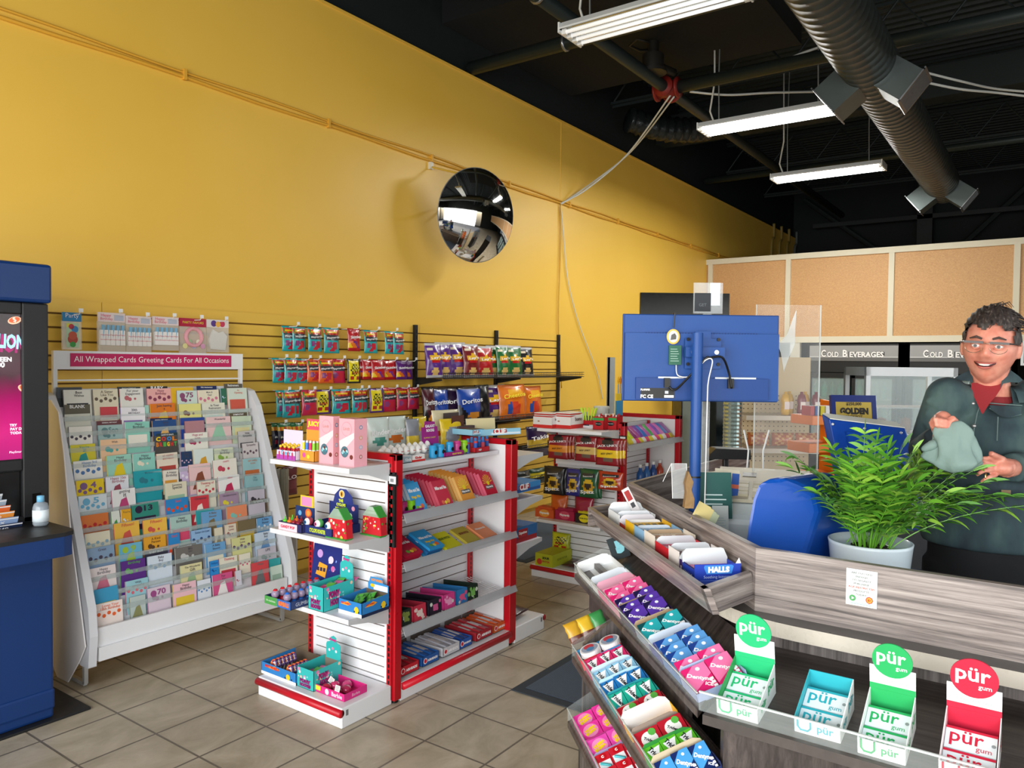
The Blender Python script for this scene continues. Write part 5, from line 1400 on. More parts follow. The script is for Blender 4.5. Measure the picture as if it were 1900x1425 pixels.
for k, (fx, fz, a) in enumerate(((.12, .42, .5), (.66, .02, .1))):
    P = m @ Vector((w_ * fx, .032, -dp * fz))
    bb = MB(frame(P, (0, -1, .1 - a), (.3, 0, 1))); bb.box(0, 0, 0, .03, .026, .001, card('E6E6E2'))
    for t in range(4): bb.rect(.005, .005 + .005 * t, .02, .002, .0016, card('9A9A98'))
    tag(bb.build('price_sticker'), 'white price sticker on the pink candy tray, %s' % ['standing at the back left', 'stuck at the front right'][k], 'price tag')
# ================================================================ products on the near gondola, long side
def leaning(y, z, x0, n, pitch, w_, h, t, c, edge, texts, name, labf, cat, group, lean=.55, deco=None):
    """flat packs standing one behind the other, leaning back from the shelf lip"""
    b = MB(); b.box(0, 0, -t, w_, h, 0, card(edge)); b.rect(0, 0, w_, h, .0004, card(c))
    if deco: deco(b, w_, h)
    for (s_, x, yy, tw, mc_, th) in texts: b.text(s_, x * w_, yy * h, tw * w_, card(mc_), z=.0012, bold=.05, h=th * h if th else None)
    p = b.build(name); first = True
    for k in range(n):
        m = frame(Vector((x0 + .002 * (k % 2), y + pitch * k, z + k * pitch * .10)), (1, .04, 0), (-.18, lean, 1))
        o = p if first else p.copy()
        if not first: COL.objects.link(o)
        o.matrix_world = m; first = False
        tag(o, labf(k), cat, group)
def d_gum(c1, c2):
    def f(b, w_, h):
        b.disc(w_ * .7, h * .18, w_ * .12, .0008, card(c1)); b.disc(w_ * .3, h * .16, w_ * .1, .0008, card(c2)); b.disc(w_ * .5, h * .14, w_ * .09, .0009, card('F2D23A'))
    return f
def d_burst(c):
    def f(b, w_, h):
        for k in range(9):
            a = PI * k / 8; b.poly([(w_ * .5, h * .55), (w_ * .5 + w_ * .4 * math.cos(a), h * .6 + h * .32 * math.sin(a)), (w_ * .5 + w_ * .4 * math.cos(a + .18), h * .6 + h * .32 * math.sin(a + .18))], .0006, card(c))
        b.disc(w_ * .5, h * .55, w_ * .12, .0009, card('F4D81E')); b.rect(w_ * .15, h * .3, w_ * .7, h * .16, .001, card('6A6460'))
    return f
YL = GY0 + .035
# wire shelf at .86
def lab1(nm, rowt):
    return lambda k: '%s box in the upper wire shelf row, %s from the front lip' % (nm, ORD[k])
SH = .845
xs_ = [oy(px, 950, YL).x for px in (771, 818, 860, 905)]
leaning(YL, SH, xs_[0], 7, .026, .095, .15, .016, '2E9CD8', 'C8D8E4', [('Mike and Ike', .5, .74, .85, 'F8F8F8', .13), ('Mega Mix', .5, .5, .7, 'F0C81E', .12)], 'candy_box', lab1('blue fruit candy', 0), 'candy box', 'leaning candy boxes', deco=d_gum('E2622E', '6ABA3A'))
leaning(YL, SH, xs_[1], 9, .024, .105, .14, .016, 'C8143C', 'D85A6E', [('Mike and Ike', .5, .7, .85, 'F8F8F8', .13)], 'candy_box', lab1('crimson fruit candy', 0), 'candy box', 'leaning candy boxes', deco=d_gum('E8A03A', 'E86A4A'))
leaning(YL, SH, xs_[2], 9, .024, .105, .14, .016, 'F0A03A', 'E8B86A', [('Maynards', .5, .38, .6, 'F8F8F8', .1)], 'candy_box', lab1('orange burst candy', 0), 'candy box', 'leaning candy boxes', deco=d_burst('F4D040'))
leaning(YL, SH, xs_[3], 7, .024, .100, .135, .016, 'C81838', 'D8607A', [('Maynards', .5, .38, .6, 'F8F8F8', .1)], 'candy_box', lab1('red burst candy', 0), 'candy box', 'leaning candy boxes', deco=d_burst('F2B83A'))
# small jars at left end of this shelf
def jar(P, c, lab, name='candy_jar', grp='galaxy candy jars', r=.021, h=.058, lid='2E3038'):
    b = MB(T(P)); b.lathe([(.001, 0), (r, .001), (r, h * .8), (r * .93, h * .86), (r * .96, h), (r * .9, h), (r * .9, h * .97), (.001, h * .96)], M(c, .25), n=18)
    b.disc(0, 0, r * .5, r + .0006, m_blk, RX(PI / 2) @ T((0, h * .45, 0)), n=12)
    tag(b.build(name, smooth=False), lab, 'candy jar', grp)
e_ = 0
for k, (px, py, c) in enumerate(((748, 948, 'A82A6A'), (762, 944, '7CC41E'))):
    P = oy(px, 945, YL + .03); jar(Vector((P.x, P.y, SH)), c, '%s candy jar at the left end of the upper wire shelf' % ['plum', 'lime green'][k])
b = MB(); P = oy(745, 960, YL); b.box(P.x, P.y - .012, SH - .005, P.x + .14, P.y - .008, SH + .022, card('8A1E70')); b.text('GALAXY ROCKS', P.x + .07, SH + .008, .11, card('D8C83A'), frame((0, P.y - .013, 0), (1, 0, 0), (0, 0, 1)), z=0)
tag(b.build('jar_tray'), 'purple cardboard tray front at the left end of the upper wire shelf', 'display tray')
# wire shelf at .636 : flat lying boxes
def flatbox(px, py, z, w_, h, t, c, texts, lab, a=0, deco=None, lean=2.2, name='candy_box', Y=None, cat='candy box', grp='flat lying candy boxes'):
    P = oy(px, py, (Y or YL)); m = frame(Vector((P.x, P.y, z)), (1, .02, 0), (-.3, lean, 1)) @ RZ(a)
    b = MB(m); b.box(0, 0, -t, w_, h, 0, card(c))
    if deco: deco(b, w_, h)
    for (s_, x, yy, tw, mc_, th) in texts: b.text(s_, x * w_, yy * h, tw * w_, card(mc_), z=.0012, bold=.05, h=th * h if th else None)
    tag(b.build(name), lab, cat, grp)
SM = .625
P = oy(746, 1062, YL)
for k in range(3): flatbox(748 + 3 * k, 1062, SM + .014 * k, .115, .15, .013, 'B8143A', [('Mike and Ike', .5, .6, .85, 'F8F8F8', .13)], 'crimson candy box lying on the second wire shelf, %s of a small pile' % ['bottom', 'middle', 'top'][k], deco=d_gum('D87A2A', '6AAA3A'))
for k in range(3): flatbox(790 + 4 * k, 1042, SM + .014 * k, .11, .15, .013, ['2E8AC0', '2468A0', '2E9CD8'][k], [('Mike and Ike', .5, .6, .85, 'F8F8F8', .13), ('Mega Mix', .5, .35, .6, 'F0C81E', .12)], 'blue candy box lying on the second wire shelf, %s of a small pile' % ['bottom', 'middle', 'top'][k], deco=d_gum('E86A2A', '5AAA3A'))
flatbox(830, 1022, SM + .004, .12, .13, .016, 'D8D81E', [('SOUR PATCH', .5, .6, .7, '3A5A1E', .14)], 'yellow candy box lying on the second wire shelf beside the blue pile')
flatbox(868, 1010, SM + .004, .11, .13, .016, 'B8A83A', [('SOUR PATCH', .5, .6, .7, '7A2A1E', .14)], 'olive-yellow candy box lying in the middle of the second wire shelf')
flatbox(898, 1001, SM + .004, .12, .13, .02, 'E08A5A', [('Maynards', .5, .6, .7, 'F0E8E0', .14)], 'peach-orange candy box lying at the right end of the second wire shelf')
# wire shelf at .335 : open empty trays
cols = [('20302A', '8A9A4A', 'lime green squiggles'), ('C8344A', 'E8D0C8', 'a pink-red front'), ('26202E', 'D05A90', 'pink on black'), ('D8408A', 'F0A0C8', 'a pink front'), ('2E7AB8', 'E05A8A', 'a blue front'), ('1E2E26', '7AB85A', 'green leaves on black')]
for k, (px, py) in enumerate(((744, 1168), (768, 1160), (797, 1148), (824, 1136), (848, 1126), (868, 1114))):
    P = oy(px, py, YL + .004); c1, c2, d_ = cols[k]
    m = frame(Vector((P.x, P.y, .322)), (1, 0, 0), (0, .06, 1)); b = MB(m); w_ = .088 if k else .07
    tray(b, w_, .068, .24, card(c1), M('C9C4BC', .6), front=.075, hb=.06); blotch(b, I4, w_, .07, [c2, 'D8E0D0', c2], 7, k, r=.008); b.rect(w_ * .3, .02, w_ * .4, .03, .0016, card(c2))
    tag(b.build('empty_candy_tray'), 'open candy tray with %s, %s from left, third wire shelf' % (d_, ORD[k]), 'display tray', 'open trays on the third wire shelf')
# base deck: airheads trays
aw = [(742, 1262, .13, 'C0202E', 'B81E2E', 'red'), (784, 1238, .12, '24589E', '2A62AC', 'blue'), (822, 1216, .13, 'C8C8CC', 'B8B8C0', 'silver'), (853, 1200, .10, '2A58A8', '1E4890', 'royal blue'), (884, 1184, .14, 'A8242E', 'B02A34', 'dark red'), (916, 1168, .13, 'D2602A', 'C8501E', 'orange')]
for k, (px, py, w_, c1, c2, nm) in enumerate(aw):
    P = oy(px, py, YL + .0); m = frame(Vector((P.x, P.y, .09)), (1, 0, 0), (0, 0, 1))
    b = MB(m); tray(b, w_, .045, .22, card(c1), M('5A5048', .7), hb=.06); b.disc(.02, .024, .014, .0008, card('F0E8E8')); b.disc(.02, .024, .010, .0012, card('C8202E')); b.text('AIRHEADS', w_ * .6, .022, w_ * .6, card('F4F4F4'), z=.001, bold=.06)
    tag(b.build('candy_bar_tray'), '%s tray of long candy bars on the bottom deck of the near gondola' % nm, 'display tray', 'trays of long candy bars')
    fo = foil(c2)
    for j in range(5):
        mm = frame(Vector((P.x + .012 + j * (w_ - .03) / 4.4, P.y + .012, .118 + .006 * (j % 2))), (1, 0, 0), (0, 1, .06))
        bb = MB(mm); bb.box(0, 0, 0, .020, .19, .010, fo); bb.rect(.002, .05, .016, .08, .0104, card('E4DCDC')); bb.box(.001, -.006, .003, .019, 0, .006, fo)
        tag(bb.build('candy_bar', bevel=.002), 'long candy bar in the %s tray of the bottom deck, %s from the left' % (nm, ORD[j]), 'candy bar', 'long candy bars')
# ---- top shelf front side (z 1.076)
ZT1 = 1.076
def egg(P, lab, s=1.0):
    b = MB(T(P)); b.lathe([(.001, 0), (.012 * s, .003), (.0175 * s, .012), (.018 * s, .02), (.0145 * s, .033), (.008 * s, .042), (.001, .046)], M('EFEDE8', .3, bump=.05), n=16)
    b.text('Kinder', 0, 0, .018, card('C8302A'), frame(P * 0 + Vector((0, -.0178, .022)), (1, 0, 0), (0, 0, 1)), z=.0008, bold=.04)
    return tag(b.build('chocolate_egg', smooth=True), lab, 'chocolate egg', 'chocolate eggs on the top shelf')
x0_ = oy(744, 856, GY0 + .11).x
n_ = 0
for j in range(2):
    for k in range(8):
        px = [706, 719, 732, 742, 753, 764, 775, 786][k] + j * 6
        P = oy(px, 850, GY0 + .16 + .04 * j); 
        if P.x < G0 + .03: P.y = GY0 + .2 + .04 * j
        egg(Vector((P.x, P.y, ZT1 + .028 + .008 * j)), 'white chocolate egg in the %s row of the egg tray, %s from the left' % (['front', 'back'][j], ORD[k]))
def on_top(px, py, w_, h, dp, yoff, c, texts, name, lab, cat, front=None, inner=None, dec=None):
    P = oy(px, py, GY0 + yoff); m = frame(Vector((P.x, P.y, ZT1 + .001)), (1, 0, 0), (0, 0, 1)); b = MB(m)
    tray(b, w_, h, dp, card(c), inner and card(inner), front=front)
    for (s_, x, yy, tw, mc_) in texts: b.text(s_, x * w_, yy * h, tw * w_, card(mc_), z=.0012, bold=.05)
    if dec: dec(b, w_, h)
    return tag(b.build(name), lab, cat), m
on_top(745, 862, .10, .03, .14, .10, '9FB2BC', [('Kinder', .5, .5, .5, 'E8E8E8')], 'egg_tray', 'grey-blue end of the chocolate egg tray beside the red post', 'display tray')
on_top(764, 858, .095, .032, .10, .095, 'EDE9E6', [('Kinder', .5, .6, .5, 'C8302A')], 'egg_tray', 'white and red tray front of the chocolate eggs', 'display tray', dec=lambda b, w_, h: b.rect(0, 0, w_, h * .3, .0006, card('D02A2A')))
for j in range(1):
    for k, (px, c) in enumerate(((803, '2A9AD0'), (817, '2A9AD0'), (834, '2A9AD0'), (848, 'C03A86'), (861, '8AC81E'), (810, '2A8AC0'))):
        P = oy(px, 846, GY0 + (.135 if k < 5 else .18)); jar(Vector((P.x, P.y, ZT1 + (.001 if k < 2 or k == 5 else .008))), c, ['blue candy jar on the top shelf, leftmost in the front row', 'blue candy jar on the top shelf, standing closest to the shelf edge', 'blue candy jar in the purple tray', 'pink candy jar in the purple tray', 'lime candy jar in the purple tray', 'blue candy jar behind the two front ones'][k], h=.062)
on_top(826, 849, .15, .022, .07, .105, 'A01E7A', [('GALAXY ROCKS', .62, .5, .5, 'E8D83A')], 'jar_tray', 'purple tray holding the galaxy candy jars on the top shelf', 'display tray')
P = oy(784, 828, GY0 + .2); b = MB(frame(Vector((P.x, P.y, ZT1 + .05)), (1, 0, 0), (0, .1, 1))); b.box(0, 0, -.002, .125, .10, 0, card('9A1E80')); b.prism([(.02, .09), (.11, .09), (.105, .125), (.03, .13)], -.002, .0005, card('9A1E80'))
b.text('GALAXY', .066, .104, .075, card('F0F0F0'), z=.0016, bold=.05); b.text('ROCKS', .066, .082, .06, card('F0F0F0'), z=.0016, bold=.05); b.text('POPPING CANDY', .06, .045, .09, card('E8D83A'), z=.001)
tag(b.build('header_card'), 'magenta galaxy rocks header card rising behind the jars', 'display card')
for k in range(6):
    P = oy(868 + 7 * k, 838 - k, GY0 + .12 + .03 * (k % 2)); b = MB(T(Vector((P.x, P.y, ZT1 + .001)))); c = ['3A4A8A', 'B82A3A', '2A5AB8', '2A5AB8', 'A83040', '2A5AB0'][k]
    b.cyl(0, 0, .011, 0, .05, card(c), n=12); b.cyl(0, 0, .0115, .05, .06, card(['8A2A3A', '2A7AC8', 'C83A3A', '4A8AD8', '2A4A9A', 'C84A4A'][k]), n=12); b.cyl(0, 0, .008, .06, .078, M('4A86C8', .2, trans=.3), n=10)
    tag(b.build('candy_dispenser'), '%s candy tube dispenser right of the jars, %s from the left' % (['navy', 'red', 'blue', 'royal blue', 'crimson', 'dark blue'][k], ORD[k]), 'candy', 'candy dispensers')
on_top(883, 838, .12, .026, .07, .10, 'B81E2A', [('POP', .3, .5, .2, 'F0F0F0')], 'dispenser_tray', 'red tray of candy dispensers at the right of the top shelf', 'display tray')
# back-of-shelf items: kinder bags, yellow bags, chocolate boxes
yb_ = (GY0 + GY1) / 2 + .06; ZB2 = 1.078
for k, (xa, xb, ya, yb, D_, lab) in enumerate((
   (684, 722, 776, 832, d_plain('D8E4DC', ('D03A2A', .0, .14), 'Kinder', ('4A9A8A', .5, .4, .3, .1)), 'pale green and red chocolate bag, left one of two'),
   (714, 753, 774, 832, d_plain('D8E4DC', ('D03A2A', .0, .14), 'Kinder', ('E0762A', .5, .4, .3, .1)), 'pale green and red chocolate bag, right one of two'),
   (736, 760, 775, 830, d_plain('20181A', ('E8E4E0', .5, .56)), 'black and white candy bag behind the pale green ones'),
   (756, 778, 778, 830, d_plain('8C9098', ('E4C83A', .0, .5)), 'silver and yellow candy bag behind the galaxy card'),
   (770, 792, 774, 826, d_plain('E4C62A', ('B8B8B0', .3, .6)), 'yellow candy bag left of the galaxy card'),
   (806, 850, 762, 822, d_plain('D8CDA8', ('C84A2A', .3, .4)), 'cream foil snack bag standing tall behind the galaxy card'),
   (820, 856, 778, 826, d_plain('E6C41E', None, None, ('8E929A', .5, .45, .35, .25)), 'yellow and silver candy bag right of the galaxy card'))):
    Y = yb_ + .05 * (k % 3); A, B = oy(xa, ya, Y), oy(xb, yb, Y)
    zb = ZB2; bag_obj('candy_bag', frame(Vector(((A.x + B.x) / 2, Y, zb)), (1, -.1, 0), (0, .08, 1)), B.x - A.x, A.z - zb, .04, D_, lab, 'bag of candy', 'bags on the back of the top shelf', seed=90 + k)
def slopebox(px, py, Y, w_, h, dp, a, tl, c, side, txt, lab, lid=None, name='snack_bar_box', cat='snack box'):
    P = oy(px, py, Y); m = T(P) @ RZ(a) @ RX(tl) @ frame((0, 0, 0), (1, 0, 0), (0, 0, 1)); b = MB(m)
    b.box(0, 0, -dp, w_, h, 0, card(c), ); b.rect(.004, .004, w_ - .008, h * .3, .0006, card(side)); b.rect(w_ * .08, h * .35, w_ * .45, h * .5, .0008, card('B02A2E')); b.text(txt, w_ * .3, h * .6, w_ * .38, card('F4F0EC'), z=.0012, bold=.05)
    b.rect(0, 0, dp, h, .0006, card(c), SIDE(w_)); b.text(txt, dp * .25, h * .5, dp * .22, card('F0E8E4'), SIDE(w_), z=.0012, bold=.05); b.rect(dp * .5, .004, dp * .46, h * .8, .001, card(side), SIDE(w_))
    if lid: b.box(0, h, -dp, w_, h + .07, -dp + .002, card(lid)); b.box(.01, h - .002, -dp + .01, w_ - .01, h + .001, -.006, card('4A3A30'))
    tag(b.build(name), lab, cat, 'snack bar boxes')
slopebox(876, 808, GY0 + .2, .11, .03, .15, 0, 0, '8FC6DE', 'D8E8F0', 'CLIF', 'light blue snack bar box with a brown raised lid', lid='5A3428')
slopebox(852, 808, GY0 + .32, .14, .05, .12, 0, 0, '5A4A48', 'D8482A', 'GOLDEN', 'brown-grey snack box with an orange stripe behind the blue boxes', lid='4E4444')
slopebox(911, 808, GY0 + .10, .20, .035, .26, -.35, -.12, '8FC6DE', 'D8E8F0', 'CLIF', 'large light blue snack bar box tilted over the far corner, with a cream lid', lid='E0D2A0')
slopebox(959, 916, GY0 + .04, .24, .05, .2, 0, 0, '3A8AC8', '2A5AA0', 'CLIF', 'blue snack bar box on the middle shelf of the far end display')
slopebox(958, 1010, GY0 + .04, .21, .09, .2, 0, 0, '2E6AA8', 'A02028', 'Digestives', 'blue and red biscuit carton on the lower shelf of the far end display', name='biscuit_carton')
P = oy(975, 1140, GY0 + .1); bag_obj('snack_bag', frame(Vector((3.58, GY0 + .06, .115)), (1, .1, 0), (0, 1, .12)), .24, .22, .05, d_plain('3A1420', ('C8C0C0', .45, .55)), 'dark maroon snack bag lying on the far end display base', 'snack bag', seed=31)

# ================================================================ products on the far end display
FE0 = FX - .27
def hang(xa, ya, xb, yb, D_, lab, X, grp, t=.04, zbase=None, seed=0, name='jerky_bag', cat='bag of jerky', n=1):
    A, B = ox(xa, ya, X), ox(xb, yb, X)
    zb = B.z if zbase is None else zbase
    for q in range(n):
        o = bag_obj(name, frame(Vector((X + .022 * q, (A.y + B.y) / 2 - .014 * q, zb)), (0.03, -1, 0), (.05, 0, 1)), abs(A.y - B.y), A.z - zb, t, D_, lab + ('' if n == 1 else ', %s of %d from the front' % (ORD[q], n)), cat, grp, seed=seed + q)
Xh = FX - .17
hang(1017, 806, 1053, 853, d_jack('E08A1E'), 'red jerky bag with an orange band', Xh, 'hanging jerky bags', t=.02, n=3)
hang(1067, 808, 1106, 858, d_jack('D8B86A'), 'red jerky bag with a tan band', Xh, 'hanging jerky bags', t=.02, n=2, seed=4)
hang(1106, 812, 1148, 866, d_jack('F0C81E'), 'red jerky bag with a yellow band', Xh, 'hanging jerky bags', t=.02, n=3, seed=7)
hang(1009, 864, 1046, 920, d_spitz('1A1A1C'), 'black seed bag with a sunflower', Xh - .03, 'sunflower seed bags', name='seed_bag', cat='bag of seeds', n=2)
hang(1050, 869, 1078, 922, d_spitz('2A2E86'), 'royal blue seed bag with a sunflower', Xh - .03, 'sunflower seed bags', name='seed_bag', cat='bag of seeds', seed=2)
hang(1075, 869, 1110, 926, d_spitz('1E5A36'), 'green seed bag with a sunflower', Xh - .03, 'sunflower seed bags', name='seed_bag', cat='bag of seeds', seed=3, n=2)
hang(1110, 873, 1156, 912, d_spitz('B83A1E'), 'burnt orange seed bag with a sunflower', Xh - .03, 'sunflower seed bags', name='seed_bag', cat='bag of seeds', seed=5)
hang(1022, 915, 1052, 936, d_plain('D8641E'), 'orange candy packet lying in the pile behind the small boxes', Xh + .02, 'small candy packets', zbase=.43, name='candy_packet', cat='candy')
hang(1066, 920, 1100, 944, d_plain('A01E3A'), 'crimson candy packet lying behind the red small box', Xh + .02, 'small candy packets', zbase=.43, name='candy_packet', cat='candy', seed=3)
for k, (xc, yb, xl, xr, yt, c, t, lab) in enumerate(((1027, 963, 993, 1040, 943, 'D8591E', 'Maynards', 'small orange candy carton on the lower shelf of the far end display'), (1065, 968, 1030, 1078, 946, 'B01E48', 'Maynards', 'small crimson candy carton beside the orange one'), (1100, 974, 1067, 1118, 952, '2A1E1E', 'SOUR PATCH', 'small black and yellow candy carton beside the crimson one'))):
    m, w_, h, dp = pxbox(xc, yb, xl, xr, yt, .418); b = MB(m); b.box(0, 0, -dp, w_, h * .8, 0, card(c)); b.disc(w_ * .5, h * .42, w_ * .28, .0008, card(['E8A03A', 'D8506A', 'E8D81E'][k]), ry=h * .34); b.text(t, w_ * .5, h * .42, w_ * .5, card('F2F2EE' if k < 2 else '20301A'), z=.0014, bold=.05)
    for q in range(5): b.box(w_ * .1, h * .8, -dp * (.15 + .17 * q), w_ * .9, h * .98, -dp * (.15 + .17 * q) + .006, foil(c if k < 2 else 'D8C81E'))
    tag(b.build('candy_carton'), lab, 'candy box', 'small open candy cartons')
m, w_, h, dp = pxbox(1025, 1054, 993, 1060, 1031, .088); b = MB(m); b.box(0, 0, -dp, w_, h, 0, card('B8BE1E')); b.text('SOUR', w_ * .62, h * .68, w_ * .4, card('1E301A'), z=.001, bold=.06); b.text('PATCH', w_ * .62, h * .4, w_ * .4, card('B0441E'), z=.001, bold=.06); b.disc(w_ * .25, h * .35, .022, .001, card('C83A1E')); b.text('SOUR PATCH', dp * .5, h * .5, dp * .5, card('4A5A1E'), SIDE(w_), z=.001)
tag(b.build('sour_candy_box'), 'lime yellow candy box on the base of the far end display', 'candy box')
hang(1024, 986, 1057, 1024, d_sour('C8C81E', 'A8B01E'), 'tall yellow sour candy bag standing behind the lime box', FX - .06, 'yellow candy bags', name='candy_bag', cat='bag of candy')
P = ox(1060, 1058, FX - .2); bag_obj('snack_bag', frame(Vector((FX - .24, P.y - .02, .10)), (0, -1, 0), (1, 0, .1)), .17, .16, .03, d_plain('4A2028', ('6A3A40', .4, .6)), 'brown-red snack bag lying flat on the far base shelf', 'snack bag', seed=5)
# top shelf: kinder bueno box, glow pens, jerky sticks, tub
def bueno(xc, yb, xl, xr, yt, lab):
    m, w_, h, dp = pxbox(xc, yb, xl, xr, yt, 1.085); b = MB(m); tray(b, w_, h, dp, card('E8E4E0'), card('C8B8A8'), front=h * .75, hb=h)
    b.rect(0, 0, w_, h * .22, .0006, card('D22A26')); b.rect(0, 0, dp, h * .25, .0006, card('D22A26'), SIDE(w_)); b.text('bueno', dp * .45, h * .6, dp * .4, card('5A2A1E'), SIDE(w_), z=.001, bold=.03); b.disc(w_ * .3, h * .45, .01, .0008, card('A86A4A'), ry=.005)
    for q in range(4): b.box(.006, h * .75 + q * .008, -dp * .9, w_ - .006, h * .75 + q * .008 + .006, -.004, M('ECE8E4' if q % 2 else 'D8382E', .3))
    tag(b.build('chocolate_bar_box', bevel=.0008), lab, 'chocolate box', 'open boxes of chocolate bars')
bueno(1024, 795, 989, 1045, 768, 'white and red open box of chocolate bars, left one of two')
bueno(1059, 796, 1027, 1090, 767, 'white and red open box of chocolate bars, right one of two')
for k, (xc, xl, xr) in enumerate(((1120, 1100, 1130), (1144, 1121, 1155))):
    m, w_, h, dp = pxbox(xc, 798, xl, xr, 774, 1.085); b = MB(m); tray(b, w_, h, dp, card('B8141E'), card('8A1018'), hb=h * 1.1); b.rect(0, h * .72, w_, h * .2, .0006, card('2E9A4A')); b.disc(w_ * .5, h * .45, w_ * .3, .0008, m_blk, ry=h * .16); b.text("JACK LINK'S", w_ * .5, h * .45, w_ * .5, card('F0F0F0'), z=.0014)
    tag(b.build('jerky_stick_box'), 'red jerky stick carton, %s one of two' % ['left', 'right'][k], 'display box', 'red jerky stick cartons')
    for q in range(6):
        P = m @ Vector((w_ * (.15 + .14 * q), .01, -dp * (.3 + .1 * (q % 3)))); bb = MB(frame(P, (0, -1, 0), (.05 * (q % 2), .05 * (q - 3) * -1 * (1 if k else .4), 1))); bb.box(0, 0, 0, .012, .085 + .01 * (q % 3), .003, foil('B01E26' if (q + k) % 2 == 0 else 'E8DAD6'))
        tag(bb.build('jerky_stick'), '%s jerky stick in the %s red carton, %s from the left' % (['red', 'pale'][(q + k) % 2], ['left', 'right'][k], ORD[q]), 'jerky stick', 'jerky sticks')
P = oy(1092, 786, FY0 + .32); b = MB(T(Vector((P.x, P.y, 1.087)))); b.cyl(0, 0, .034, 0, .085, M('26384A', .3), n=16, r2=.04); tag(b.build('pen_cup'), 'dark cup holding the lime green sticks', 'cup')
q = random.Random(2)
for k in range(12):
    a = k * .52; P2 = Vector((P.x + .02 * math.cos(a), P.y + .02 * math.sin(a), 1.09)); b = MB(); b.tube([P2, P2 + Vector((.04 * math.cos(a), .04 * math.sin(a), .14))], .006, M('B8D83A', .3, emit=.1), n=6)
    tag(b.build('glow_stick'), 'lime green stick in the dark cup, %s going round' % ORD[k], 'glow stick', 'lime sticks in the cup')
P = oy(1116, 775, FY0 + .42); b = MB(T(Vector((P.x, P.y, 1.087)))); b.lathe([(.001, 0), (.05, 0), (.058, .12), (.064, .12), (.064, .135), (.055, .138), (.001, .138)], M('C9CCC6', .3), n=20); b.rect(-.03, .03, .06, .05, .058, card('E4E0D4'), RX(PI / 2)); tag(b.build('plastic_tub', smooth=False), 'grey-white plastic tub with a lid behind the jerky sticks', 'tub')
# small colourful scissors card & blue stand items
P = oy(1150, 745, FY0 + .5); b = MB(frame(Vector((P.x - .05, P.y, 1.30)), (1, 0, 0), (0, 0, 1)))
for k, c in enumerate(('E8B01E', 'E8901E', 'D84A8A')):
    x = .02 + .035 * k; b.tube([(x, .09, 0), (x + .012, .12, 0), (x, .15, 0), (x - .012, .12, 0)], .005, M(c, .4), closed=True, n=6); b.tube([(x, .0, 0), (x, .09, 0)], .004, M('3A8AC8', .4), n=6)
b.box(-.01, -.05, -.01, .1, .01, .005, card('E0C030')); b.box(-.01, -.2, -.01, .1, -.05, .005, card('3A8AB8')); tag(b.build('scissors_display'), 'small display of colourful scissors beside the monitor', 'display card')
b = MB(); P = oy(1128, 790, 3.3); b.box(P.x, 3.3, 0, P.x + .02, 3.32, 1.62, M('8A9094', .4)); b.box(P.x, 3.3, 1.1, P.x + .12, 3.31, 1.62, M('9CA2A4', .4)); tag(b.build('grey_stand'), 'grey metal stand panel behind the plastic tub', 'stand')
# long side of far gondola
q = random.Random(8)
for k in range(13):
    px = 1178 + 6.2 * k; P = oy(px, 815, FY0 + .02)
    c = ['C8D81E', 'C8D81E', '8A2A6A', 'B04A90', '7A3AA0', '2A6AB8', 'B05AA0', '4A9A5A', 'C85AA8', '7A4AA8', 'C86AB0', '3A7AC0', '9A5AB0'][k]
    bb = pouch(.10, .17, .022, lambda u, v: foil(c if v > .3 else ['D8C83A', 'E0E0E0', 'D84A6A'][k % 3]), nx=6, ny=8, seed=k, m=frame(Vector((P.x, P.y + .02, .965)), (1, .0, 0), (-.2, .9, .85)))
    tag(bb.build('candy_bag', smooth=True), '%s candy bag on the sloping shelf of the second gondola, %s from left' % (['lime', 'lime', 'plum', 'pink-purple', 'violet', 'blue', 'mauve', 'green', 'pink', 'purple', 'rose', 'sky blue', 'lilac'][k], ORD[k]), 'bag of candy', 'bags on the sloping upper shelf')
for k in range(5):
    px = 1188 + 12 * k; P = oy(px, 880, FY0 + .15); c = ['2A6AB8', '3A7AC8', '2A5AA8', 'C84A2A', '2A4A8A', '3A6AB0'][k]
    b = MB(T(Vector((P.x, P.y, .602)))); b.lathe([(.001, 0), (.03, 0), (.032, .02), (.03, .09), (.014, .12), (.012, .14)], M(c, .15, trans=.3), n=12); b.cyl(0, 0, .014, .14, .165, card('E8E8E8'), n=10)
    tag(b.build('toy_bottle', smooth=True), '%s toy bottle on the second gondola, %s from the left' % (['blue', 'sky blue', 'navy', 'orange', 'dark blue', 'steel blue'][k], ORD[k]), 'toy', 'toy bottles behind the counter')

# floor mats
def mat_(x0, y0, x1, y1, lab):
    b = MB(); b.box(x0, y0, 0, x1, y1, .006, M('30363B', .8)); e = b.build('floor_mat', bevel=.002); tag(e, lab, 'floor mat')
    b = MB(); b.box(x0 + .05, y0 + .05, .006, x1 - .05, y1 - .05, .010, m_matgrey); o = b.build('ribbed_carpet', e)
C1 = oz(948, 1281, 0)
mat_(C1.x, C1.y - .93, C1.x + 1.5, C1.y + .0, 'grey ribbed floor mat in front of the counter')
C2 = oz(990, 1040, 0)
mat_(C2.x - .1, 3.32, C2.x + 1.6, 4.1, 'blue-grey floor mat behind the gondolas by the wall')
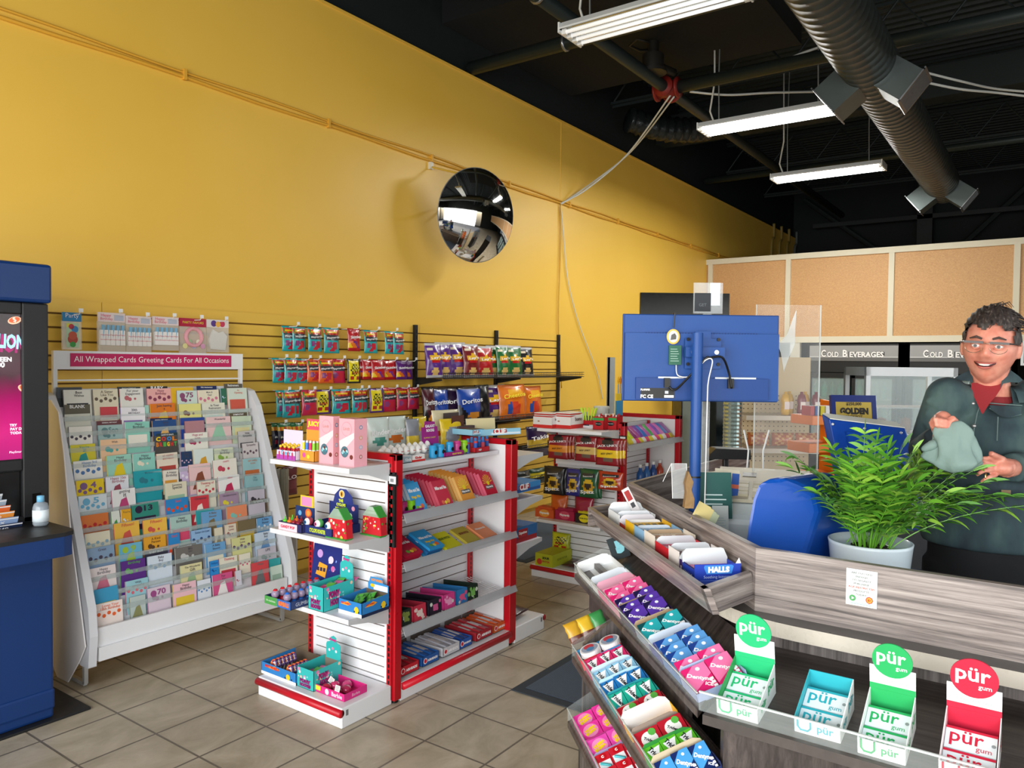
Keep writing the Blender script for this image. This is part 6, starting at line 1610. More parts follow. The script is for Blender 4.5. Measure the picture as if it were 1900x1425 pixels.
# ================================================================ COUNTER
UU = Vector((1, 1, 0)).normalized(); VV = Vector((1, -1, 0)).normalized(); ZZ = Vector((0, 0, 1))
def UV(u, v, z): return UU * u + VV * v + ZZ * z
def plank(b, p0, p1, dn, th, mat):
    vs = [p0, p1, p1 + dn, p0 + dn]; vs = vs + [v + th for v in vs]
    return b.add([tuple(v) for v in vs], [(0, 1, 2, 3), (7, 6, 5, 4), (0, 4, 5, 1), (1, 5, 6, 2), (2, 6, 7, 3), (3, 7, 4, 0)], mat)
ctr = empty('checkout_counter', T((2.05, .64, 0)), 'angled checkout counter in grey wood laminate with a raised rim', 'counter')
K = lambda b, n, **k: kid(b, n, ctr, **k)
arc = [(1.985, .52)]
for i in range(1, 6):
    t = i / 6; a = Vector((1.985, .52)); c_ = Vector((1.985, .67)); d_ = Vector((2.09, .775)); q = a * (1 - t) ** 2 + c_ * 2 * t * (1 - t) + d_ * t * t; arc.append((q.x, q.y))
top = [(1.985, -1.4)] + arc + [(2.09, .775), (2.785, 1.47), (4.4, 1.47), (4.4, .80), (3.15, .80), (2.80, .38), (2.80, -1.4)]
K(MB().prism(top[::-1], .862, .90, M('C6BFB2', .28), cap=M('55534F', .3)), 'countertop')
b = MB(); b.prism([(2.03, -1.4), (2.03, .615), (2.84, 1.425), (4.35, 1.425), (4.35, 1.40), (2.86, 1.40), (2.055, .60), (2.055, -1.4)][::-1], 0, .862, m_lamV); K(b, 'front_panel')
K(MB().prism([(3.13, .84), (4.35, .84), (4.35, .82), (3.14, .82), (2.8, .42), (2.78, .44)], 0, .862, m_lamV), 'back_panel')
b = MB()
b.prism([(2.05, -1.4), (2.07, -1.4), (2.07, .637), (2.863, 1.412), (4.35, 1.412), (4.35, 1.432), (2.855, 1.432), (2.05, .644)], .90, 1.07, m_lamH, cap=M('8A817A', .4)); K(b, 'raised_rim')
# trough
b = MB()
A0, A1 = UV(1.789, .795, 1.0), UV(2.86, .795, 1.0)
dn = UV(.012, .032, -.07); th = VV * .018
plank(b, A0, A1, dn, th, m_lamH)
E0 = UV(1.917, .988, 1.0); ax_ = (E0 - A0)
plank(b, A0, E0, dn, UU * .022, m_lamH)
E1 = UV(2.96, .988, 1.0); plank(b, A1, E1, ZZ * -.07, UU * .018, m_lamH)
plank(b, UV(1.83, .822, .952), UV(2.87, .822, .952), UV(.10, .15, 0), ZZ * -.008, m_lamS)
o = b.build('candy_trough'); tag(o, 'narrow grey laminate candy trough hung on the angled counter rim', 'trough')

# stepped candy shelves on the angled face
m_acr = M('DCE6E4', .05, alpha=.10, spec=.6)
m_edge = M('E6F0EE', .15, alpha=.7, spec=.8)
class Tier: pass
def tier(u0, u1, vf, zf, vb, zb, zt, lab, u0b=None):
    t = Tier(); t.o = UV(0, vf, zf); t.r = (VV * (vb - vf) + ZZ * (zb - zf)).normalized(); t.W = math.hypot(vb - vf, zb - zf); t.vf = vf; t.zt = zt
    e = empty('stepped_shelf', T(UV(u0, vf, zf)), lab, 'shelf', 'stepped candy shelves')
    u0b = u0b if u0b is not None else u0
    b = MB(); P = [UV(u0, vf - .008, zf), UV(u1, vf - .008, zf), UV(u1 + .04, vb, zb), UV(u0b, vb, zb)]
    b.add([tuple(p) for p in P] + [tuple(p - ZZ * .018) for p in P], [(0, 3, 2, 1), (4, 5, 6, 7), (0, 1, 5, 4), (1, 2, 6, 5), (2, 3, 7, 6), (3, 0, 4, 7)], m_lamD); kid(b, 'shelf_board', e)
    b = MB(); plank(b, UV(u0, vf, zf + .001), UV(u1, vf, zf + .001), UV(0, -.008, zt - zf - .001), VV * -.003, m_acr); o = kid(b, 'clear_lip', e)
    b = MB(); plank(b, UV(u0, vf - .0085, zt), UV(u1, vf - .0085, zt), ZZ * -.003, VV * -.003, m_edge); kid(b, 'lip_edge', e)
    b = MB(); plank(b, UV(u1, vf - .008, zt), UV(u1 + .03, vb - .02, zb + .055), ZZ * -.06, UU * .003, m_acr); kid(b, 'clear_end', e)
    t.e = e; return t
T1 = tier(1.658, 2.816, .736, .757, .965, .835, .80, 'uppermost stepped candy shelf on the angled counter face', 1.86)
T2 = tier(1.0, 2.47, .642, .575, .80, .635, .62, 'middle stepped candy shelf on the angled counter face')
T3 = tier(1.0, 2.37, .605, .405, .76, .465, .45, 'lowest stepped candy shelf on the angled counter face')
b = MB(); plank(b, UV(1.9, .80, .80), UV(2.86, .80, .80), ZZ * -.2, VV * .02, m_lamD); plank(b, UV(1.0, .80, .62), UV(2.5, .80, .62), ZZ * -.62, VV * .02, m_lamV)
plank(b, UV(2.45, .67, .62), UV(2.5, 1.0, .86), ZZ * -.62, UU * .02, m_lamV)
plank(b, UV(1.0, .64, .38), UV(2.37, .64, .38), ZZ * -.38, VV * .02, m_lamV); plank(b, UV(2.37, .64, .38), UV(2.37, .8, .38), ZZ * -.38, UU * .02, M('3A3634', .5))
K(b, 'angled_panel')
# low clear-fronted shelf with the gum boxes, straight section
SX0, SX1 = 1.69, 2.03
e = empty('gum_shelf', T((SX0, .6, .757)), 'laminate shelf with a clear front lip holding the round-topped gum boxes', 'shelf')
def SP(x, y): return Vector((x, y, .757 + (x - SX0) * .19))
P = [SP(SX0 - .012, -1.3), SP(SX0 - .012, .642), SP(SX1, .60), SP(SX1, -1.3)]
b = MB(); b.add([tuple(p) for p in P] + [tuple(p - ZZ * .022) for p in P], [(0, 3, 2, 1), (4, 5, 6, 7), (0, 1, 5, 4), (1, 2, 6, 5), (2, 3, 7, 6), (3, 0, 4, 7)], m_lamS); kid(b, 'shelf_board', e)
b = MB(); b.box(SX0 - .003, -1.3, .758, SX0, .655, .803, m_acr); kid(b, 'clear_lip', e)
b = MB(); b.box(SX0 - .004, -1.3, .80, SX0 + .001, .655, .804, m_edge); kid(b, 'lip_edge', e)
b = MB(); b.box(1.71, -1.3, .45, 1.73, .0, .735, m_lamV); b.box(1.73, .0, .40, 2.03, .02, .74, m_lamH); plank(b, Vector((1.70, .60, .735)), Vector((2.03, .2, .735)), ZZ * -.6, Vector((.01, .01, 0)), m_lamD); K(b, 'under_shelf_panels')
b = MB(); b.box(1.70, -.05, .80, 2.03, -.03, .90, m_lamV); b.box(1.90, -.03, .78, 2.02, .0, .86, m_lamV); K(b, 'shelf_divider')

# ---- pur gum boxes
def pur(blx, bly, brx, flap, c1, c2, npk, lab, dark, dep=.135):
    C = on_plane(blx, bly, SP(SX0, 0), Vector((-.19, 0, 1)).normalized()); y1 = ox(brx, bly + 20, C.x).y
    w_ = C.y - y1; m = frame(C, (0, -1, 0), (-.19, 0, 1)); e = empty('gum_box', m, lab, 'gum box', 'round-topped gum boxes')
    wh = card('EEF4F2'); cc = card(c1); s_ = SIDE(w_); hf, hb = .035, .075
    b = MB(); t = .0018
    b.box(0, 0, -t, w_, hf, 0, wh); b.box(0, 0, -dep, w_, hb, -dep + t, cc)
    for x in (0, w_):
        b.prism([(0, 0), (dep, 0), (dep, hb), (0, hf)], -t / 2 + (t / 2 if x == 0 else -t / 2), t / 2 + (t / 2 if x == 0 else -t / 2), wh if x else card(dark), T((x, 0, 0)) @ RY(PI / 2))
    b.text('pür', dep * .3, .024, .035, cc, s_, z=.0012, bold=.02); b.text('pür', dep * .72, .04, .045, cc, s_, z=.0012, bold=.02)
    b.text('pür', w_ * .68, hf * .5, w_ * .36, cc, z=.0012, bold=.02)
    pts = [(w_ * .08, hf), (w_ * .08, hf * .45), (w_ * .14, hf * .25), (w_ * .3, hf * .25), (w_ * .36, hf * .45), (w_ * .36, hf)]
    b.tube([(p[0], p[1], .001) for p in pts], .0022, cc, n=6); b.build('carton', e)
    if flap:
        b = MB(); z = -dep + .001; b.box(0, hb, z - t, w_, hb + .055, z, wh)
        if flap == 1:
            b.rect(0, hb, w_, .012, z + .0004, cc)
            for r_ in range(3):
                for q in range(7): b.poly([(w_ * (.04 + .135 * q), hb + .02 + .01 * r_), (w_ * (.1 + .135 * q), hb + .026 + .01 * r_), (w_ * (.16 + .135 * q), hb + .02 + .01 * r_), (w_ * (.1 + .135 * q), hb + .022 + .01 * r_)], z + .0005, card('C4E2D6'))
        else:
            b.rect(0, hb, w_, .013, z + .0004, cc); b.text('ASPARTAME FREE', w_ / 2, hb + .023, w_ * .68, card('9AA6A4'), z=z + .0006)
        b.build('header_flap', e)
        b = MB(); r_ = w_ * .44; b.cyl(w_ * .5, hb + .055 + r_ * .45, r_, z - .001, z + .002, cc, n=36); b.text('pür', w_ * .48, hb + .057 + r_ * .5, r_ * 1.45, card('F6F8F6'), z=z + .0028, bold=.02); b.text('gum', w_ * .5 + r_ * .45, hb + .055 + r_ * .02, r_ * .55, card('F0F6F2'), z=z + .0028, bold=.01)
        o = b.build('round_sign', e); o['label'] = {'1': 'round green sign', '2': 'round green sign', '3': 'round red sign'}[str(flap)]
    for k in range(npk):
        f_ = [.22, .62, .9][k] if npk > 1 else .5
        P = m @ Vector((w_ * .03, .012 + .042 * f_, -dep * (f_ - .02)))
        d_ = m.to_3x3() @ Vector((0, .36, -1))
        bb = MB(frame(P - d_.normalized() * .024, (0, -1, 0), d_)); L_ = .052 if k < 2 else .03
        W = w_ * .92; bb.box(0, 0, -.01, W, L_, 0, card('DCE8EC')); bb.rect(0, L_ - .006, W, .006, .0004, cc)
        bb.text('pür', W * .42, L_ * .5, W * .66, cc, z=.0008, bold=.01); bb.text('gum', W * .76, L_ * .14, W * .3, cc, z=.0008)
        bb.disc(W * .94, L_ * .5, .004, .0006, card('8A9698'), n=10)
        tag(bb.build('gum_packet'), 'white gum packet in the %s box, %s from the front' % (dict(zip('0123', ['turquoise flapless', 'zigzag green', 'plain green', 'red']))[str(flap)], ORD[k]), 'gum', 'packets in the round-topped gum boxes')
pur(1330, 1322, 1407, 1, '1FB070', '0', 2, 'tall green and white gum box with a zigzag flap, first from the left', '2A9A50')
pur(1474, 1356, 1560, 0, '2AA6B4', '0', 2, 'turquoise and white gum box without a raised flap', '3AB4C0')
pur(1591, 1396, 1681, 2, '23A45A', '0', 2, 'tall green and white gum box with a plain flap', 'E8F0EE')
pur(1741, 1440, 1850, 3, 'C41E3C', '0', 2, 'tall red and white gum box with a round red top', 'F0E8EA')
# gum packet boxes hold (labels)
# ---- age sign on the board
a, c_ = ox(1571, 1053, 2.049), ox(1627, 1130, 2.049)
m = frame((2.0485, a.y, c_.z), (0, -1, 0), (0, 0, 1)); w_, h = a.y - c_.y, a.z - c_.z
b = MB(m); b.box(0, 0, 0, w_, h, .0012, card('E9EEEA')); tx = ['ARE YOU OLD', 'ENOUGH', 'TO LEGALLY', 'PURCHASE', 'AGE-RESTRICTED', 'PRODUCTS', 'TODAY?']
for k, t in enumerate(tx): b.text(t, w_ / 2, h * (.9 - .098 * k), w_ * min(.86, .062 * len(t)), card('C8402E' if k == 4 else '5E6664'), z=.002, bold=.02, h=h * .052)
b.disc(w_ * .22, h * .2, w_ * .11, .002, card('4E9A5A')); b.disc(w_ * .22, h * .2, w_ * .06, .0024, card('E8F0E8'), n=3)
b.disc(w_ * .76, h * .2, w_ * .125, .002, card('D84A2A'), n=8); b.disc(w_ * .76, h * .2, w_ * .09, .0023, card('E8A83A'), n=8); b.text('ID', w_ * .76, h * .2, w_ * .1, card('C83A1E'), z=.0027, bold=.06); b.rect(w_ * .15, h * .045, w_ * .7, h * .02, .002, card('9AB0B4')); b.rect(w_ * .2, h * .085, w_ * .6, h * .015, .002, card('9AB0B4'))
tag(b.build('age_sign'), 'small white age-restricted products sign on the laminate rim', 'sign')

# ---- gum cartons on the tiers
def pl_u(px, py, v): 
    p = on_plane(px, py, UV(0, v, 0), VV); return p.dot(UU)
def roundflap(b, w_, h, mat, z=0, cut=.02):
    b.prism([(0, 0), (w_, 0), (w_, h * .55), (w_ - cut * .35, h * .85), (w_ - cut, h), (cut * .4, h), (0, h * .8)], z - .0012, z, mat)
def pack(P, t, pw, ph, th, c, ac, txt, ang, style, lab, lean, rot=0.0, grp='gum packs on the stepped shelves'):
    m = frame(P, t.r, UU * math.cos(lean) + ZZ * math.sin(lean)) @ RZ(rot); b = MB(m)
    b.box(0, 0, -th, pw, ph, 0, M(c, .35))
    if style == 'dent':
        b.poly([(0, ph * .1), (pw, ph * .55), (pw, ph), (pw * .5, ph), (0, ph * .7)], .0004, M(ac, .35)); b.disc(pw * .62, ph * .84, pw * .09, .0006, card('E6EEF6'), n=10)
        b.text(txt, pw * .5, ph * .52, pw * .98, card('F6F6F8'), z=.001, bold=.04, ang=ang, h=.015); b.text('ICE', pw * .7, ph * .22, pw * .3, card('F6F6F8'), z=.001, bold=.04, ang=ang)
        for q in range(3): b.box(pw * (.82), ph * (.06 + .13 * q), 0, pw * .96, ph * (.13 + .13 * q), .003, card('ECECF0'))
    elif style == 'tri':
        b.poly([(pw * .12, ph * .82), (pw * .95, ph * .9), (pw * .5, ph * .12)], .0004, card('EEF2F4')); b.text(txt, pw * .52, ph * .55, ph * .8, card('26282C'), z=.001, bold=.04, ang=ang); b.poly([(pw * .1, ph * .1), (pw * .4, ph * .1), (pw * .25, ph * .4)], .0005, M(ac, .35))
    elif style == 'round':
        b.disc(pw * .5, ph * .5, pw * .34, .0006, card('F0F2EE')); b.disc(pw * .7, ph * .78, pw * .16, .0008, M(ac, .4), n=9); b.text(txt, pw * .48, ph * .46, pw * .5, card('20242A'), z=.001, bold=.04, ang=ang)
    elif style == 'tub':
        b.disc(pw * .5, ph * .5, pw * .46, .0008, M(c, .3)); b.disc(pw * .5, ph * .5, pw * .38, .0012, M('F08AC0', .3)); b.text('HUBBA', pw * .5, ph * .6, pw * .6, card('F2D21E'), z=.0018, bold=.1, ang=.3); b.text('BUBBA', pw * .5, ph * .4, pw * .6, card('F2D21E'), z=.0018, bold=.1, ang=.3)
    elif style == 'label':
        b.rect(pw * .06, ph * .1, pw * .86, ph * .8, .0005, card('E6E6E6')); b.disc(pw * .62, ph * .72, pw * .06, .001, m_blk, n=8)
        for q in range(4): b.rect(pw * .2, ph * (.2 + .1 * q), pw * .55, ph * .03, .001, card('9AA0A4'))
    elif style == 'card':
        b.rect(pw * .08, ph * .08, pw * .84, ph * .5, .0005, card('E8ECF0')); b.tube([(pw * .2, ph * .5, .002), (pw * .5, ph * .35, .003), (pw * .8, ph * .2, .002)], .004, M(ac, .3), n=6); b.disc(pw * .5, ph * .8, pw * .26, .0008, M('B8141E', .3)); b.text('C', pw * .5, ph * .8, pw * .18, card('F4F4F4'), z=.0012, bold=.06)
    elif style == 'fish':
        b.disc(pw * .4, ph * .6, pw * .24, .0006, M('F07A1E', .3), n=7); b.disc(pw * .7, ph * .4, pw * .2, .0006, M('F4C81E', .3), n=7); b.rect(pw * .4, ph * .05, pw * .3, ph * .3, .0007, M('2A4AA0', .3))
    o = b.build('gum_pack', bevel=.0009); tag(o, lab, 'gum', grp)
def carton(t, pxa, pya, pxb, pyb, cc, flap, desc, packs=None, tn='top', hfl=.05):
    """packs: (ncol, nrow, colour, accent, text, ang, style, word, lean, rot, th)"""
    ua, ub = pl_u(pxa, pya, t.vf), pl_u(pxb, pyb, t.vf)   # far, near
    ua, ub = max(ua, ub), min(ua, ub); L = ua - ub
    W = (t.W - .03) * (.64 if t is T1 else 1); o = t.o + UU * ub + t.r * .006
    m = frame(o, t.r, UU); b = MB(m); mc_ = card(cc)
    hh = .028
    b.box(0, 0, .0008, W, L, .002, mc_); b.box(0, 0, 0, W, .0015, hh * .8, mc_); b.box(0, 0, 0, .0015, L, hh, mc_); b.box(W - .0015, 0, 0, W, L, hh * 1.2, mc_)
    roundflap(b, W, hfl, card(flap), cut=.03) if False else b.prism([(0, 0), (W, 0), (W, hfl * .55), (W - .008, hfl * .85), (W - .025, hfl), (.01, hfl), (0, hfl * .8)], -.0012, 0, card(flap), T((0, L - .001, 0)) @ RX(PI / 2))
    tag(b.build('gum_carton'), desc, 'carton', 'open gum cartons')
    if packs:
        nc, nr, c, ac, tx, ang, st, word, lean, rot, th = packs
        pw = (W - .006) / nc * .97; ph = min(.085, max(.04, L * .9))
        if st in ('tri', 'round', 'tub', 'card', 'fish', 'label'): ph = min(.06, max(.038, L))
        k_ = 0
        for r_ in range(nr):
            for q in range(nc):
                P = m @ Vector((.003 + (W - .006) / nc * q, .004 + (L - .01) * r_ / max(1, nr), .016 + .004 * r_ + .003 * (q % 2)))
                pos = ['left', 'middle', 'right'][q] if nc == 3 else (['left', 'right'][q] if nc == 2 else '%s from left' % ORD[q])
                rw = '' if nr == 1 else ', %s row' % (['near', 'far'][r_] if nr == 2 else ['near', 'centre', 'far'][r_])
                pack(P, t, pw, ph, th, c, ac, tx, ang, st, '%s, %s%s, %s stepped shelf' % (word, pos, rw, tn), lean, rot)
DA, TA = -.62, -1.25
carton(T1, 1072, 1055, 1096, 1080, 'E4E8EA', 'F0F2F2', 'empty white gum carton with a green stripe, far end of the top stepped shelf', hfl=.045)
carton(T1, 1098, 1082, 1110, 1093, 'E4E8EA', 'E4ECF4', 'empty pale carton second from the far end of the top stepped shelf', hfl=.045)
carton(T1, 1110, 1093, 1128, 1110, 'E888A8', 'E6A8BC', 'pink carton of white-labelled gum boxes on the top stepped shelf', (2, 1, 'E890AC', 'E890AC', '', 0, 'label', 'white-labelled pink gum box', .5, 0, .012))
carton(T1, 1128, 1110, 1150, 1132, 'D8A0B8', 'B8A08A', 'carton of bright pink gum packs near the far end of the top stepped shelf', (2, 2, 'D8246E', 'F06AA0', 'Dentyne', DA, 'dent', 'bright pink gum pack in the far carton', .45, 0, .008))
carton(T1, 1150, 1132, 1178, 1162, '2A1E50', 'A89078', 'purple carton of gum packs on the top stepped shelf', (2, 3, '1E1844', '5A3AA8', 'Dentyne', DA, 'dent', 'dark purple gum pack', .42, 0, .008))
carton(T1, 1180, 1164, 1204, 1190, '8A98A8', 'B09878', 'carton of green and blue gum packs in the middle of the top stepped shelf', (2, 1, '0E4A50', '2AA8B0', 'Dentyne', DA, 'dent', 'teal green gum pack', .42, 0, .008))
carton(T1, 1206, 1191, 1228, 1215, '4A4A8E', 'D4E2F2', 'violet carton of white-labelled gum boxes on the top stepped shelf', (2, 1, '5A5A9C', '5A5A9C', '', 0, 'label', 'white-labelled violet gum box', .5, 0, .014))
carton(T1, 1230, 1216, 1262, 1250, '6A86B8', 'B09878', 'carton of blue gum packs towards the near end of the top stepped shelf', (2, 3, '1E3E88', '5A9AD8', 'Dentyne', DA, 'dent', 'blue gum pack', .42, 0, .008))
carton(T1, 1264, 1252, 1292, 1282, '9AA8CC', 'A8B8DC', 'carton of pink gum packs at the near end of the top stepped shelf', (2, 2, 'D8246E', 'F278AC', 'Dentyne', DA, 'dent', 'bright pink gum pack in the nearest carton', .42, 0, .008))
carton(T2, 1070, 1205, 1083, 1222, 'C82A3A', '3A9AD8', 'red and blue mint carton at the far end of the middle stepped shelf', hfl=.03)
for k in range(2):
    u_ = pl_u(1074 + 0 * k, 1206, T2.vf); P = T2.o + UU * (u_ - .03) + T2.r * (.035 + .07 * k) + ZZ * (.035 + .0 * k)
    b = MB(frame(P, T2.r, UU)); b.cyl(0, 0, .034, -.006, .014, card('F0F0F2'), n=24); b.disc(0, 0, .028, .0146, card('9AA8C0')); b.disc(0, .01, .017, .0152, card('C83A4A')); b.disc(.0, -.008, .013, .0154, card('4A86B8'))
    tag(b.build('mint_tin'), 'round mint tin, %s one, at the far end of the middle stepped shelf' % ['left', 'right'][k], 'mint tin', 'round mint tins')
m = frame(T2.o + UU * (pl_u(1084, 1222, T2.vf) - .004) + ZZ * .004, T2.r, ZZ); b = MB(m @ RX(-.2)); b.box(0, 0, -.001, .14, .032, 0, card('D03040')); b.rect(.07, 0, .07, .032, .0004, card('2E9AD8')); b.text('ICE BREAKERS', .075, .016, .10, card('F4F4F4'), z=.001, bold=.06, h=.014); tag(b.build('mint_sign'), 'printed red and blue strip in front of the mint tins', 'display card')
carton(T2, 1086, 1225, 1097, 1243, 'D84A86', 'E890B8', 'pink carton of three gum packs on the middle stepped shelf', (3, 1, 'D8346E', 'F078A8', 'Trident', TA, 'tri', 'pink triangle gum pack', .5, 0, .012), 'middle', .035)
carton(T2, 1100, 1246, 1113, 1264, '9ACCE8', 'CDE6F6', 'nearly empty pale blue carton on the middle stepped shelf', (3, 1, '8CC4E4', '5AA0D0', 'Trident', TA, 'tri', 'pale blue gum pack', .5, 0, .012), 'middle', .05)
carton(T2, 1115, 1268, 1127, 1285, '2E7AC0', 'B8E0F4', 'blue carton of three gum packs on the middle stepped shelf', (3, 1, '2474B8', '6AB8E0', 'Trident', TA, 'tri', 'mid blue triangle gum pack', .5, 0, .012), 'middle', .05)
carton(T2, 1129, 1288, 1143, 1308, '1E9A9A', '2AA0A8', 'teal carton of three gum packs on the middle stepped shelf', (3, 1, '24A890', '2A8AB8', 'Trident', TA, 'tri', 'teal triangle gum pack', .5, 0, .012), 'middle', .045)
carton(T2, 1146, 1312, 1156, 1326, 'A82030', '9A8A7C', 'brown-backed carton of red strawberry gum, far one of two', (2, 1, 'B41E2E', '5AB04A', 'Trident', TA + .5, 'round', 'red strawberry gum pack of the far carton', .5, 0, .012), 'middle', .04)
carton(T2, 1160, 1330, 1172, 1352, 'E8B01E', 'F0F2F2', 'white-backed yellow carton, almost empty, on the middle stepped shelf', None, 'middle', .06)
carton(T2, 1176, 1358, 1194, 1385, 'A82030', '9A8A7C', 'brown-backed carton of red strawberry gum, near one of two', (2, 1, 'B41E2E', '5AB04A', 'Trident', TA + .5, 'round', 'red strawberry gum pack of the near carton', .5, 0, .012), 'middle', .05)
carton(T2, 1197, 1390, 1213, 1412, '3AA03A', '2E8A3A', 'green carton of three gum packs on the middle stepped shelf', (3, 1, '5AB82A', 'D84A5A', 'Trident', TA, 'tri', 'green triangle gum pack', .45, 0, .014), 'middle', .05)
carton(T2, 1216, 1418, 1240, 1450, '1E2A5A', 'C8B89A', 'navy carton of gum packs nearest the camera on the middle stepped shelf', (3, 1, '16285E', '4A9AD8', 'Dentyne', DA, 'dent', 'navy gum pack', .5, 0, .012), 'middle', .06)
carton(T3, 1064, 1322, 1085, 1352, 'E850A8', 'D8C8EC', 'pink tub carton at the far end of the lowest stepped shelf', (2, 2, 'E83AA0', 'F08AC0', '', 0, 'tub', 'round pink gum tub', .35, 0, .02), 'lowest', .03)
carton(T3, 1090, 1358, 1102, 1378, 'D83AA0', 'E86AB8', 'magenta carton with a yellow logo on the lowest stepped shelf', (2, 1, 'E04AAC', 'F0C81E', '', 0, 'tub', 'magenta gum tape', .5, 0, .01), 'lowest', .03)
carton(T3, 1104, 1380, 1132, 1420, 'C8A8D8', 'C0B0E0', 'carton of red and white mint cards on the lowest stepped shelf', (3, 2, 'C01E2E', '3AB0B8', '', 0, 'card', 'red and white mint card', .45, 0, .01), 'lowest', .04)
carton(T3, 1140, 1432, 1160, 1460, 'D8D0EC', 'D0D4F0', 'pale violet carton of yellow packs nearest the camera, lowest stepped shelf', (4, 1, 'F2C41E', 'F2C41E', '', 0, 'fish', 'yellow fish sweet pack', .6, 0, .01), 'lowest', .05)
P = T2.o + UU * 2.5 + T2.r * .03
for k, c in enumerate(('C89A2A', 'D8B02E', '3A8A4A')):
    tag(pouch(.05, .075, .012, lambda u, v: foil(c if v > .4 else '6A3A2A'), nx=5, ny=6, seed=k, m=frame(P + T2.r * .048 * k + ZZ * .012 + UU * .03, T2.r, UU * .6 + ZZ)).build('candy_packet', smooth=True), '%s candy packet behind the round mint tins' % ['amber', 'yellow', 'green'][k], 'candy', 'packets behind the mint tins')
b = MB(frame(T1.o + UU * 2.77 + T1.r * .14 + ZZ * .01, T1.r, UU * .15 + ZZ)); b.box(0, 0, 0, .07, .085, .003, card('2A3438')); b.text('5', .04, .045, .035, card('8AD0DC'), z=.0036, bold=.12, h=.05); tag(b.build('gum_header'), 'dark card with a big pale number 5 at the far end of the top shelf', 'display card')

# ---- trough cartons
class TT: pass
tr = TT(); tr.o = UV(0, .842, .955); tr.r = VV; tr.W = .165; tr.vf = .80
rim = [(1108, 960), (1122, 968), (1128, 975), (1138, 985), (1153, 1000), (1171, 1020), (1190, 1038), (1214, 1055), (1233, 1072), (1262, 1092)]
def tcart(k, k2, c, fl, hf, lab, fill=None, inner='DDE2E6', tall=.07):
    ua, ub = pl_u(*rim[k], .80), pl_u(*rim[k2], .80); L = (ua - ub) * .96; W = .135
    m = frame(tr.o + UU * ub, VV, ZZ); b = MB(m); mc_ = card(c)
    b.box(0, 0, -.0015, W, hf, 0, mc_); b.box(0, 0, -L, .0015, hf * 1.25, 0, mc_); b.box(W - .0015, 0, -L, W, hf * 1.25, 0, mc_); b.box(0, 0, -L, W, .0015, 0, mc_)
    b.prism([(0, 0), (W, 0), (W, tall * .7), (W - .01, tall * .93), (W - .02, tall), (.02, tall), (.01, tall * .93), (0, tall * .7)], -L, -L + .0012, card(fl))
    tag(b.build('lozenge_carton'), lab, 'carton', 'open cartons in the laminate trough')
    if fill:
        c3, c4, n_, nm = fill
        for q in range(n_):
            bb = MB(m); x0 = .006 + (W - .012) / n_ * q; bb.box(x0, hf * .2, -L * .93, x0 + (W - .012) / n_ * .93, hf * 1.02, -L * .15, card(c3)); bb.rect(x0 + .003, 0, (W - .012) / n_ * .7, L * .4, .0006, card(c4), T((0, hf * 1.02, -L * .25)) @ RX(-PI / 2)); bb.rect(x0 + .004, hf * .35, (W - .012) / n_ * .6, hf * .4, -L * .15 + .0006, card(c4))
            tag(bb.build('lozenge_pack', bevel=.0008), '%s, %s of %d from the left in the trough' % (nm, ORD[q], n_), 'lozenges', 'lozenge packs in the trough')
    return m, W, L
tcart(0, 1, 'E2E8EC', 'EEF2F4', .05, 'white empty carton at the far end of the trough', tall=.085)
tcart(1, 2, 'E2E8EC', 'E6EAEE', .05, 'second white carton in the trough, right of the far end one', tall=.07)
tcart(2, 3, 'C8402E', 'E4E2E6', .03, 'empty carton with a red front in the trough', tall=.065)
tcart(3, 4, 'E8B81E', 'EEF0F0', .05, 'yellow carton in the trough', ('F0C020', '6A5A1E', 5, 'yellow lozenge pack'), tall=.06)
tcart(4, 5, '8AB8DC', 'E4ECF2', .05, 'light blue carton in the trough', ('9CC4E2', '3A5A86', 5, 'light blue lozenge pack'), tall=.06)
tcart(5, 6, 'E8E0D4', 'B89E80', .055, 'cream carton with a brown back in the trough', ('EADCC4', 'B87A4A', 3, 'cream lozenge pack'), tall=.068)
tcart(6, 7, 'C8202E', 'D8DEE2', .045, 'red carton in the trough', ('E05A78', 'F0A0B0', 4, 'rose lozenge pack'), tall=.07)
tcart(7, 8, 'E6E0DE', 'DDE2E6', .055, 'white and maroon carton in the trough', ('E4DAD6', '6A1E2A', 4, 'maroon and white lozenge pack'), tall=.075)
m, W, L = tcart(8, 9, '3A2068', 'D2D8DC', .04, 'purple carton in the trough', ('C84A8A', 'E88AB8', 5, 'pink lozenge pack'), tall=.078)
b = MB(m @ T((0, 0, -L)) @ RY(-PI / 2)); b.text('HALLS', L * .5, .022, L * .8, card('F0F0F4'), z=.001, bold=.08); tag(b.build('lozenge_logo'), 'white lettering on the side of the purple carton', 'label')
hp_ = oz(1288, 1048, 1.018); m = frame(UV(hp_.dot(UU), .838, .954), VV, ZZ); b = MB(m); L = .085; W = .135; bl = card('1A3AA8')
b.box(0, 0, -.0015, W, .064, 0, bl); b.box(0, 0, -L, .0015, .05, 0, bl); b.box(W - .0015, 0, -L, W, .055, 0, bl); b.box(0, 0, -L, W, .0015, 0, bl); b.prism([(0, 0), (W, 0), (W, .06), (W - .012, .085), (W - .02, .088), (.01, .088), (0, .075)], -L, -L + .0012, card('D4DADC')); b.add([(W, .064, 0), (W - .006, .08, 0), (W - .016, .064, 0)], [(0, 1, 2)], card('E8E8EC'))
b.prism([(W * .26, .037), (W * .80, .037), (W * .84, .058), (W * .80, .061), (W * .22, .061), (W * .2, .055)], .0003, .0009, card('3A86D8')); b.text('HALLS', W * .52, .049, W * .46, card('F6F8FA'), z=.0016, bold=.07, h=.017)
b.text('Soothing lozenges', W * .5, .028, W * .6, card('B8C8F0'), z=.001)
for k in range(3): b.rect(W * .12, .006 + .006 * k, W * (.7 - .1 * k), .002, .0008, card('5A7AD0'))
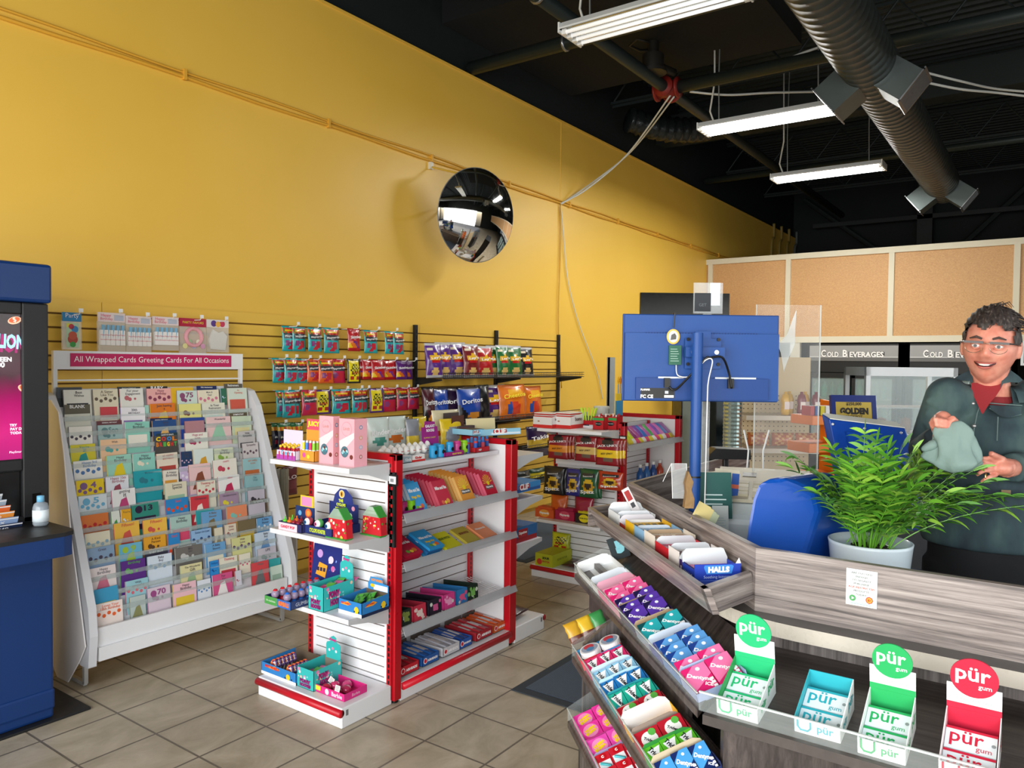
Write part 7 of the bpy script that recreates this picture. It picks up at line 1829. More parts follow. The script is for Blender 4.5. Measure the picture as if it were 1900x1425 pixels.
b.text('HALLS', L * .5, .025, L * .7, card('E8F0FA'), T((0, 0, -L)) @ RY(-PI / 2), z=.001, bold=.05)
tag(b.build('lozenge_carton'), 'big blue open lozenge carton at the near end of the trough', 'carton', 'open cartons in the laminate trough')
b = MB(frame(UV(pl_u(1115, 960, .8) + .02, .93, 1.0), VV, ZZ) @ RZ(.5)); b.box(0, 0, 0, .03, .10, .004, card('E6E2E2')); b.rect(.005, .05, .02, .04, .0046, card('B03A3A')); b.rect(.007, .02, .015, .02, .0046, card('4A4A4E')); tag(b.build('torn_flap'), 'torn white carton flap sticking up at the far end of the trough', 'carton')
# ================================================================ BEHIND THE COUNTER
def hp(px, py, D): return atd(px, py, D)
RH = Vector((RIGHT.x, RIGHT.y, 0)).normalized(); FH = Vector((FWD.x, FWD.y, 0)).normalized()
def pp(px, py, D, O=None): return hp(px, py, D)
# monitor
D = 2.75; C = hp(1298, 745, D); m = frame(C, RH, ZZ); w_ = 289 * D / FPX; h = .312
mb = M('10458C', .45); mb2 = M('0D3B7E', .5)
e = empty('customer_monitor', T(C), 'wide blue monitor seen from behind on a tall blue pole', 'monitor')
b = MB(m); b.box(-w_ / 2, 0, -.012, w_ / 2, h, .0, mb2); kid(b, 'bezel', e, bevel=.003)
b = MB(m); b.box(-w_ / 2 + .006, .004, 0, w_ / 2 - .006, h * .78, .022, mb); b.box(-w_ / 2 + .006, h * .78, 0, w_ / 2 - .006, h - .004, .006, mb)
b.box(-w_ * .42, .008, .02, w_ * .42, h * .27, .034, mb2); b.box(-w_ * .05, .004, .03, w_ * .05, h * .9 - .03, .036, mb)
for k in range(40): b.box(-w_ * .36 + k * w_ * .018, h * .775, .0225, -w_ * .36 + k * w_ * .018 + .003, h * .79, .0232, M('0C2C66', .6))
kid(b, 'back_shell', e, bevel=.004)
b = MB(m); b.box(-.065, h * .38, .036, .062, h * .72, .042, mb); b.box(-.07, h * .51, .042, .067, h * .62, .075, mb)
for sx in (-.055, .052):
    for sy in (.43, .71): b.cyl(sx, h * sy, .006, .036, .05, m_blk, n=10)
for sx in (-.043, .037): b.cyl(sx, h * .565, .008, .075, .08, M('D8DCE0', .25, .8), n=14)
kid(b, 'mount_bracket', e)
b = MB(m); b.rect(-w_ * .39, .012, w_ * .215, .036, .0346, m_blk); b.text('PLANAR', -w_ * .36, .042, w_ * .06, card('F0F0F0'), z=.0352, bold=.06); b.text('FC CE', -w_ * .35, .018, w_ * .08, card('F0F0F0'), z=.0352, bold=.04); b.rect(-w_ * .24, .014, w_ * .06, .009, .0352, card('E4E4E4')); b.rect(-w_ * .236, .028, w_ * .022, .010, .0352, card('C8CCD8'))
kid(b, 'rating_label', e)
for k, sx in enumerate((-.125, .10)):
    b = MB(m); b.rect(-w_ * (.28 if k == 0 else -.08), h * .265, w_ * (.16 if k == 0 else .26), .006, .0352, M('B8BEC4', .3, .6)); b.box(sx - .012, h * .16, .034, sx + .008, h * .27, .05, m_blk)
    kid(b, 'plug_and_port', e)
PB = hp(1292, 745, D - .11); pz = .90
b = MB(T(Vector((PB.x, PB.y, 0)))); b.cyl(0, 0, .019, pz, 1.33 + .34, mb, n=24); b.cyl(0, 0, .02, 1.17, 1.176, m_blk, n=24); b.cyl(0, 0, .055, pz, pz + .012, mb, n=28); kid(b, 'pole', e, smooth=False)
for pts, c, r_ in (([(-.12, h * .17, .05), (-.10, h * .14, .06), (-.06, h * .30, .1), (-.01, h * .50, .125), (.0, h * .48, .13)], m_blk, .004), ([(.0, h * .5, .125), (.05, h * .51, .1), (.085, h * .35, .06), (.1, h * .16, .05)], m_blk, .004), ([(-.093, h * .42, .03), (-.09, h * .3, .05), (-.05, h * .3, .08), (-.015, h * .47, .125), (.008, h * .47, .135), (-.004, h * .25, .135), (-.006, 0, .132), (-.008, -.4, .131)], M('E6E6E4', .4), .0022)):
    b = MB(m); P = [Vector(p) for p in pts]; out = []
    for i in range(len(P) - 1):
        p0, p1, p2, p3 = P[max(0, i - 1)], P[i], P[i + 1], P[min(len(P) - 1, i + 2)]
        for q in range(6):
            t = q / 6; out.append(.5 * ((2 * p1) + (p2 - p0) * t + (2 * p0 - 5 * p1 + 4 * p2 - p3) * t * t + (3 * p1 - p0 - 3 * p2 + p3) * t ** 3))
    b.tube(out + [P[-1]], r_, c, n=6); kid(b, 'cable', e, smooth=True)
b = MB(m); b.box(-.12, h * .42, .024, -.077, h * .64, .036, M('1E5E48', .45)); 
for k in range(6): b.rect(-.115, h * (.46 + .027 * k), .03 - .003 * (k % 3), .002, .0366, card('A8C8B8'))
tag(b.build('power_adapter'), 'small green electronic box hung on the back of the monitor', 'adapter')
b = MB(m); b.disc(-.105, h * .74, .0235, .030, M('C8A24A', .3, .5), n=28, ry=.027); b.disc(-.105, h * .74, .0175, .0306, card('E4E4E0'), ry=.021); b.poly([(-.115, h * .70), (-.095, h * .71), (-.094, h * .75), (-.1, h * .78), (-.112, h * .76)], .0312, card('5A5A58')); b.tube([(-.1, h + .003, .0), (-.1, h + .001, .03), (-.104, h * .84, .03)], .0025, m_blk, n=6)
tag(b.build('medallion'), 'gold-rimmed medallion dangling by a black cord from the monitor top', 'medallion')
# small clear stand above monitor
C = hp(1313, 582, 2.95); b = MB(frame(C, RH, ZZ)); s_ = 2.95 / FPX; b.box(-27 * s_, 0, 0, 27 * s_, 57 * s_, .004, clear('E8EEF0', .25)); b.rect(3 * s_, 15 * s_, 19 * s_, 42 * s_, .0046, card('DDE4EA')); b.rect(-25 * s_, 4 * s_, 30 * s_, 34 * s_, .0048, card('2A2E34')); b.text('GET', -10 * s_, 16 * s_, 14 * s_, card('6A7076'), z=.0054)
b.box(-8 * s_, -.93, -.006, 8 * s_, 0, -.003, clear('E8EEF0', .15)); tag(b.build('acrylic_sign_stand'), 'clear acrylic sign holder sticking up behind the monitor', 'sign stand')
# tv near the wall
C = hp(1187, 640, 10.0); s_ = 10 / FPX; b = MB(frame(C, RH, ZZ)); b.box(0, 0, -.05, 165 * s_, 97 * s_, 0, M('060607', .15)); b.box(70 * s_, 30 * s_, -.45, 90 * s_, 60 * s_, -.05, m_blk)
tag(b.build('wall_television'), 'black flat television high up near the yellow wall, behind the monitor', 'television')

# clear shields
def shield(x0, x1, y0, y1, D, lab):
    A = hp(x0, y1, D); s_ = D / FPX; b = MB(frame(A, RH, ZZ)); W, H = (x1 - x0) * s_, (y1 - y0) * s_
    b.box(0, 0, 0, W, H, .004, clear('EEF3F4', .07)); b.box(W - .004, 0, -.001, W, H, .005, M('DDE6E6', .2, alpha=.6)); b.box(0, 0, -.001, .003, H, .005, M('DDE6E6', .2, alpha=.5))
    b.box(W * .3, -.03, -.03, W * .7, 0, .03, M('E0E4E4', .3, alpha=.5)); tag(b.build('acrylic_shield'), lab, 'acrylic shield')
shield(1395, 1515, 566, 935, 2.98, 'clear acrylic shield standing on the counter right of the monitor')
b = MB(); pts = [(1443, 640), (1460, 620), (1470, 590), (1476, 574), (1474, 640), (1462, 668), (1455, 690), (1449, 655)]
A = hp(1443, 640, 2.93); s_ = 2.93 / FPX; b = MB(frame(A, RH, ZZ)); b.prism([((x - 1443) * s_, (640 - y) * s_) for x, y in pts], 0, .002, clear('E4ECEE', .4)); tag(b.build('plastic_film'), 'torn wrinkled plastic film curling off the acrylic shield', 'plastic film')

# printer / register
D = 2.75; C = hp(1318, 1010, D); C.z = .90; rr = RH * .9 + FH * .42; m = frame(C, rr, ZZ @ I4 if False else ZZ)
e = empty('cash_register', T(C), 'off-white cash register with a sloping cream keypad', 'cash register')
cw = M('D3DEE0', .4); cc_ = M('CFC8B0', .5)
def prof(pts, z0, z1, mat, mm, name, par, bev=.006):
    b = MB(mm); b.prism(pts, z0, z1, mat); return kid(b, name, par, bevel=bev)
mP = frame(C, FH * .9 + RH * .30, ZZ)
prof([(-.02, 0), (.36, 0), (.38, .17), (.33, .24), (.02, .165), (-.03, .12)], 0, .36, cw, mP, 'body', e, .02)
b = MB(mP @ T((0, .166, 0)) @ RZ(.24)); b.box(.02, 0, .012, .335, .012, .345, cc_)
for i in range(4):
    for j in range(6): b.box(.05 + .035 * i, .012, .04 + .05 * j, .078 + .035 * i, .020, .075 + .05 * j, M('C2BBA2' if (i + j) % 3 else 'DDD8C4', .5))
b.box(.24, .012, .1, .28, .014, .15, m_blk); kid(b, 'keypad', e)
# papers and tissue
def sheet(px, py, D, w_, h, c, lab, a=0, tl=.15, lines=3, name='paper_card', cat='paper', hdr=None):
    b = MB(frame(hp(px, py, D), RH * math.cos(a) + ZZ * math.sin(a), ZZ * math.cos(a) - RH * math.sin(a) + FH * tl)); b.box(0, 0, 0, w_, h, .0012, card(c))
    for k in range(lines): b.rect(w_ * .12, h * (.2 + .1 * k), w_ * (.7 - .12 * (k % 2)), h * .025, .0018, card('8A9A9A' if c[0] > '7' else 'C8DCD8'))
    if hdr: b.rect(w_ * .7, h * .1, w_ * .3, h * .8, .0018, card(hdr)); b.rect(w_ * .7, h * .45, w_ * .3, h * .12, .0022, card('D86A4A'))
    tag(b.build(name), lab, cat)
sheet(1300, 962, 2.66, .11, .16, '1E5650', 'dark teal leaflet holder right of the blue pole', lines=4)
sheet(1302, 935, 2.72, .09, .11, 'DCD4BC', 'cream envelope leaning behind the teal leaflet, front one', .12, hdr='2A5AB0', lines=1)
sheet(1322, 930, 2.76, .09, .12, 'DCD4BC', 'cream envelope leaning behind the teal leaflet, back one', -.1, hdr='2A5AB0', lines=1)
sheet(1322, 985, 2.6, .055, .085, 'A8B0AC', 'pale card standing below the teal leaflet', lines=4)
for k in range(4): sheet(1281 + 5 * k, 962 + 5 * k, 2.5, .045, .065, 'C8B878' if k < 2 else 'A8B090', 'business card in the small stack at the pole foot, %s from the left' % ORD[k], -.5, lines=2, name='business_card', cat='card')
b = MB(frame(hp(1266, 940, 2.5), RH, ZZ + RH * .25)); b.prism([(0, 0), (.03, 0), (.032, .03), (.022, .06), (.028, .085), (.012, .12), (.002, .08), (.006, .05)], 0, .03, M('8A6C44', .7, bump=.6)); tag(b.build('wood_carving', bevel=.003), 'small brown rough wooden piece left of the blue pole', 'ornament')
b = MB(frame(hp(1248, 925, 2.5), RH, ZZ + FH * .25 - RH * .2)); b.box(0, 0, 0, .05, .115, .003, clear('E8ECEC', .22)); b.tube([(0, 0, 0), (0, .115, 0), (.05, .115, 0), (.05, 0, 0)], .0012, M('E6ECEC', .2), n=5); b.tube([(0, .115, 0), (-.02, .06, -.05)], .0012, M('E6ECEC', .2), n=5); tag(b.build('leaflet_holder'), 'empty clear acrylic leaflet holder behind the angled rim', 'holder')
b = MB(frame(hp(1440, 915, 3.0), RH, ZZ)); b.box(0, 0, -.05, .13, .06, 0, card('24508E')); b.rect(.01, .01, .09, .006, .0006, card('C8D4E4')); tag(b.build('blue_box'), 'small blue carton beside the cash register', 'box')

# lottery terminals
def solid(pts, D, dirv, depth, mat, name, lab, cat, bev=.02, extra=None):
    P = [hp(x, y, D) for x, y in pts]; O = P[0]; n_ = Vector(dirv)
    e = empty(name, T(Vector((O.x, O.y, .9))), lab, cat)
    b = MB(); vs = [tuple(p) for p in P] + [tuple(p + n_ * depth) for p in P]; k = len(P)
    b.add(vs, [tuple(range(k)), tuple(range(2 * k - 1, k - 1, -1))] + [(i, k + i, k + (i + 1) % k, (i + 1) % k) for i in range(k)], mat); kid(b, 'housing', e, bevel=bev)
    return e
bt = M('0B4AA6', .32, coat=.25)
solid([(1372, 1085), (1385, 975), (1394, 925), (1404, 900), (1420, 888), (1450, 886), (1480, 898), (1512, 915), (1520, 950), (1478, 1085)], 2.36, FH * .6 + RH * .8, .26, bt, 'lottery_terminal', 'glossy blue rounded terminal housing left of the plant', 'lottery terminal')
e = solid([(1538, 778), (1680, 795), (1722, 930), (1735, 985), (1580, 985), (1563, 900)], 2.9, FH * .95 - RH * .1 + ZZ * .28, .06, M('0C3F98', .3, coat=.2), 'lottery_display', 'blue tilted back of a lottery display with white top edge, behind the plant', 'lottery display', .004)
b = MB(); P = [hp(x, y, 2.895) for x, y in ((1568, 800), (1640, 808), (1655, 900), (1590, 900))]; b.add([tuple(p) for p in P] + [tuple(p - FH * .015) for p in P], [(4, 5, 6, 7), (0, 4, 7, 3), (0, 1, 5, 4), (1, 2, 6, 5)], M('0C3F98', .3)); kid(b, 'raised_panel', e)
for i, (x, y) in enumerate(((1545, 787), (1604, 795), (1672, 803), (1563, 852), (1694, 880))): kid(MB().ball(hp(x, y, 2.895), .0055, M('D8DEE4', .2, .5), n=10), 'screw', e)
b = MB(); P = [hp(x, y, 2.9) for x, y in ((1540, 777.5), (1679, 794.5))]; q = FH * .057 - RH * .006 + ZZ * .017; b.add([tuple(P[0]), tuple(P[1]), tuple(P[1] + q), tuple(P[0] + q)] + [tuple(v + ZZ * .003) for v in (P[0], P[1], P[1] + q, P[0] + q)], [(0, 1, 2, 3), (4, 7, 6, 5), (0, 4, 5, 1), (1, 5, 6, 2)], card('E8E8DC')); kid(b, 'white_edge', e)
C = hp(1544, 785, 3.05); s_ = 3.05 / FPX; b = MB(frame(C, RH - FH * .05, ZZ + FH * .2)); b.box(0, -.01, -.02, 82 * s_, 53 * s_, 0, M('1B2A66', .3)); b.rect(8 * s_, 2 * s_, 65 * s_, 38 * s_, .0006, M('B8A04A', .35, .5)); b.text('GOLDEN', 41 * s_, 23 * s_, 52 * s_, card('1E1A12'), z=.0014, bold=.08, h=13 * s_); b.text('JACKPOT', 41 * s_, 12 * s_, 30 * s_, card('5A4A20'), z=.0014, bold=.04); b.text('$250,000', 41 * s_, 36 * s_, 28 * s_, card('2A2412'), z=.0014, bold=.04)
tag(b.build('ticket_sign', bevel=.002), 'gold ticket sign in a dark blue frame above the blue display', 'sign')

# plant
e = empty('potted_palm', T(Vector((2.505, .443, .90))), 'bushy green parlour palm in a pale blue-white round pot', 'potted plant')
pc = Vector((2.505, .443, .90))
b = MB(T(pc)); b.lathe([(.001, 0), (.095, 0), (.108, .04), (.117, .125), (.119, .135), (.113, .137), (.108, .12), (.001, .118)], M('D5E2E8', .25, coat=.3), n=40); kid(b, 'pot', e, smooth=True)
b = MB(T(pc)); b.disc(0, 0, .108, .119, M('2E2318', .9), n=30); kid(b, 'soil', e)
q = random.Random(12); b = MB(); lg = [M('4C8A24', .4), M('66A42E', .38), M('35691E', .45), M('86B63E', .4)]
def leaf(b, P, d, up, L, W, mat, bend):
    n = 5; vs = []; side = d.cross(up).normalized()
    for i in range(n + 1):
        t = i / n; c = P + d * L * t - ZZ * bend * t * t * L; wd = W * math.sin(PI * min(1, .08 + t * .92)) ** .7 * (1 - t * .3)
        vs += [c - side * wd, c + up * wd * .25, c + side * wd] if False else [c - side * wd, c + side * wd]
    b.add([tuple(v) for v in vs], [(2 * i, 2 * i + 1, 2 * i + 3, 2 * i + 2) for i in range(n)], mat)
st = MB()
for k in range(64):
    a = q.uniform(0, 2 * PI); r0 = q.uniform(0, .075); base = pc + Vector((r0 * math.cos(a), r0 * math.sin(a), .118)); spread = q.uniform(.1, .72) if k > 8 else .12
    dr = Vector((math.cos(a), math.sin(a), 0)) * spread + RH * .1; L = q.uniform(.20, .33) * (1 if k > 12 else 1.15); droop = q.uniform(.15, .75) * spread
    if k % 12 == 4: dr = RH * q.uniform(.8, 1.1) + FH * q.uniform(-.3, .2); L = .33; droop = .35
    d0 = (dr + ZZ * q.uniform(.9, 1.3)).normalized(); pts = []
    for i in range(13):
        t = i / 12; pts.append(base + d0 * L * t + dr * .16 * t * t - ZZ * droop * L * t * t * .7)
    st.tube(pts, [.0022 * (1 - .7 * i / 12) for i in range(13)], lg[1], n=4)
    ns = 11
    for i in range(ns):
        t = .28 + .72 * i / (ns - 1); f_ = t * 12; i0 = min(11, int(f_)); P = pts[i0].lerp(pts[i0 + 1], f_ - i0); tg = (pts[i0 + 1] - pts[i0]).normalized()
        sd = tg.cross(ZZ); sd = sd.normalized() if sd.length > .01 else Vector((1, 0, 0)); up = sd.cross(tg).normalized()
        for s_ in (-1, 1):
            d = (sd * s_ * .85 + tg * .75 + up * .12 + Vector((q.uniform(-.12, .12), q.uniform(-.12, .12), q.uniform(-.1, .1)))).normalized()
            leaf(b, P, d, up, q.uniform(.055, .095) * (1 - .35 * abs(t - .6)), q.uniform(.0045, .0075), lg[(k + i) % 4], q.uniform(.1, .6))
    leaf(b, pts[-1], (pts[-1] - pts[-2]).normalized(), ZZ.cross(dr).normalized(), .07, .006, lg[k % 4], .3)
kid(st, 'stems', e); o = kid(b, 'leaves', e); o['kind'] = 'stuff'

# ================================================================ CONVEX MIRROR
C = oy(885, 400, 4.08); nrm = Vector((-.27, -.955, -.117)).normalized()
m = frame(C, ZZ.cross(nrm), nrm.cross(ZZ.cross(nrm))); m = m @ RZ(0)
e = empty('convex_mirror', T(C), 'large round convex security mirror leaning out from the yellow wall', 'mirror')
R0 = .395; dp = .11; b = MB(m); vs = []; Rs = (R0 * R0 + dp * dp) / (2 * dp); pr = []
for i in range(17): r_ = R0 * i / 16 + 1e-4; pr.append((r_, math.sqrt(Rs * Rs - r_ * r_) - (Rs - dp)))
zs_ = Vector((m[0][2], m[1][2], m[2][2])).dot(nrm)
mm = m if zs_ > 0 else m @ RX(PI)
b = MB(mm); b.lathe(pr, M('F2F2F2', .03, 1.0), n=56); kid(b, 'dome', e, smooth=True)
b = MB(mm); b.lathe([(R0, .0), (R0 + .006, -.004), (R0 - .01, -.02), (.001, -.02)], M('6A6C6C', .4), n=56); kid(b, 'backing', e)
b = MB(); b.tube([C - nrm * .02, Vector((C.x - .02, YW - .02, C.z + .1))], .012, m_steel); b.tube([C - nrm * .02 + Vector((-.1, 0, .32)), Vector((C.x - .2, YW - .02, C.z + .42))], .008, M('C8A23A', .5)); b.box(C.x - .22, YW - .03, C.z + .40, C.x - .18, YW, C.z + .46, M('D8D2BC', .4)); kid(b, 'bracket', e)

# ================================================================ BACK OF THE SHOP
xc = XP - .02
names = [(2.93, 1.68), (1.64, .40)]
for k, (ya, yb) in enumerate(names):
    e = empty('beverage_cooler', T((xc, (ya + yb) / 2, 0)), 'black upright drinks cooler under the partition, %s' % ['left one with its sign fully seen', 'right one partly behind the man'][k], 'cooler', 'drinks coolers')
    b = MB(); b.box(xc + .55, yb, 0, xc + .6, ya, 1.88, M('2A3034', .6)); b.box(xc, yb, 0, xc + .6, yb + .05, 1.88, m_blkm); b.box(xc, ya - .05, 0, xc + .6, ya, 1.88, m_blkm); b.box(xc, yb, 0, xc + .6, ya, .25, m_blkm); b.box(xc, yb, 1.48, xc + .6, ya, 1.88, m_blkm)
    kid(b, 'cabinet', e)
    m = frame((xc - .012, ya - .05, 1.64), (0, -1, 0), (0, 0, 1)); W = ya - yb - .1; b = MB(m); b.box(0, 0, -.012, W, .215, 0, M('9A9B9C', .35)); b.rect(0, 0, W, .05, .0006, M('6A6A6A', .4)); b.rect(0, .05, W, .012, .0007, M('C6C6C8', .4))
    
    for tx_, x_, w__, h_ in (('C', .165, .055, .105), ('OLD', .275, .135, .078), ('B', .415, .055, .105), ('EVERAGES', .655, .38, .078)):
        for sc_, c_, z_, bo in ((1.06, '232325', .001, .1), (1.0, 'F2F2F2', .0016, .04)): b.text(tx_, W * x_, .105 - (.105 - h_) / 2, W * w__ * sc_, card(c_), z=z_, bold=bo, h=h_ * sc_)
    kid(b, 'sign_panel', e)
    for j in range(2):
        y1 = ya - .05 - j * W / 2; y0 = y1 - W / 2 + .02; b = MB()
        for q_ in ((y0, .25, y0 + .045, 1.47), (y1 - .045, .25, y1, 1.47), (y0, .25, y1, .30), (y0, 1.40, y1, 1.47)): b.box(xc - .03, q_[0], q_[1], xc - .0, q_[2], q_[3], m_blkm)
        o = kid(b, 'door', e); g = MB().box(xc - .018, y0 + .045, .30, xc - .012, y1 - .045, 1.40, M('C8E0E0', .03, alpha=.25, spec=1.0)).build('glass', o)
        b = MB()
        for z in (.45, .78, 1.1): b.box(xc + .05, y0, z, xc + .5, y1, z + .01, m_steel)
        kid(b, 'wire_shelf', e)
        for z in (.46, .79, 1.11):
            for i in range(5):
                y = y1 - .075 - i * (W / 2 - .15) / 4; c = ['1E6A5A', '2A7A6A', '17504A', 'C8B8A0', '8A2A2E', '2A4A8A'][(i + j * 2 + k + int(z * 9)) % 6 if z < 1 else (i % 3)]
                b = MB(T((xc + .12, y, z + .001))); b.lathe([(.001, 0), (.036, 0), (.038, .02), (.038, .16), (.016, .21), (.015, .235), (.001, .236)], M(c, .15), n=12)
                tag(b.build('drink_bottle', smooth=True), '%s drink in the %s cooler, %s door, %s shelf, %s from left' % ({'1': 'green', '2': 'teal' if c == '2A7A6A' else 'blue', 'C': 'cream', '8': 'red'}[c[0]], ['left', 'right'][k], ['left', 'right'][j], {.46: 'low', .79: 'middle', 1.11: 'top'}[z], ORD[i]), 'drink', 'drinks in the coolers')
# pegboard shelving
def shelfunit():
    A = hp(1380, 1000, 5.0); s_ = 5 / FPX; m = frame(Vector((A.x, A.y, 0)), RH, ZZ); W = 150 * s_
    e = empty('pegboard_shelving', T(Vector((A.x, A.y, 0))), 'tan pegboard shelving with white shelves seen through the acrylic shield', 'shelving unit')
    b = MB(m); b.box(0, .1, -.31, W, 1.62, -.30, M('C8B490', .7))
    for i in range(17):
        for j in range(16): b.box(.01 + i * .03, .9 + j * .03, -.2999, .017 + i * .03, .907 + j * .03, -.2985, M('5A4A38', .8))
    kid(b, 'pegboard', e)
    for z in (1.02, 1.235): kid(MB(m).box(0, z - .03, -.30, W, z, 0, M('DAD2C0', .5)), 'shelf', e)
    kid(MB(m).box(-.05, 0, -.32, 0, 1.9, -.27, M('8A7658', .6)), 'post', e); kid(MB(m).box(0, 0, -.30, W, .12, 0, M('DAD2C0', .5)), 'base', e)
    for k, (f_, c) in enumerate(((.52, 'D8A82A'), (.60, 'D8A82A'), (.72, '7A1E30'), (.80, 'E0A82A'), (.90, '7A1E30'))):
        b = MB(m @ T((W * f_, 1.236, -.06 - .05 * (k % 2))) @ RX(-PI / 2)); b.lathe([(.001, 0), (.026, .002), (.03, .03), (.025, .07), (.03, .1), (.02, .135), (.01, .14), (.01, .155), (.001, .156)], M(c, .3), n=14); b.rect(-.016, .04, .032, .05, .03, card('E8D8D0'), RX(PI / 2))
        tag(b.build('sauce_bottle', smooth=True), '%s sauce bottle on the upper pegboard shelf, %s from the left' % ({'D': 'yellow', '7': 'dark red', 'E': 'mustard'}[c[0]], ORD[k]), 'bottle', 'sauce bottles on the pegboard shelf')
    for k in range(3): o = pouch(.15, .09, .08, lambda u, v: foil('B8663A' if (u * 5 + v * 3) % 1 < .6 else 'D8A86A'), nx=8, ny=6, seed=k, m=m @ T((.12 + .16 * k, 1.025, -.12))).build('bread_pack', smooth=True); tag(o, 'reddish-brown snack pack on the lower pegboard shelf, %s from the left' % ORD[k], 'snack', 'packs on the lower pegboard shelf')
shelfunit()
C = hp(1500, 900, 4.4); s_ = 4.4 / FPX; m = frame(Vector((C.x, C.y, 0)), RH * .95 + FH * .3, ZZ); e = empty('orange_rack', T(Vector((C.x, C.y, 0))), 'bright orange stepped metal candy rack behind the counter', 'display rack')
oc = M('E87A14', .35)
for z, x in ((.72, .0), (.88, -.02), (1.06, .0), (1.22, .02)): kid(MB(m).box(x, z, -.2, .26 + x, z + .055, 0, oc), 'shelf', e, bevel=.005)
for x in (.25,): kid(MB(m @ RY(-PI / 2)).prism([(-.22, 0), (.02, 0), (.05, .5), (0, .8), (.04, 1.1), (-.02, 1.34), (-.22, 1.36)], -x - .02, -x, oc), 'side_panel', e)
kid(MB(m).box(0, 0, -.2, .26, .7, -.02, M('5A5048', .5)), 'base', e)
for k in range(6): tag(MB(m).box(.02 + .036 * (k % 6), 1.276, -.1, .045 + .036 * (k % 6), 1.33, -.02, card(['B02A2A', '2A4A9A', 'D8C83A', 'E0E0E0', 'C83A2A', '2A3A7A'][k])).build('candy_box'), '%s packet on top of the orange rack, %s from the left' % (['red', 'blue', 'yellow', 'white', 'scarlet', 'navy'][k], ORD[k]), 'candy', 'packets on the orange rack')
# dark glass cabinet + silver pipe
C = hp(1300, 1000, 6.5); s_ = 6.5 / FPX; m = frame(Vector((C.x, C.y, 0)), RH, ZZ); e = empty('glass_cabinet', T(Vector((C.x, C.y, 0))), 'dark glass-fronted cabinet behind the monitor pole', 'cabinet')
b = MB(m); b.box(-.18, 0, -.4, .44, 1.9, -.02, M('14181C', .4)); kid(b, 'carcass', e); kid(MB(m).box(-.17, .1, -.02, .0, 1.85, -.01, M('8FA2A8', .05, .6)), 'glass_door', e); kid(MB(m).box(.02, .1, -.02, .38, 1.85, -.01, M('20282C', .05, .6)), 'glass_door', e)
C = hp(1355, 1000, 4.7); b = MB(T(Vector((C.x, C.y, 0)))); pts = []; rr_ = []
for i in range(60): pts.append((0, 0, .95 + i * .012)); rr_.append(.055 + .003 * (i % 2))
b.tube(pts, rr_, M('B8CCC4', .2, .85), n=20); b.cyl(0, 0, .05, 0, .95, m_blk); tag(b.build('silver_duct_pipe'), 'shiny silver ribbed pipe standing behind the cash register', 'pipe')
C = hp(1316, 852, 3.6); s_ = 3.6 / FPX; b = MB(frame(C, RH, ZZ)); b.prism([(0, 0), (78 * s_, 0), (76 * s_, 18 * s_), (12 * s_, 20 * s_), (2 * s_, 10 * s_)], -.1, 0, m_blk); b.box(30 * s_, -.42, -.06, 40 * s_, 0, -.03, m_blk); b.cyl(35 * s_, 0, .001, 0, .001, m_blk)
tag(b.build('office_chair_back', bevel=.006), 'top of a black chair back behind the cash register', 'chair')
for k, px in enumerate((1383, 1416)):
    C = hp(px, 905, 3.3); b = MB(frame(C, RH, ZZ)); b.tube([(0, 0, 0), (-.004 if k else .01, .16, 0), (.02 if k else -.012, .25, 0)], .004, M('E4E8E8', .3), n=6); b.ball((.012 * k, -.01, 0), .018, m_blk, n=10); tag(b.build('microphone_stem'), 'thin white bent stem behind the cash register, %s of two' % ['left', 'right'][k], 'stem')
# hot food glass case in front of the coolers
C = hp(1600, 1000, 5.2); s_ = 5.2 / FPX; m = frame(Vector((C.x, C.y, 0)), RH, ZZ); e = empty('glass_display_case', T(Vector((C.x, C.y, 0))), 'steel-framed glass display case in front of the drinks coolers', 'display case')
W = .62; b = MB(m)
for x in (0, W - .03):
    for z in (-.35, -.03): b.box(x, .9, z, x + .03, 1.56, z + .03, m_steel)
b.box(0, 1.50, -.35, W, 1.56, 0, m_steel); b.box(0, .0, -.35, W, .93, 0, M('2A2C30', .4)); kid(b, 'frame', e)
kid(MB(m).box(.03, .93, -.006, W - .03, 1.5, -.002, M('C8DCE0', .03, alpha=.3, spec=1.0)), 'glass', e)
for z in (1.1, 1.28): kid(MB(m).box(.03, z, -.32, W - .03, z + .008, -.02, m_steel), 'rack', e)
for k in range(6): tag(MB(m @ T((.1 + .085 * k, 1.111 if k % 2 else .932, -.16)) @ RX(-PI / 2)).lathe([(.001, 0), (.03, 0), (.034, .05), (.03, .09), (.001, .1)], M('B8663A', .5), n=12).build('hot_snack', smooth=True), 'brown snack inside the glass case, %s from the left' % ORD[k], 'snack', 'snacks in the glass case')
b = MB(frame((xc - .1, .35, 1.6), (0, -1, 0), (0, 0, 1))); b.box(0, 0, 0, .5, .3, .01, card('DDE4E8')); b.rect(.03, .03, .44, .24, .011, card('2E4E7A')); tag(b.build('framed_poster'), 'blue framed poster at the right edge beyond the man', 'poster')
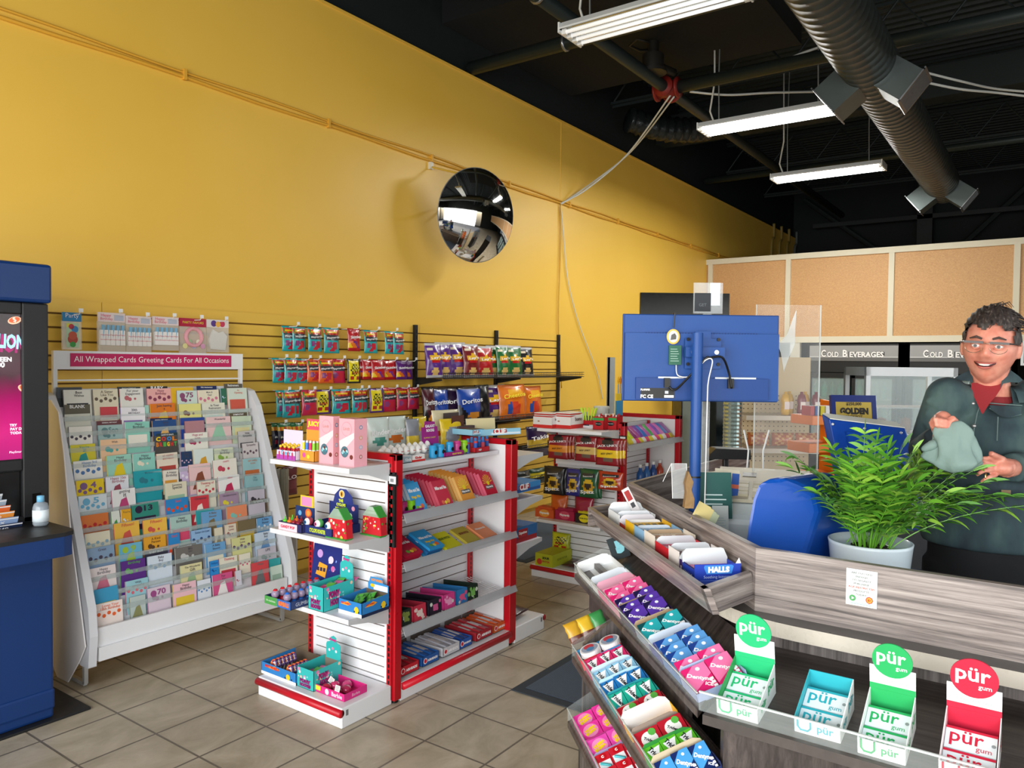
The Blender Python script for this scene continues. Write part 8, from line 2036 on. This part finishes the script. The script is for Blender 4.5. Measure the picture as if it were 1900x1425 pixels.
# ================================================================ THE MAN BEHIND THE COUNTER
PX, PY = 2.86, .16
man = empty('person', T((PX, PY, 0)), 'smiling man with glasses in a dark denim jacket holding a grey-green cloth behind the counter', 'person')
MD = 2.42
def q3(px, py, d=0): return hp(px, py, MD + d)
skin = procmat('skin', lambda nt, b: (nt.links.new(ramp(nt, (lambda n: (nt.links.new(coords(nt), n.inputs['Vector']), n.outputs[0])[1])(N(nt, 'ShaderNodeTexNoise', i_Scale=38.0)), [(.3, 'C87A66'), (.7, 'DA9680')]), b.inputs['Base Color']), setattr(b.inputs['Roughness'], 'default_value', .45), setattr(b.inputs['Subsurface Weight'], 'default_value', .08), setattr(b.inputs['Subsurface Scale'], 'default_value', .01)))
den = procmat('denim', lambda nt, b: (nt.links.new(ramp(nt, (lambda n: (nt.links.new(coords(nt, (1, 1, .45)), n.inputs['Vector']), n.outputs[0])[1])(N(nt, 'ShaderNodeTexNoise', i_Scale=11.0, i_Detail=9.0)), [(.3, '1C2A32'), (.5, '2E4247'), (.7, '465C58')]), b.inputs['Base Color']), setattr(b.inputs['Roughness'], 'default_value', .85)))
seam = M('5E7270', .8)
def fuse(b, name, mat, vox, parent=man, it=4):
    o = b.build(name, parent, smooth=True); o.matrix_parent_inverse = man.matrix_world.inverted() if parent is man else I4
    r = o.modifiers.new('r', 'REMESH'); r.mode = 'VOXEL'; r.voxel_size = vox; r.use_smooth_shade = True
    s_ = o.modifiers.new('s', 'SMOOTH'); s_.iterations = it; s_.factor = .5
    o.data.materials.clear(); o.data.materials.append(mat)
    return o
# head: local x = viewer right, y = depth away, z = up
dM = Vector((PX, PY, 0)).normalized(); RMN = Vector((dM.y, -dM.x, 0))
yaw = frame(q3(1838, 644, 0), RMN, ZZ)      # local x right, local y up, local z towards camera
yaw = yaw @ RZ(math.radians(-4)) @ RX(math.radians(3)) @ RY(math.radians(-6))
def G(x, z, cx, cz, s, a): return a * math.exp(-((x - cx) ** 2 + (z - cz) ** 2) / (2 * s * s))
def headpt(d, off=0.0, face=True):
    x, y, z = d          # unit: x right, y up, z toward camera
    rx, ry, rz = .074, .118, .093
    P = Vector((x * rx, y * ry, z * rz))
    if y < 0:
        k = abs(y); P.x *= 1 - .30 * k ** 1.7; P.z *= 1 - .10 * k
        if z < 0: P.z *= 1 - .35 * k
    P.x *= 1.0 + .03 * (1 - abs(y))
    if z > 0 and face:
        X, Y = P.x, P.y; ax = abs(X); a = 0
        a += G(X, Y, 0, -.020, .010, .020) + G(X, Y, 0, -.004, .0085, .012) + G(X, Y, 0, .010, .008, .007) + G(ax, Y, .013, -.027, .007, .009)
        a -= G(ax, Y, .031, .006, .0125, .011); a += G(X, Y, 0, .028, .03, .003) + G(ax, Y, .03, .026, .012, .005)
        a += G(ax, Y, .045, -.022, .017, .007) + G(X, Y, 0, -.052, .018, .004) + G(X, Y, 0, -.070, .012, -.001) + G(X, Y, 0, -.094, .018, .007)
        a -= G(ax, Y, .033, -.040, .006, .003) + G(X, Y, 0, -.073, .010, .003)
        P.z += a * min(1, z * 2)
    n_ = Vector((x / rx, y / ry, z / rz)).normalized()
    return P + n_ * off
def sphere_fn(b, fn, mat, mm, nu=72, nv=56, keep=None):
    vs = []; fs = []
    for j in range(nv + 1):
        th = PI * j / nv
        for i in range(nu):
            ph = 2 * PI * i / nu; d = (math.sin(th) * math.sin(ph), math.cos(th), math.sin(th) * math.cos(ph)); vs.append(tuple(fn(d)))
    for j in range(nv):
        for i in range(nu):
            th = PI * (j + .5) / nv; ph = 2 * PI * (i + .5) / nu
            if keep and not keep((math.sin(th) * math.sin(ph), math.cos(th), math.sin(th) * math.cos(ph))): continue
            fs.append((j * nu + i, (j + 1) * nu + i, (j + 1) * nu + (i + 1) % nu, j * nu + (i + 1) % nu))
    return b.add(vs, fs, mat, mm)
body = MB(); sphere_fn(body, headpt, skin, yaw)
for sx in (-1, 1): body.ball((sx * .077, -.004, -.008), .03, skin, yaw, n=12, sc=(.28, 1.0, .62))
nb = q3(1838, 735, .055); nt_ = yaw @ Vector((0, -.06, -.02))
body.tube([nt_, (nt_ + nb) / 2, nb, nb - ZZ * .06], [.056, .055, .06, .075], skin, n=20)
# torso core, legs
tc0 = Vector((nb.x + .0, nb.y, 0)); Fd = -dM; Rt = RMN
def tp(z, r, dx=0, dz=0): return Vector((nb.x, nb.y, z)) + Rt * dx - Fd * dz
body.tube([tp(1.40, 0), tp(1.2, 0), tp(1.0, 0), tp(.9, 0)], [.09, .10, .11, .11], skin, n=16)
for sx in (-1, 1): body.tube([tp(.92, 0, sx * .08), tp(.5, 0, sx * .11), tp(.10, 0, sx * .12)], [.075, .055, .04], skin, n=12)
# arms: viewer-left arm bends up, viewer-right arm comes across low
sL, eL, wL = q3(1758, 737, .06), q3(1722, 838, .10), q3(1752, 808, -.13)
sR, eR, wR = q3(1922, 737, .05), q3(1950, 858, .08), q3(1876, 868, -.13)
body.tube([sL, eL], [.045, .036], skin, n=12); body.tube([eL, wL, q3(1750, 793, -.16)], [.034, .027, .029], skin, n=12)
body.tube([sR, eR], [.045, .036], skin, n=12); body.tube([eR, wR, q3(1866, 868, -.15)], [.034, .027, .03], skin, n=12)
def finger(b, pts, r): b.tube(pts, [r, r, r * .92, r * .7][:len(pts)], skin, n=10)
# clenched hand on the cloth
b = body; hL = q3(1749, 786, -.175)
b.ball(hL, .036, skin, n=14, sc=(.9, .8, 1.05)); b.tube([q3(1750, 797, -.165), q3(1744, 782, -.185)], [.031, .030], skin, n=12)
for k in range(4):
    x, y = 1737 + 8.5 * k, 773 + 1.5 * k; finger(b, [q3(x, y, -.185), q3(x - 1, y + 6, -.213), q3(x + 1, y + 15, -.216), q3(x + 4, y + 21, -.196)], .0078)
finger(b, [q3(1768, 790, -.17), q3(1772, 782, -.20), q3(1766, 776, -.215)], .0105)
# relaxed open hand: palm and five fingers reaching to the viewer's left
b.tube([q3(1870, 866, -.155), q3(1858, 867, -.168), q3(1849, 868, -.172)], [.026, .028, .021], skin, n=12)
b.ball(q3(1857, 868, -.168), .031, skin, n=14, sc=(1.0, 1.0, .75))
for (a, c, d, e_) in (((1849, 856), (1834, 850), (1825, 850), (1817, 854)), ((1844, 863), (1826, 860), (1817, 863), (1811, 868)), ((1844, 872), (1826, 873), (1818, 877), (1812, 882)), ((1848, 881), (1835, 886), (1827, 890), (1821, 894))):
    finger(b, [q3(*a, -.175), q3(*c, -.195), q3(*d, -.195), q3(*e_, -.183)], .0069)
finger(b, [q3(1862, 852, -.165), q3(1848, 846, -.195), q3(1838, 841, -.210)], .0085)
fuse(body, 'body', skin, .0034, it=1)
kid(MB().tube([q3(1829.5 + 1.2 * math.cos(t * .7), 884 + 5.2 * math.sin(t * .7), -.194 + .008 * math.cos(t * .7)) for t in range(9)], .0016, M('D8C078', .2, .9), n=6, closed=True), 'ring', man)
# jacket: torso + sleeves
j = MB()
def ringloft(b, secs, mat, n=28):
    vs = []; fs = []
    for (c, rx, ry) in secs: vs += [tuple(c + Rt * rx * math.cos(2 * PI * i / n) + Fd * ry * math.sin(2 * PI * i / n)) for i in range(n)]
    for k in range(len(secs) - 1): fs += [(k * n + i, k * n + (i + 1) % n, (k + 1) * n + (i + 1) % n, (k + 1) * n + i) for i in range(n)]
    fs += [tuple(range(n))[::-1], tuple(range((len(secs) - 1) * n, len(secs) * n))]
    return b.add(vs, fs, mat)
ringloft(j, [(tp(.985, 0), .185, .135), (tp(1.0, 0), .192, .14), (tp(1.15, 0), .195, .14), (tp(1.28, 0), .20, .14), (tp(1.36, 0), .195, .125), (tp(1.41, 0, 0, .01), .175, .105), (tp(1.445, 0, 0, .02), .13, .08), (tp(1.465, 0, 0, .03), .085, .062)], den)
j.ball(sL, .066, den, n=18); j.ball(sR, .066, den, n=18)
for s_ in (sL, sR): j.tube([nb - ZZ * .062, s_ + ZZ * .002], [.058, .062], den, n=16)
j.tube([sL, sL.lerp(eL, .5), eL, eL.lerp(wL, .45), eL.lerp(wL, .88)], [.066, .065, .062, .052, .042], den, n=18)
j.tube([sR, sR.lerp(eR, .5), eR, eR.lerp(wR, .45), eR.lerp(wR, .98)], [.066, .066, .062, .052, .044], den, n=18)
for k in range(9):
    s_, e_ = ((sL, eL), (eL, wL), (sR, eR))[k % 3]; P = s_.lerp(e_, .2 + .22 * (k // 3)); a = k * 1.9
    o_ = Fd * .05 + ZZ * .0; j.tube([P + o_ + Rt * .04 * math.cos(a), P + o_ * 1.15, P + o_ - Rt * .045 * math.cos(a) + ZZ * .03], .012, den, n=8)
jk = fuse(j, 'jacket', den, .0075, it=3)
fz = .145
def jp(px, py, out=0.0):
    """point on the jacket front for a photo pixel"""
    P = q3(px, py, -.115); x = (P - Vector((nb.x, nb.y, 0))).dot(Rt); xx = max(-.95, min(.95, x / .2)); d = .14 * math.sqrt(1 - xx * xx) + out
    z = P.z; d -= max(0, z - 1.36) * .62
    return Vector((nb.x, nb.y, z)) + Rt * x + Fd * d
def jpoly(b, pts, mat, out=.004, th=.004):
    P = [jp(x, y, out) for x, y in pts]; k = len(P); b.add([tuple(p) for p in P] + [tuple(p - Fd * th * 2) for p in P], [tuple(range(k)), tuple(range(2 * k - 1, k - 1, -1))] + [(i, k + i, k + (i + 1) % k, (i + 1) % k) for i in range(k)], mat)
def jk_child(b, n, **k): o = b.build(n, jk, **k); o.matrix_parent_inverse = I4 @ T((-PX, -PY, 0)) if False else I4; return o
def onman(b, n, **k): return kid(b, n, man, **k)
def jgrid(b, Lp, Rp, mat, out, n=8):
    vs = []; k = len(Lp)
    for (l, r) in zip(Lp, Rp): vs += [tuple(jp(l[0] + (r[0] - l[0]) * i / n, l[1] + (r[1] - l[1]) * i / n, out)) for i in range(n + 1)]
    return b.add(vs, [(q * (n + 1) + i, (q + 1) * (n + 1) + i, (q + 1) * (n + 1) + i + 1, q * (n + 1) + i + 1) for q in range(k - 1) for i in range(n)], mat)
b = MB(); jgrid(b, [(1801, 712), (1799, 722), (1804, 736), (1812, 752), (1821, 770)], [(1862, 712), (1858, 722), (1848, 737), (1835, 752), (1823, 771)], M('8A2228', .8), .022); b.lathe([(.066, -.03), (.070, -.005), (.064, .012), (.058, .012)], M('7A1E22', .8), T(nb - ZZ * .012), n=30); onman(b, 'red_shirt')
for Lp, Rp in (([(1801, 684), (1790, 690), (1775, 697), (1764, 704)], [(1803, 712), (1797, 709), (1786, 708), (1768, 708)]), ([(1866, 680), (1878, 688), (1892, 698), (1900, 706)], [(1856, 722), (1862, 713), (1876, 710), (1892, 711)])):
    b = MB(); jgrid(b, Lp, Rp, den, .030, 4); jgrid(b, [(p[0], p[1]) for p in Lp], Rp, den, .020, 4); onman(b, 'collar_leaf')
b = MB(); vs = []; n = 30
for i in range(n + 1):
    a = math.radians(42 + 276 * i / n)
    for (r_, z_) in ((.088, -.035), (.080, .0), (.074, .030), (.096, .008), (.108, -.022)): vs.append(tuple(nb + Fd * (r_ * .9 * math.cos(a) - .005) + Rt * r_ * 1.05 * math.sin(a) + ZZ * (z_ + .006)))
b.add(vs, [(i * 5 + k, (i + 1) * 5 + k, (i + 1) * 5 + k + 1, i * 5 + k + 1) for i in range(n) for k in range(4)], den); onman(b, 'collar', smooth=True)
b = MB()
for L_ in ([(1766, 703), (1782, 706), (1800, 703)], [(1796, 700), (1800, 716), (1810, 730), (1822, 745)], [(1864, 712), (1850, 724), (1832, 740), (1820, 748), (1812, 770), (1806, 800), (1804, 840), (1803, 885)], [(1740, 742), (1770, 744), (1800, 746)], [(1828, 750), (1860, 752), (1898, 754)], [(1741, 755), (1755, 768), (1768, 769), (1783, 762), (1788, 748)], [(1836, 760), (1858, 774), (1872, 776), (1896, 770)], [(1770, 770), (1772, 830), (1774, 880)], [(1852, 776), (1850, 820)]):
    b.tube([jp(x, y, .010) for x, y in L_], .0018, seam, n=5)
onman(b, 'stitching')
b = MB(); jpoly(b, [(1741, 747), (1788, 748), (1783, 763), (1768, 770), (1755, 768), (1743, 758)], den, .014); onman(b, 'pocket_flap', bevel=.0015); b = MB(); jpoly(b, [(1836, 754), (1897, 756), (1896, 770), (1872, 777), (1858, 775), (1838, 762)], den, .014); onman(b, 'pocket_flap', bevel=.0015)
for (x, y) in ((1804, 752), (1803, 834), (1806, 794)): onman(MB().ball(jp(x, y, .012), .0062, M('B8BCBC', .3, .8), n=12, sc=(1, 1, 1)), 'button', smooth=True)
b = MB(); jpoly(b, [(1858, 912), (1876, 912), (1876, 922), (1858, 922)], M('7E6A4C', .7), .012, .001); onman(b, 'leather_patch')
# trousers and shoes
tr_ = MB(); ringloft(tr_, [(tp(.86, 0), .17, .125), (tp(1.02, 0), .17, .125)], m_blk)
for sx in (-1, 1): tr_.tube([tp(.92, 0, sx * .085), tp(.5, 0, sx * .11), tp(.08, 0, sx * .12)], [.10, .075, .06], m_blk, n=16)
fuse(tr_, 'trousers', M('0E0F12', .8), .01)
for sx in (-1, 1): b = MB(T(tp(0, 0, sx * .12)) @ frame((0, 0, 0), Rt, ZZ)); b.prism([(-.045, 0), (.045, 0), (.045, .05), (.03, .09), (-.03, .09), (-.045, .05)], -.09, .19, m_blk); onman(b, 'shoe', bevel=.012)
# face parts
for sx in (-1, 1):
    b = MB(yaw); c = (sx * .031, .006, .0815); b.ball(c, .0115, M('E8E2DE', .2), n=16); onman(b, 'eye', smooth=True)
    b = MB(yaw); b.disc(sx * .031, .0045, .0052, .0934, M('3A2A20', .2), n=14); b.disc(sx * .031, .0045, .0025, .0937, m_blk, n=10); onman(b, 'iris')
    b = MB(yaw); b.tube([(sx * .018, .011, .0925), (sx * .031, .0135, .0945), (sx * .044, .009, .0885)], .0028, skin, n=8); b.tube([(sx * .019, -.001, .0925), (sx * .031, -.004, .0940), (sx * .043, .001, .0885)], .0026, skin, n=8); onman(b, 'eyelid', smooth=True)
    b = MB(yaw); b.tube([(sx * .014, .027, .103), (sx * .030, .033, .1015), (sx * .048, .027, .088)], [.0032, .0038, .0022], M('4A3A34', .9), n=8); onman(b, 'eyebrow')
b = MB(yaw); b.tube([(-.028, -.046, .0915), (-.014, -.0535, .102), (0, -.055, .1045), (.014, -.0535, .102), (.028, -.046, .0915)], [.002, .0055, .0065, .0055, .002], M('4A1E1E', .5), n=10); onman(b, 'mouth', smooth=True)
b = MB(yaw); b.tube([(-.020, -.0475, .0985), (-.010, -.0515, .1065), (0, -.0525, .1085), (.010, -.0515, .1065), (.020, -.0475, .0985)], [.002, .0032, .0036, .0032, .002], M('E6DED2', .25), n=10); onman(b, 'teeth', smooth=True)
b = MB(yaw); b.tube([(-.029, -.044, .092), (-.012, -.0475, .1065), (0, -.0480, .1085), (.012, -.0475, .1065), (.029, -.044, .092)], [.0016, .0028, .003, .0028, .0016], M('A8544C', .45), n=8); b.tube([(-.028, -.047, .091), (-.013, -.0595, .1035), (0, -.062, .1065), (.013, -.0595, .1035), (.028, -.047, .091)], [.0016, .0034, .004, .0034, .0016], M('B05C52', .45), n=8); onman(b, 'lips', smooth=True)
# glasses
b = MB(yaw); fr = M('2A1C18', .25); wr = M('C8B8A0', .2, .8)
for sx in (-1, 1):
    b.box(min(sx * .008, sx * .060), .0125, .108, max(sx * .008, sx * .060), .0195, .1115, fr)
    b.tube([(sx * (.033 + .023 * math.cos(t * PI / 8)), -.001 + .016 * math.sin(t * PI / 8), .1095) for t in range(8, 17)], .0009, wr, n=5); b.tube([(sx * .06, .016, .110), (sx * .078, .014, .06), (sx * .080, .008, -.01)], .0024, fr, n=6)
b.tube([(-.009, .012, .1105), (0, .0145, .112), (.009, .012, .1105)], .0012, wr, n=6); kid(b, 'glasses', man)
# hair
rq = random.Random(4)
def hk(d):
    x, y, z = d
    lim = .50 + .06 * math.sin(x * 9) if z > .15 else (.18 if z > -.05 else -.32)
    if z > .15 and abs(x) > .80: lim = .12
    return y > lim
hair = MB(); hm = procmat('hair', lambda nt, b: (nt.links.new(ramp(nt, (lambda n: (nt.links.new(coords(nt, (1, 1, .3)), n.inputs['Vector']), n.outputs[0])[1])(N(nt, 'ShaderNodeTexNoise', i_Scale=160.0)), [(.35, '1E1714'), (.6, '3A302B'), (.8, '6A625C')]), b.inputs['Base Color']), setattr(b.inputs['Roughness'], 'default_value', .6)))
def hf(d): return headpt(d, .004 + .010 * max(0, d[1]) + .0025 * math.sin(d[0] * 31 + d[1] * 17) + (.006 if d[2] > .2 and d[1] > .5 else 0), False)
sphere_fn(hair, hf, hm, yaw, keep=hk); sphere_fn(hair, lambda d: headpt(d, -.003, False), hm, yaw, keep=hk)
for k in range(260):
    x = rq.uniform(-.9, .9); z = rq.uniform(-.3, .85); y = math.sqrt(max(.05, 1 - x * x * .9 - z * z * .6)); d = Vector((x, y, z)).normalized()
    if not hk(tuple(d)): continue
    P = headpt(tuple(d), .010, False); t_ = Vector((.8, .02, -.5 + rq.uniform(-.15, .15))).normalized()
    pts = [P, P + t_ * .010 + Vector((0, .002, 0)), P + t_ * .020 + Vector((0, -.001, 0)), P + t_ * .030 - Vector((0, .006, 0))]; hair.tube(pts, [.0018, .0018, .0014, .0006], hm, yaw, n=5)
for k in range(6):
    P = Vector((.006 * k - .01, .122, .03 + .006 * (k % 2))); hair.tube([P, P + Vector((.006, .012, .004)), P + Vector((.02, .015 + .003 * (k % 3), .006)), P + Vector((.034, .004, .006))], [.0022, .002, .0015, .0006], hm, yaw, n=5)
hair.tube([(.005, .085, .09), (.008, .070, .097), (.002, .058, .099)], [.002, .0015, .0006], hm, yaw, n=5)
onman(hair, 'hair', smooth=True)
# the cloth he holds
b = MB(); vs = []; fs = []; A = q3(1752, 788, -.205); n, mm_ = 18, 22
for i in range(n + 1):
    t = i / n
    for k in range(mm_):
        a = 2 * PI * k / mm_; w_ = (.022 + .045 * min(1, t * 1.7) ** .8) * (1 + .22 * math.sin(3 * a + 5 * t) + .16 * math.sin(8 * a - 6 * t)) * (1 + .12 * math.sin(9 * t)) * (1 if t < .85 else 1 - (t - .85) * 2.4)
        vs.append(tuple(A + Rt * (.012 + .022 * t + w_ * math.cos(a)) + Fd * (w_ * .45 * math.sin(a)) - ZZ * (.135 * t - .012 * math.sin(2 * a + 1)) + ZZ * .006))
for i in range(n):
    for k in range(mm_): fs.append((i * mm_ + k, (i + 1) * mm_ + k, (i + 1) * mm_ + (k + 1) % mm_, i * mm_ + (k + 1) % mm_))
fs += [tuple(range(mm_)), tuple(range((n + 1) * mm_ - 1, n * mm_ - 1, -1))]
cm = M('788E88', .75, bump=.3); b.add(vs, fs, cm); b.tube([A - Rt * .01 - ZZ * .05, A - Rt * .045 - ZZ * .072, A - Rt * .058 - ZZ * .078], [.02, .013, .006], cm, n=10)
tag(b.build('cleaning_cloth', smooth=True, sub=1), 'crumpled grey-green cloth dangling from the man\'s fist', 'cloth')
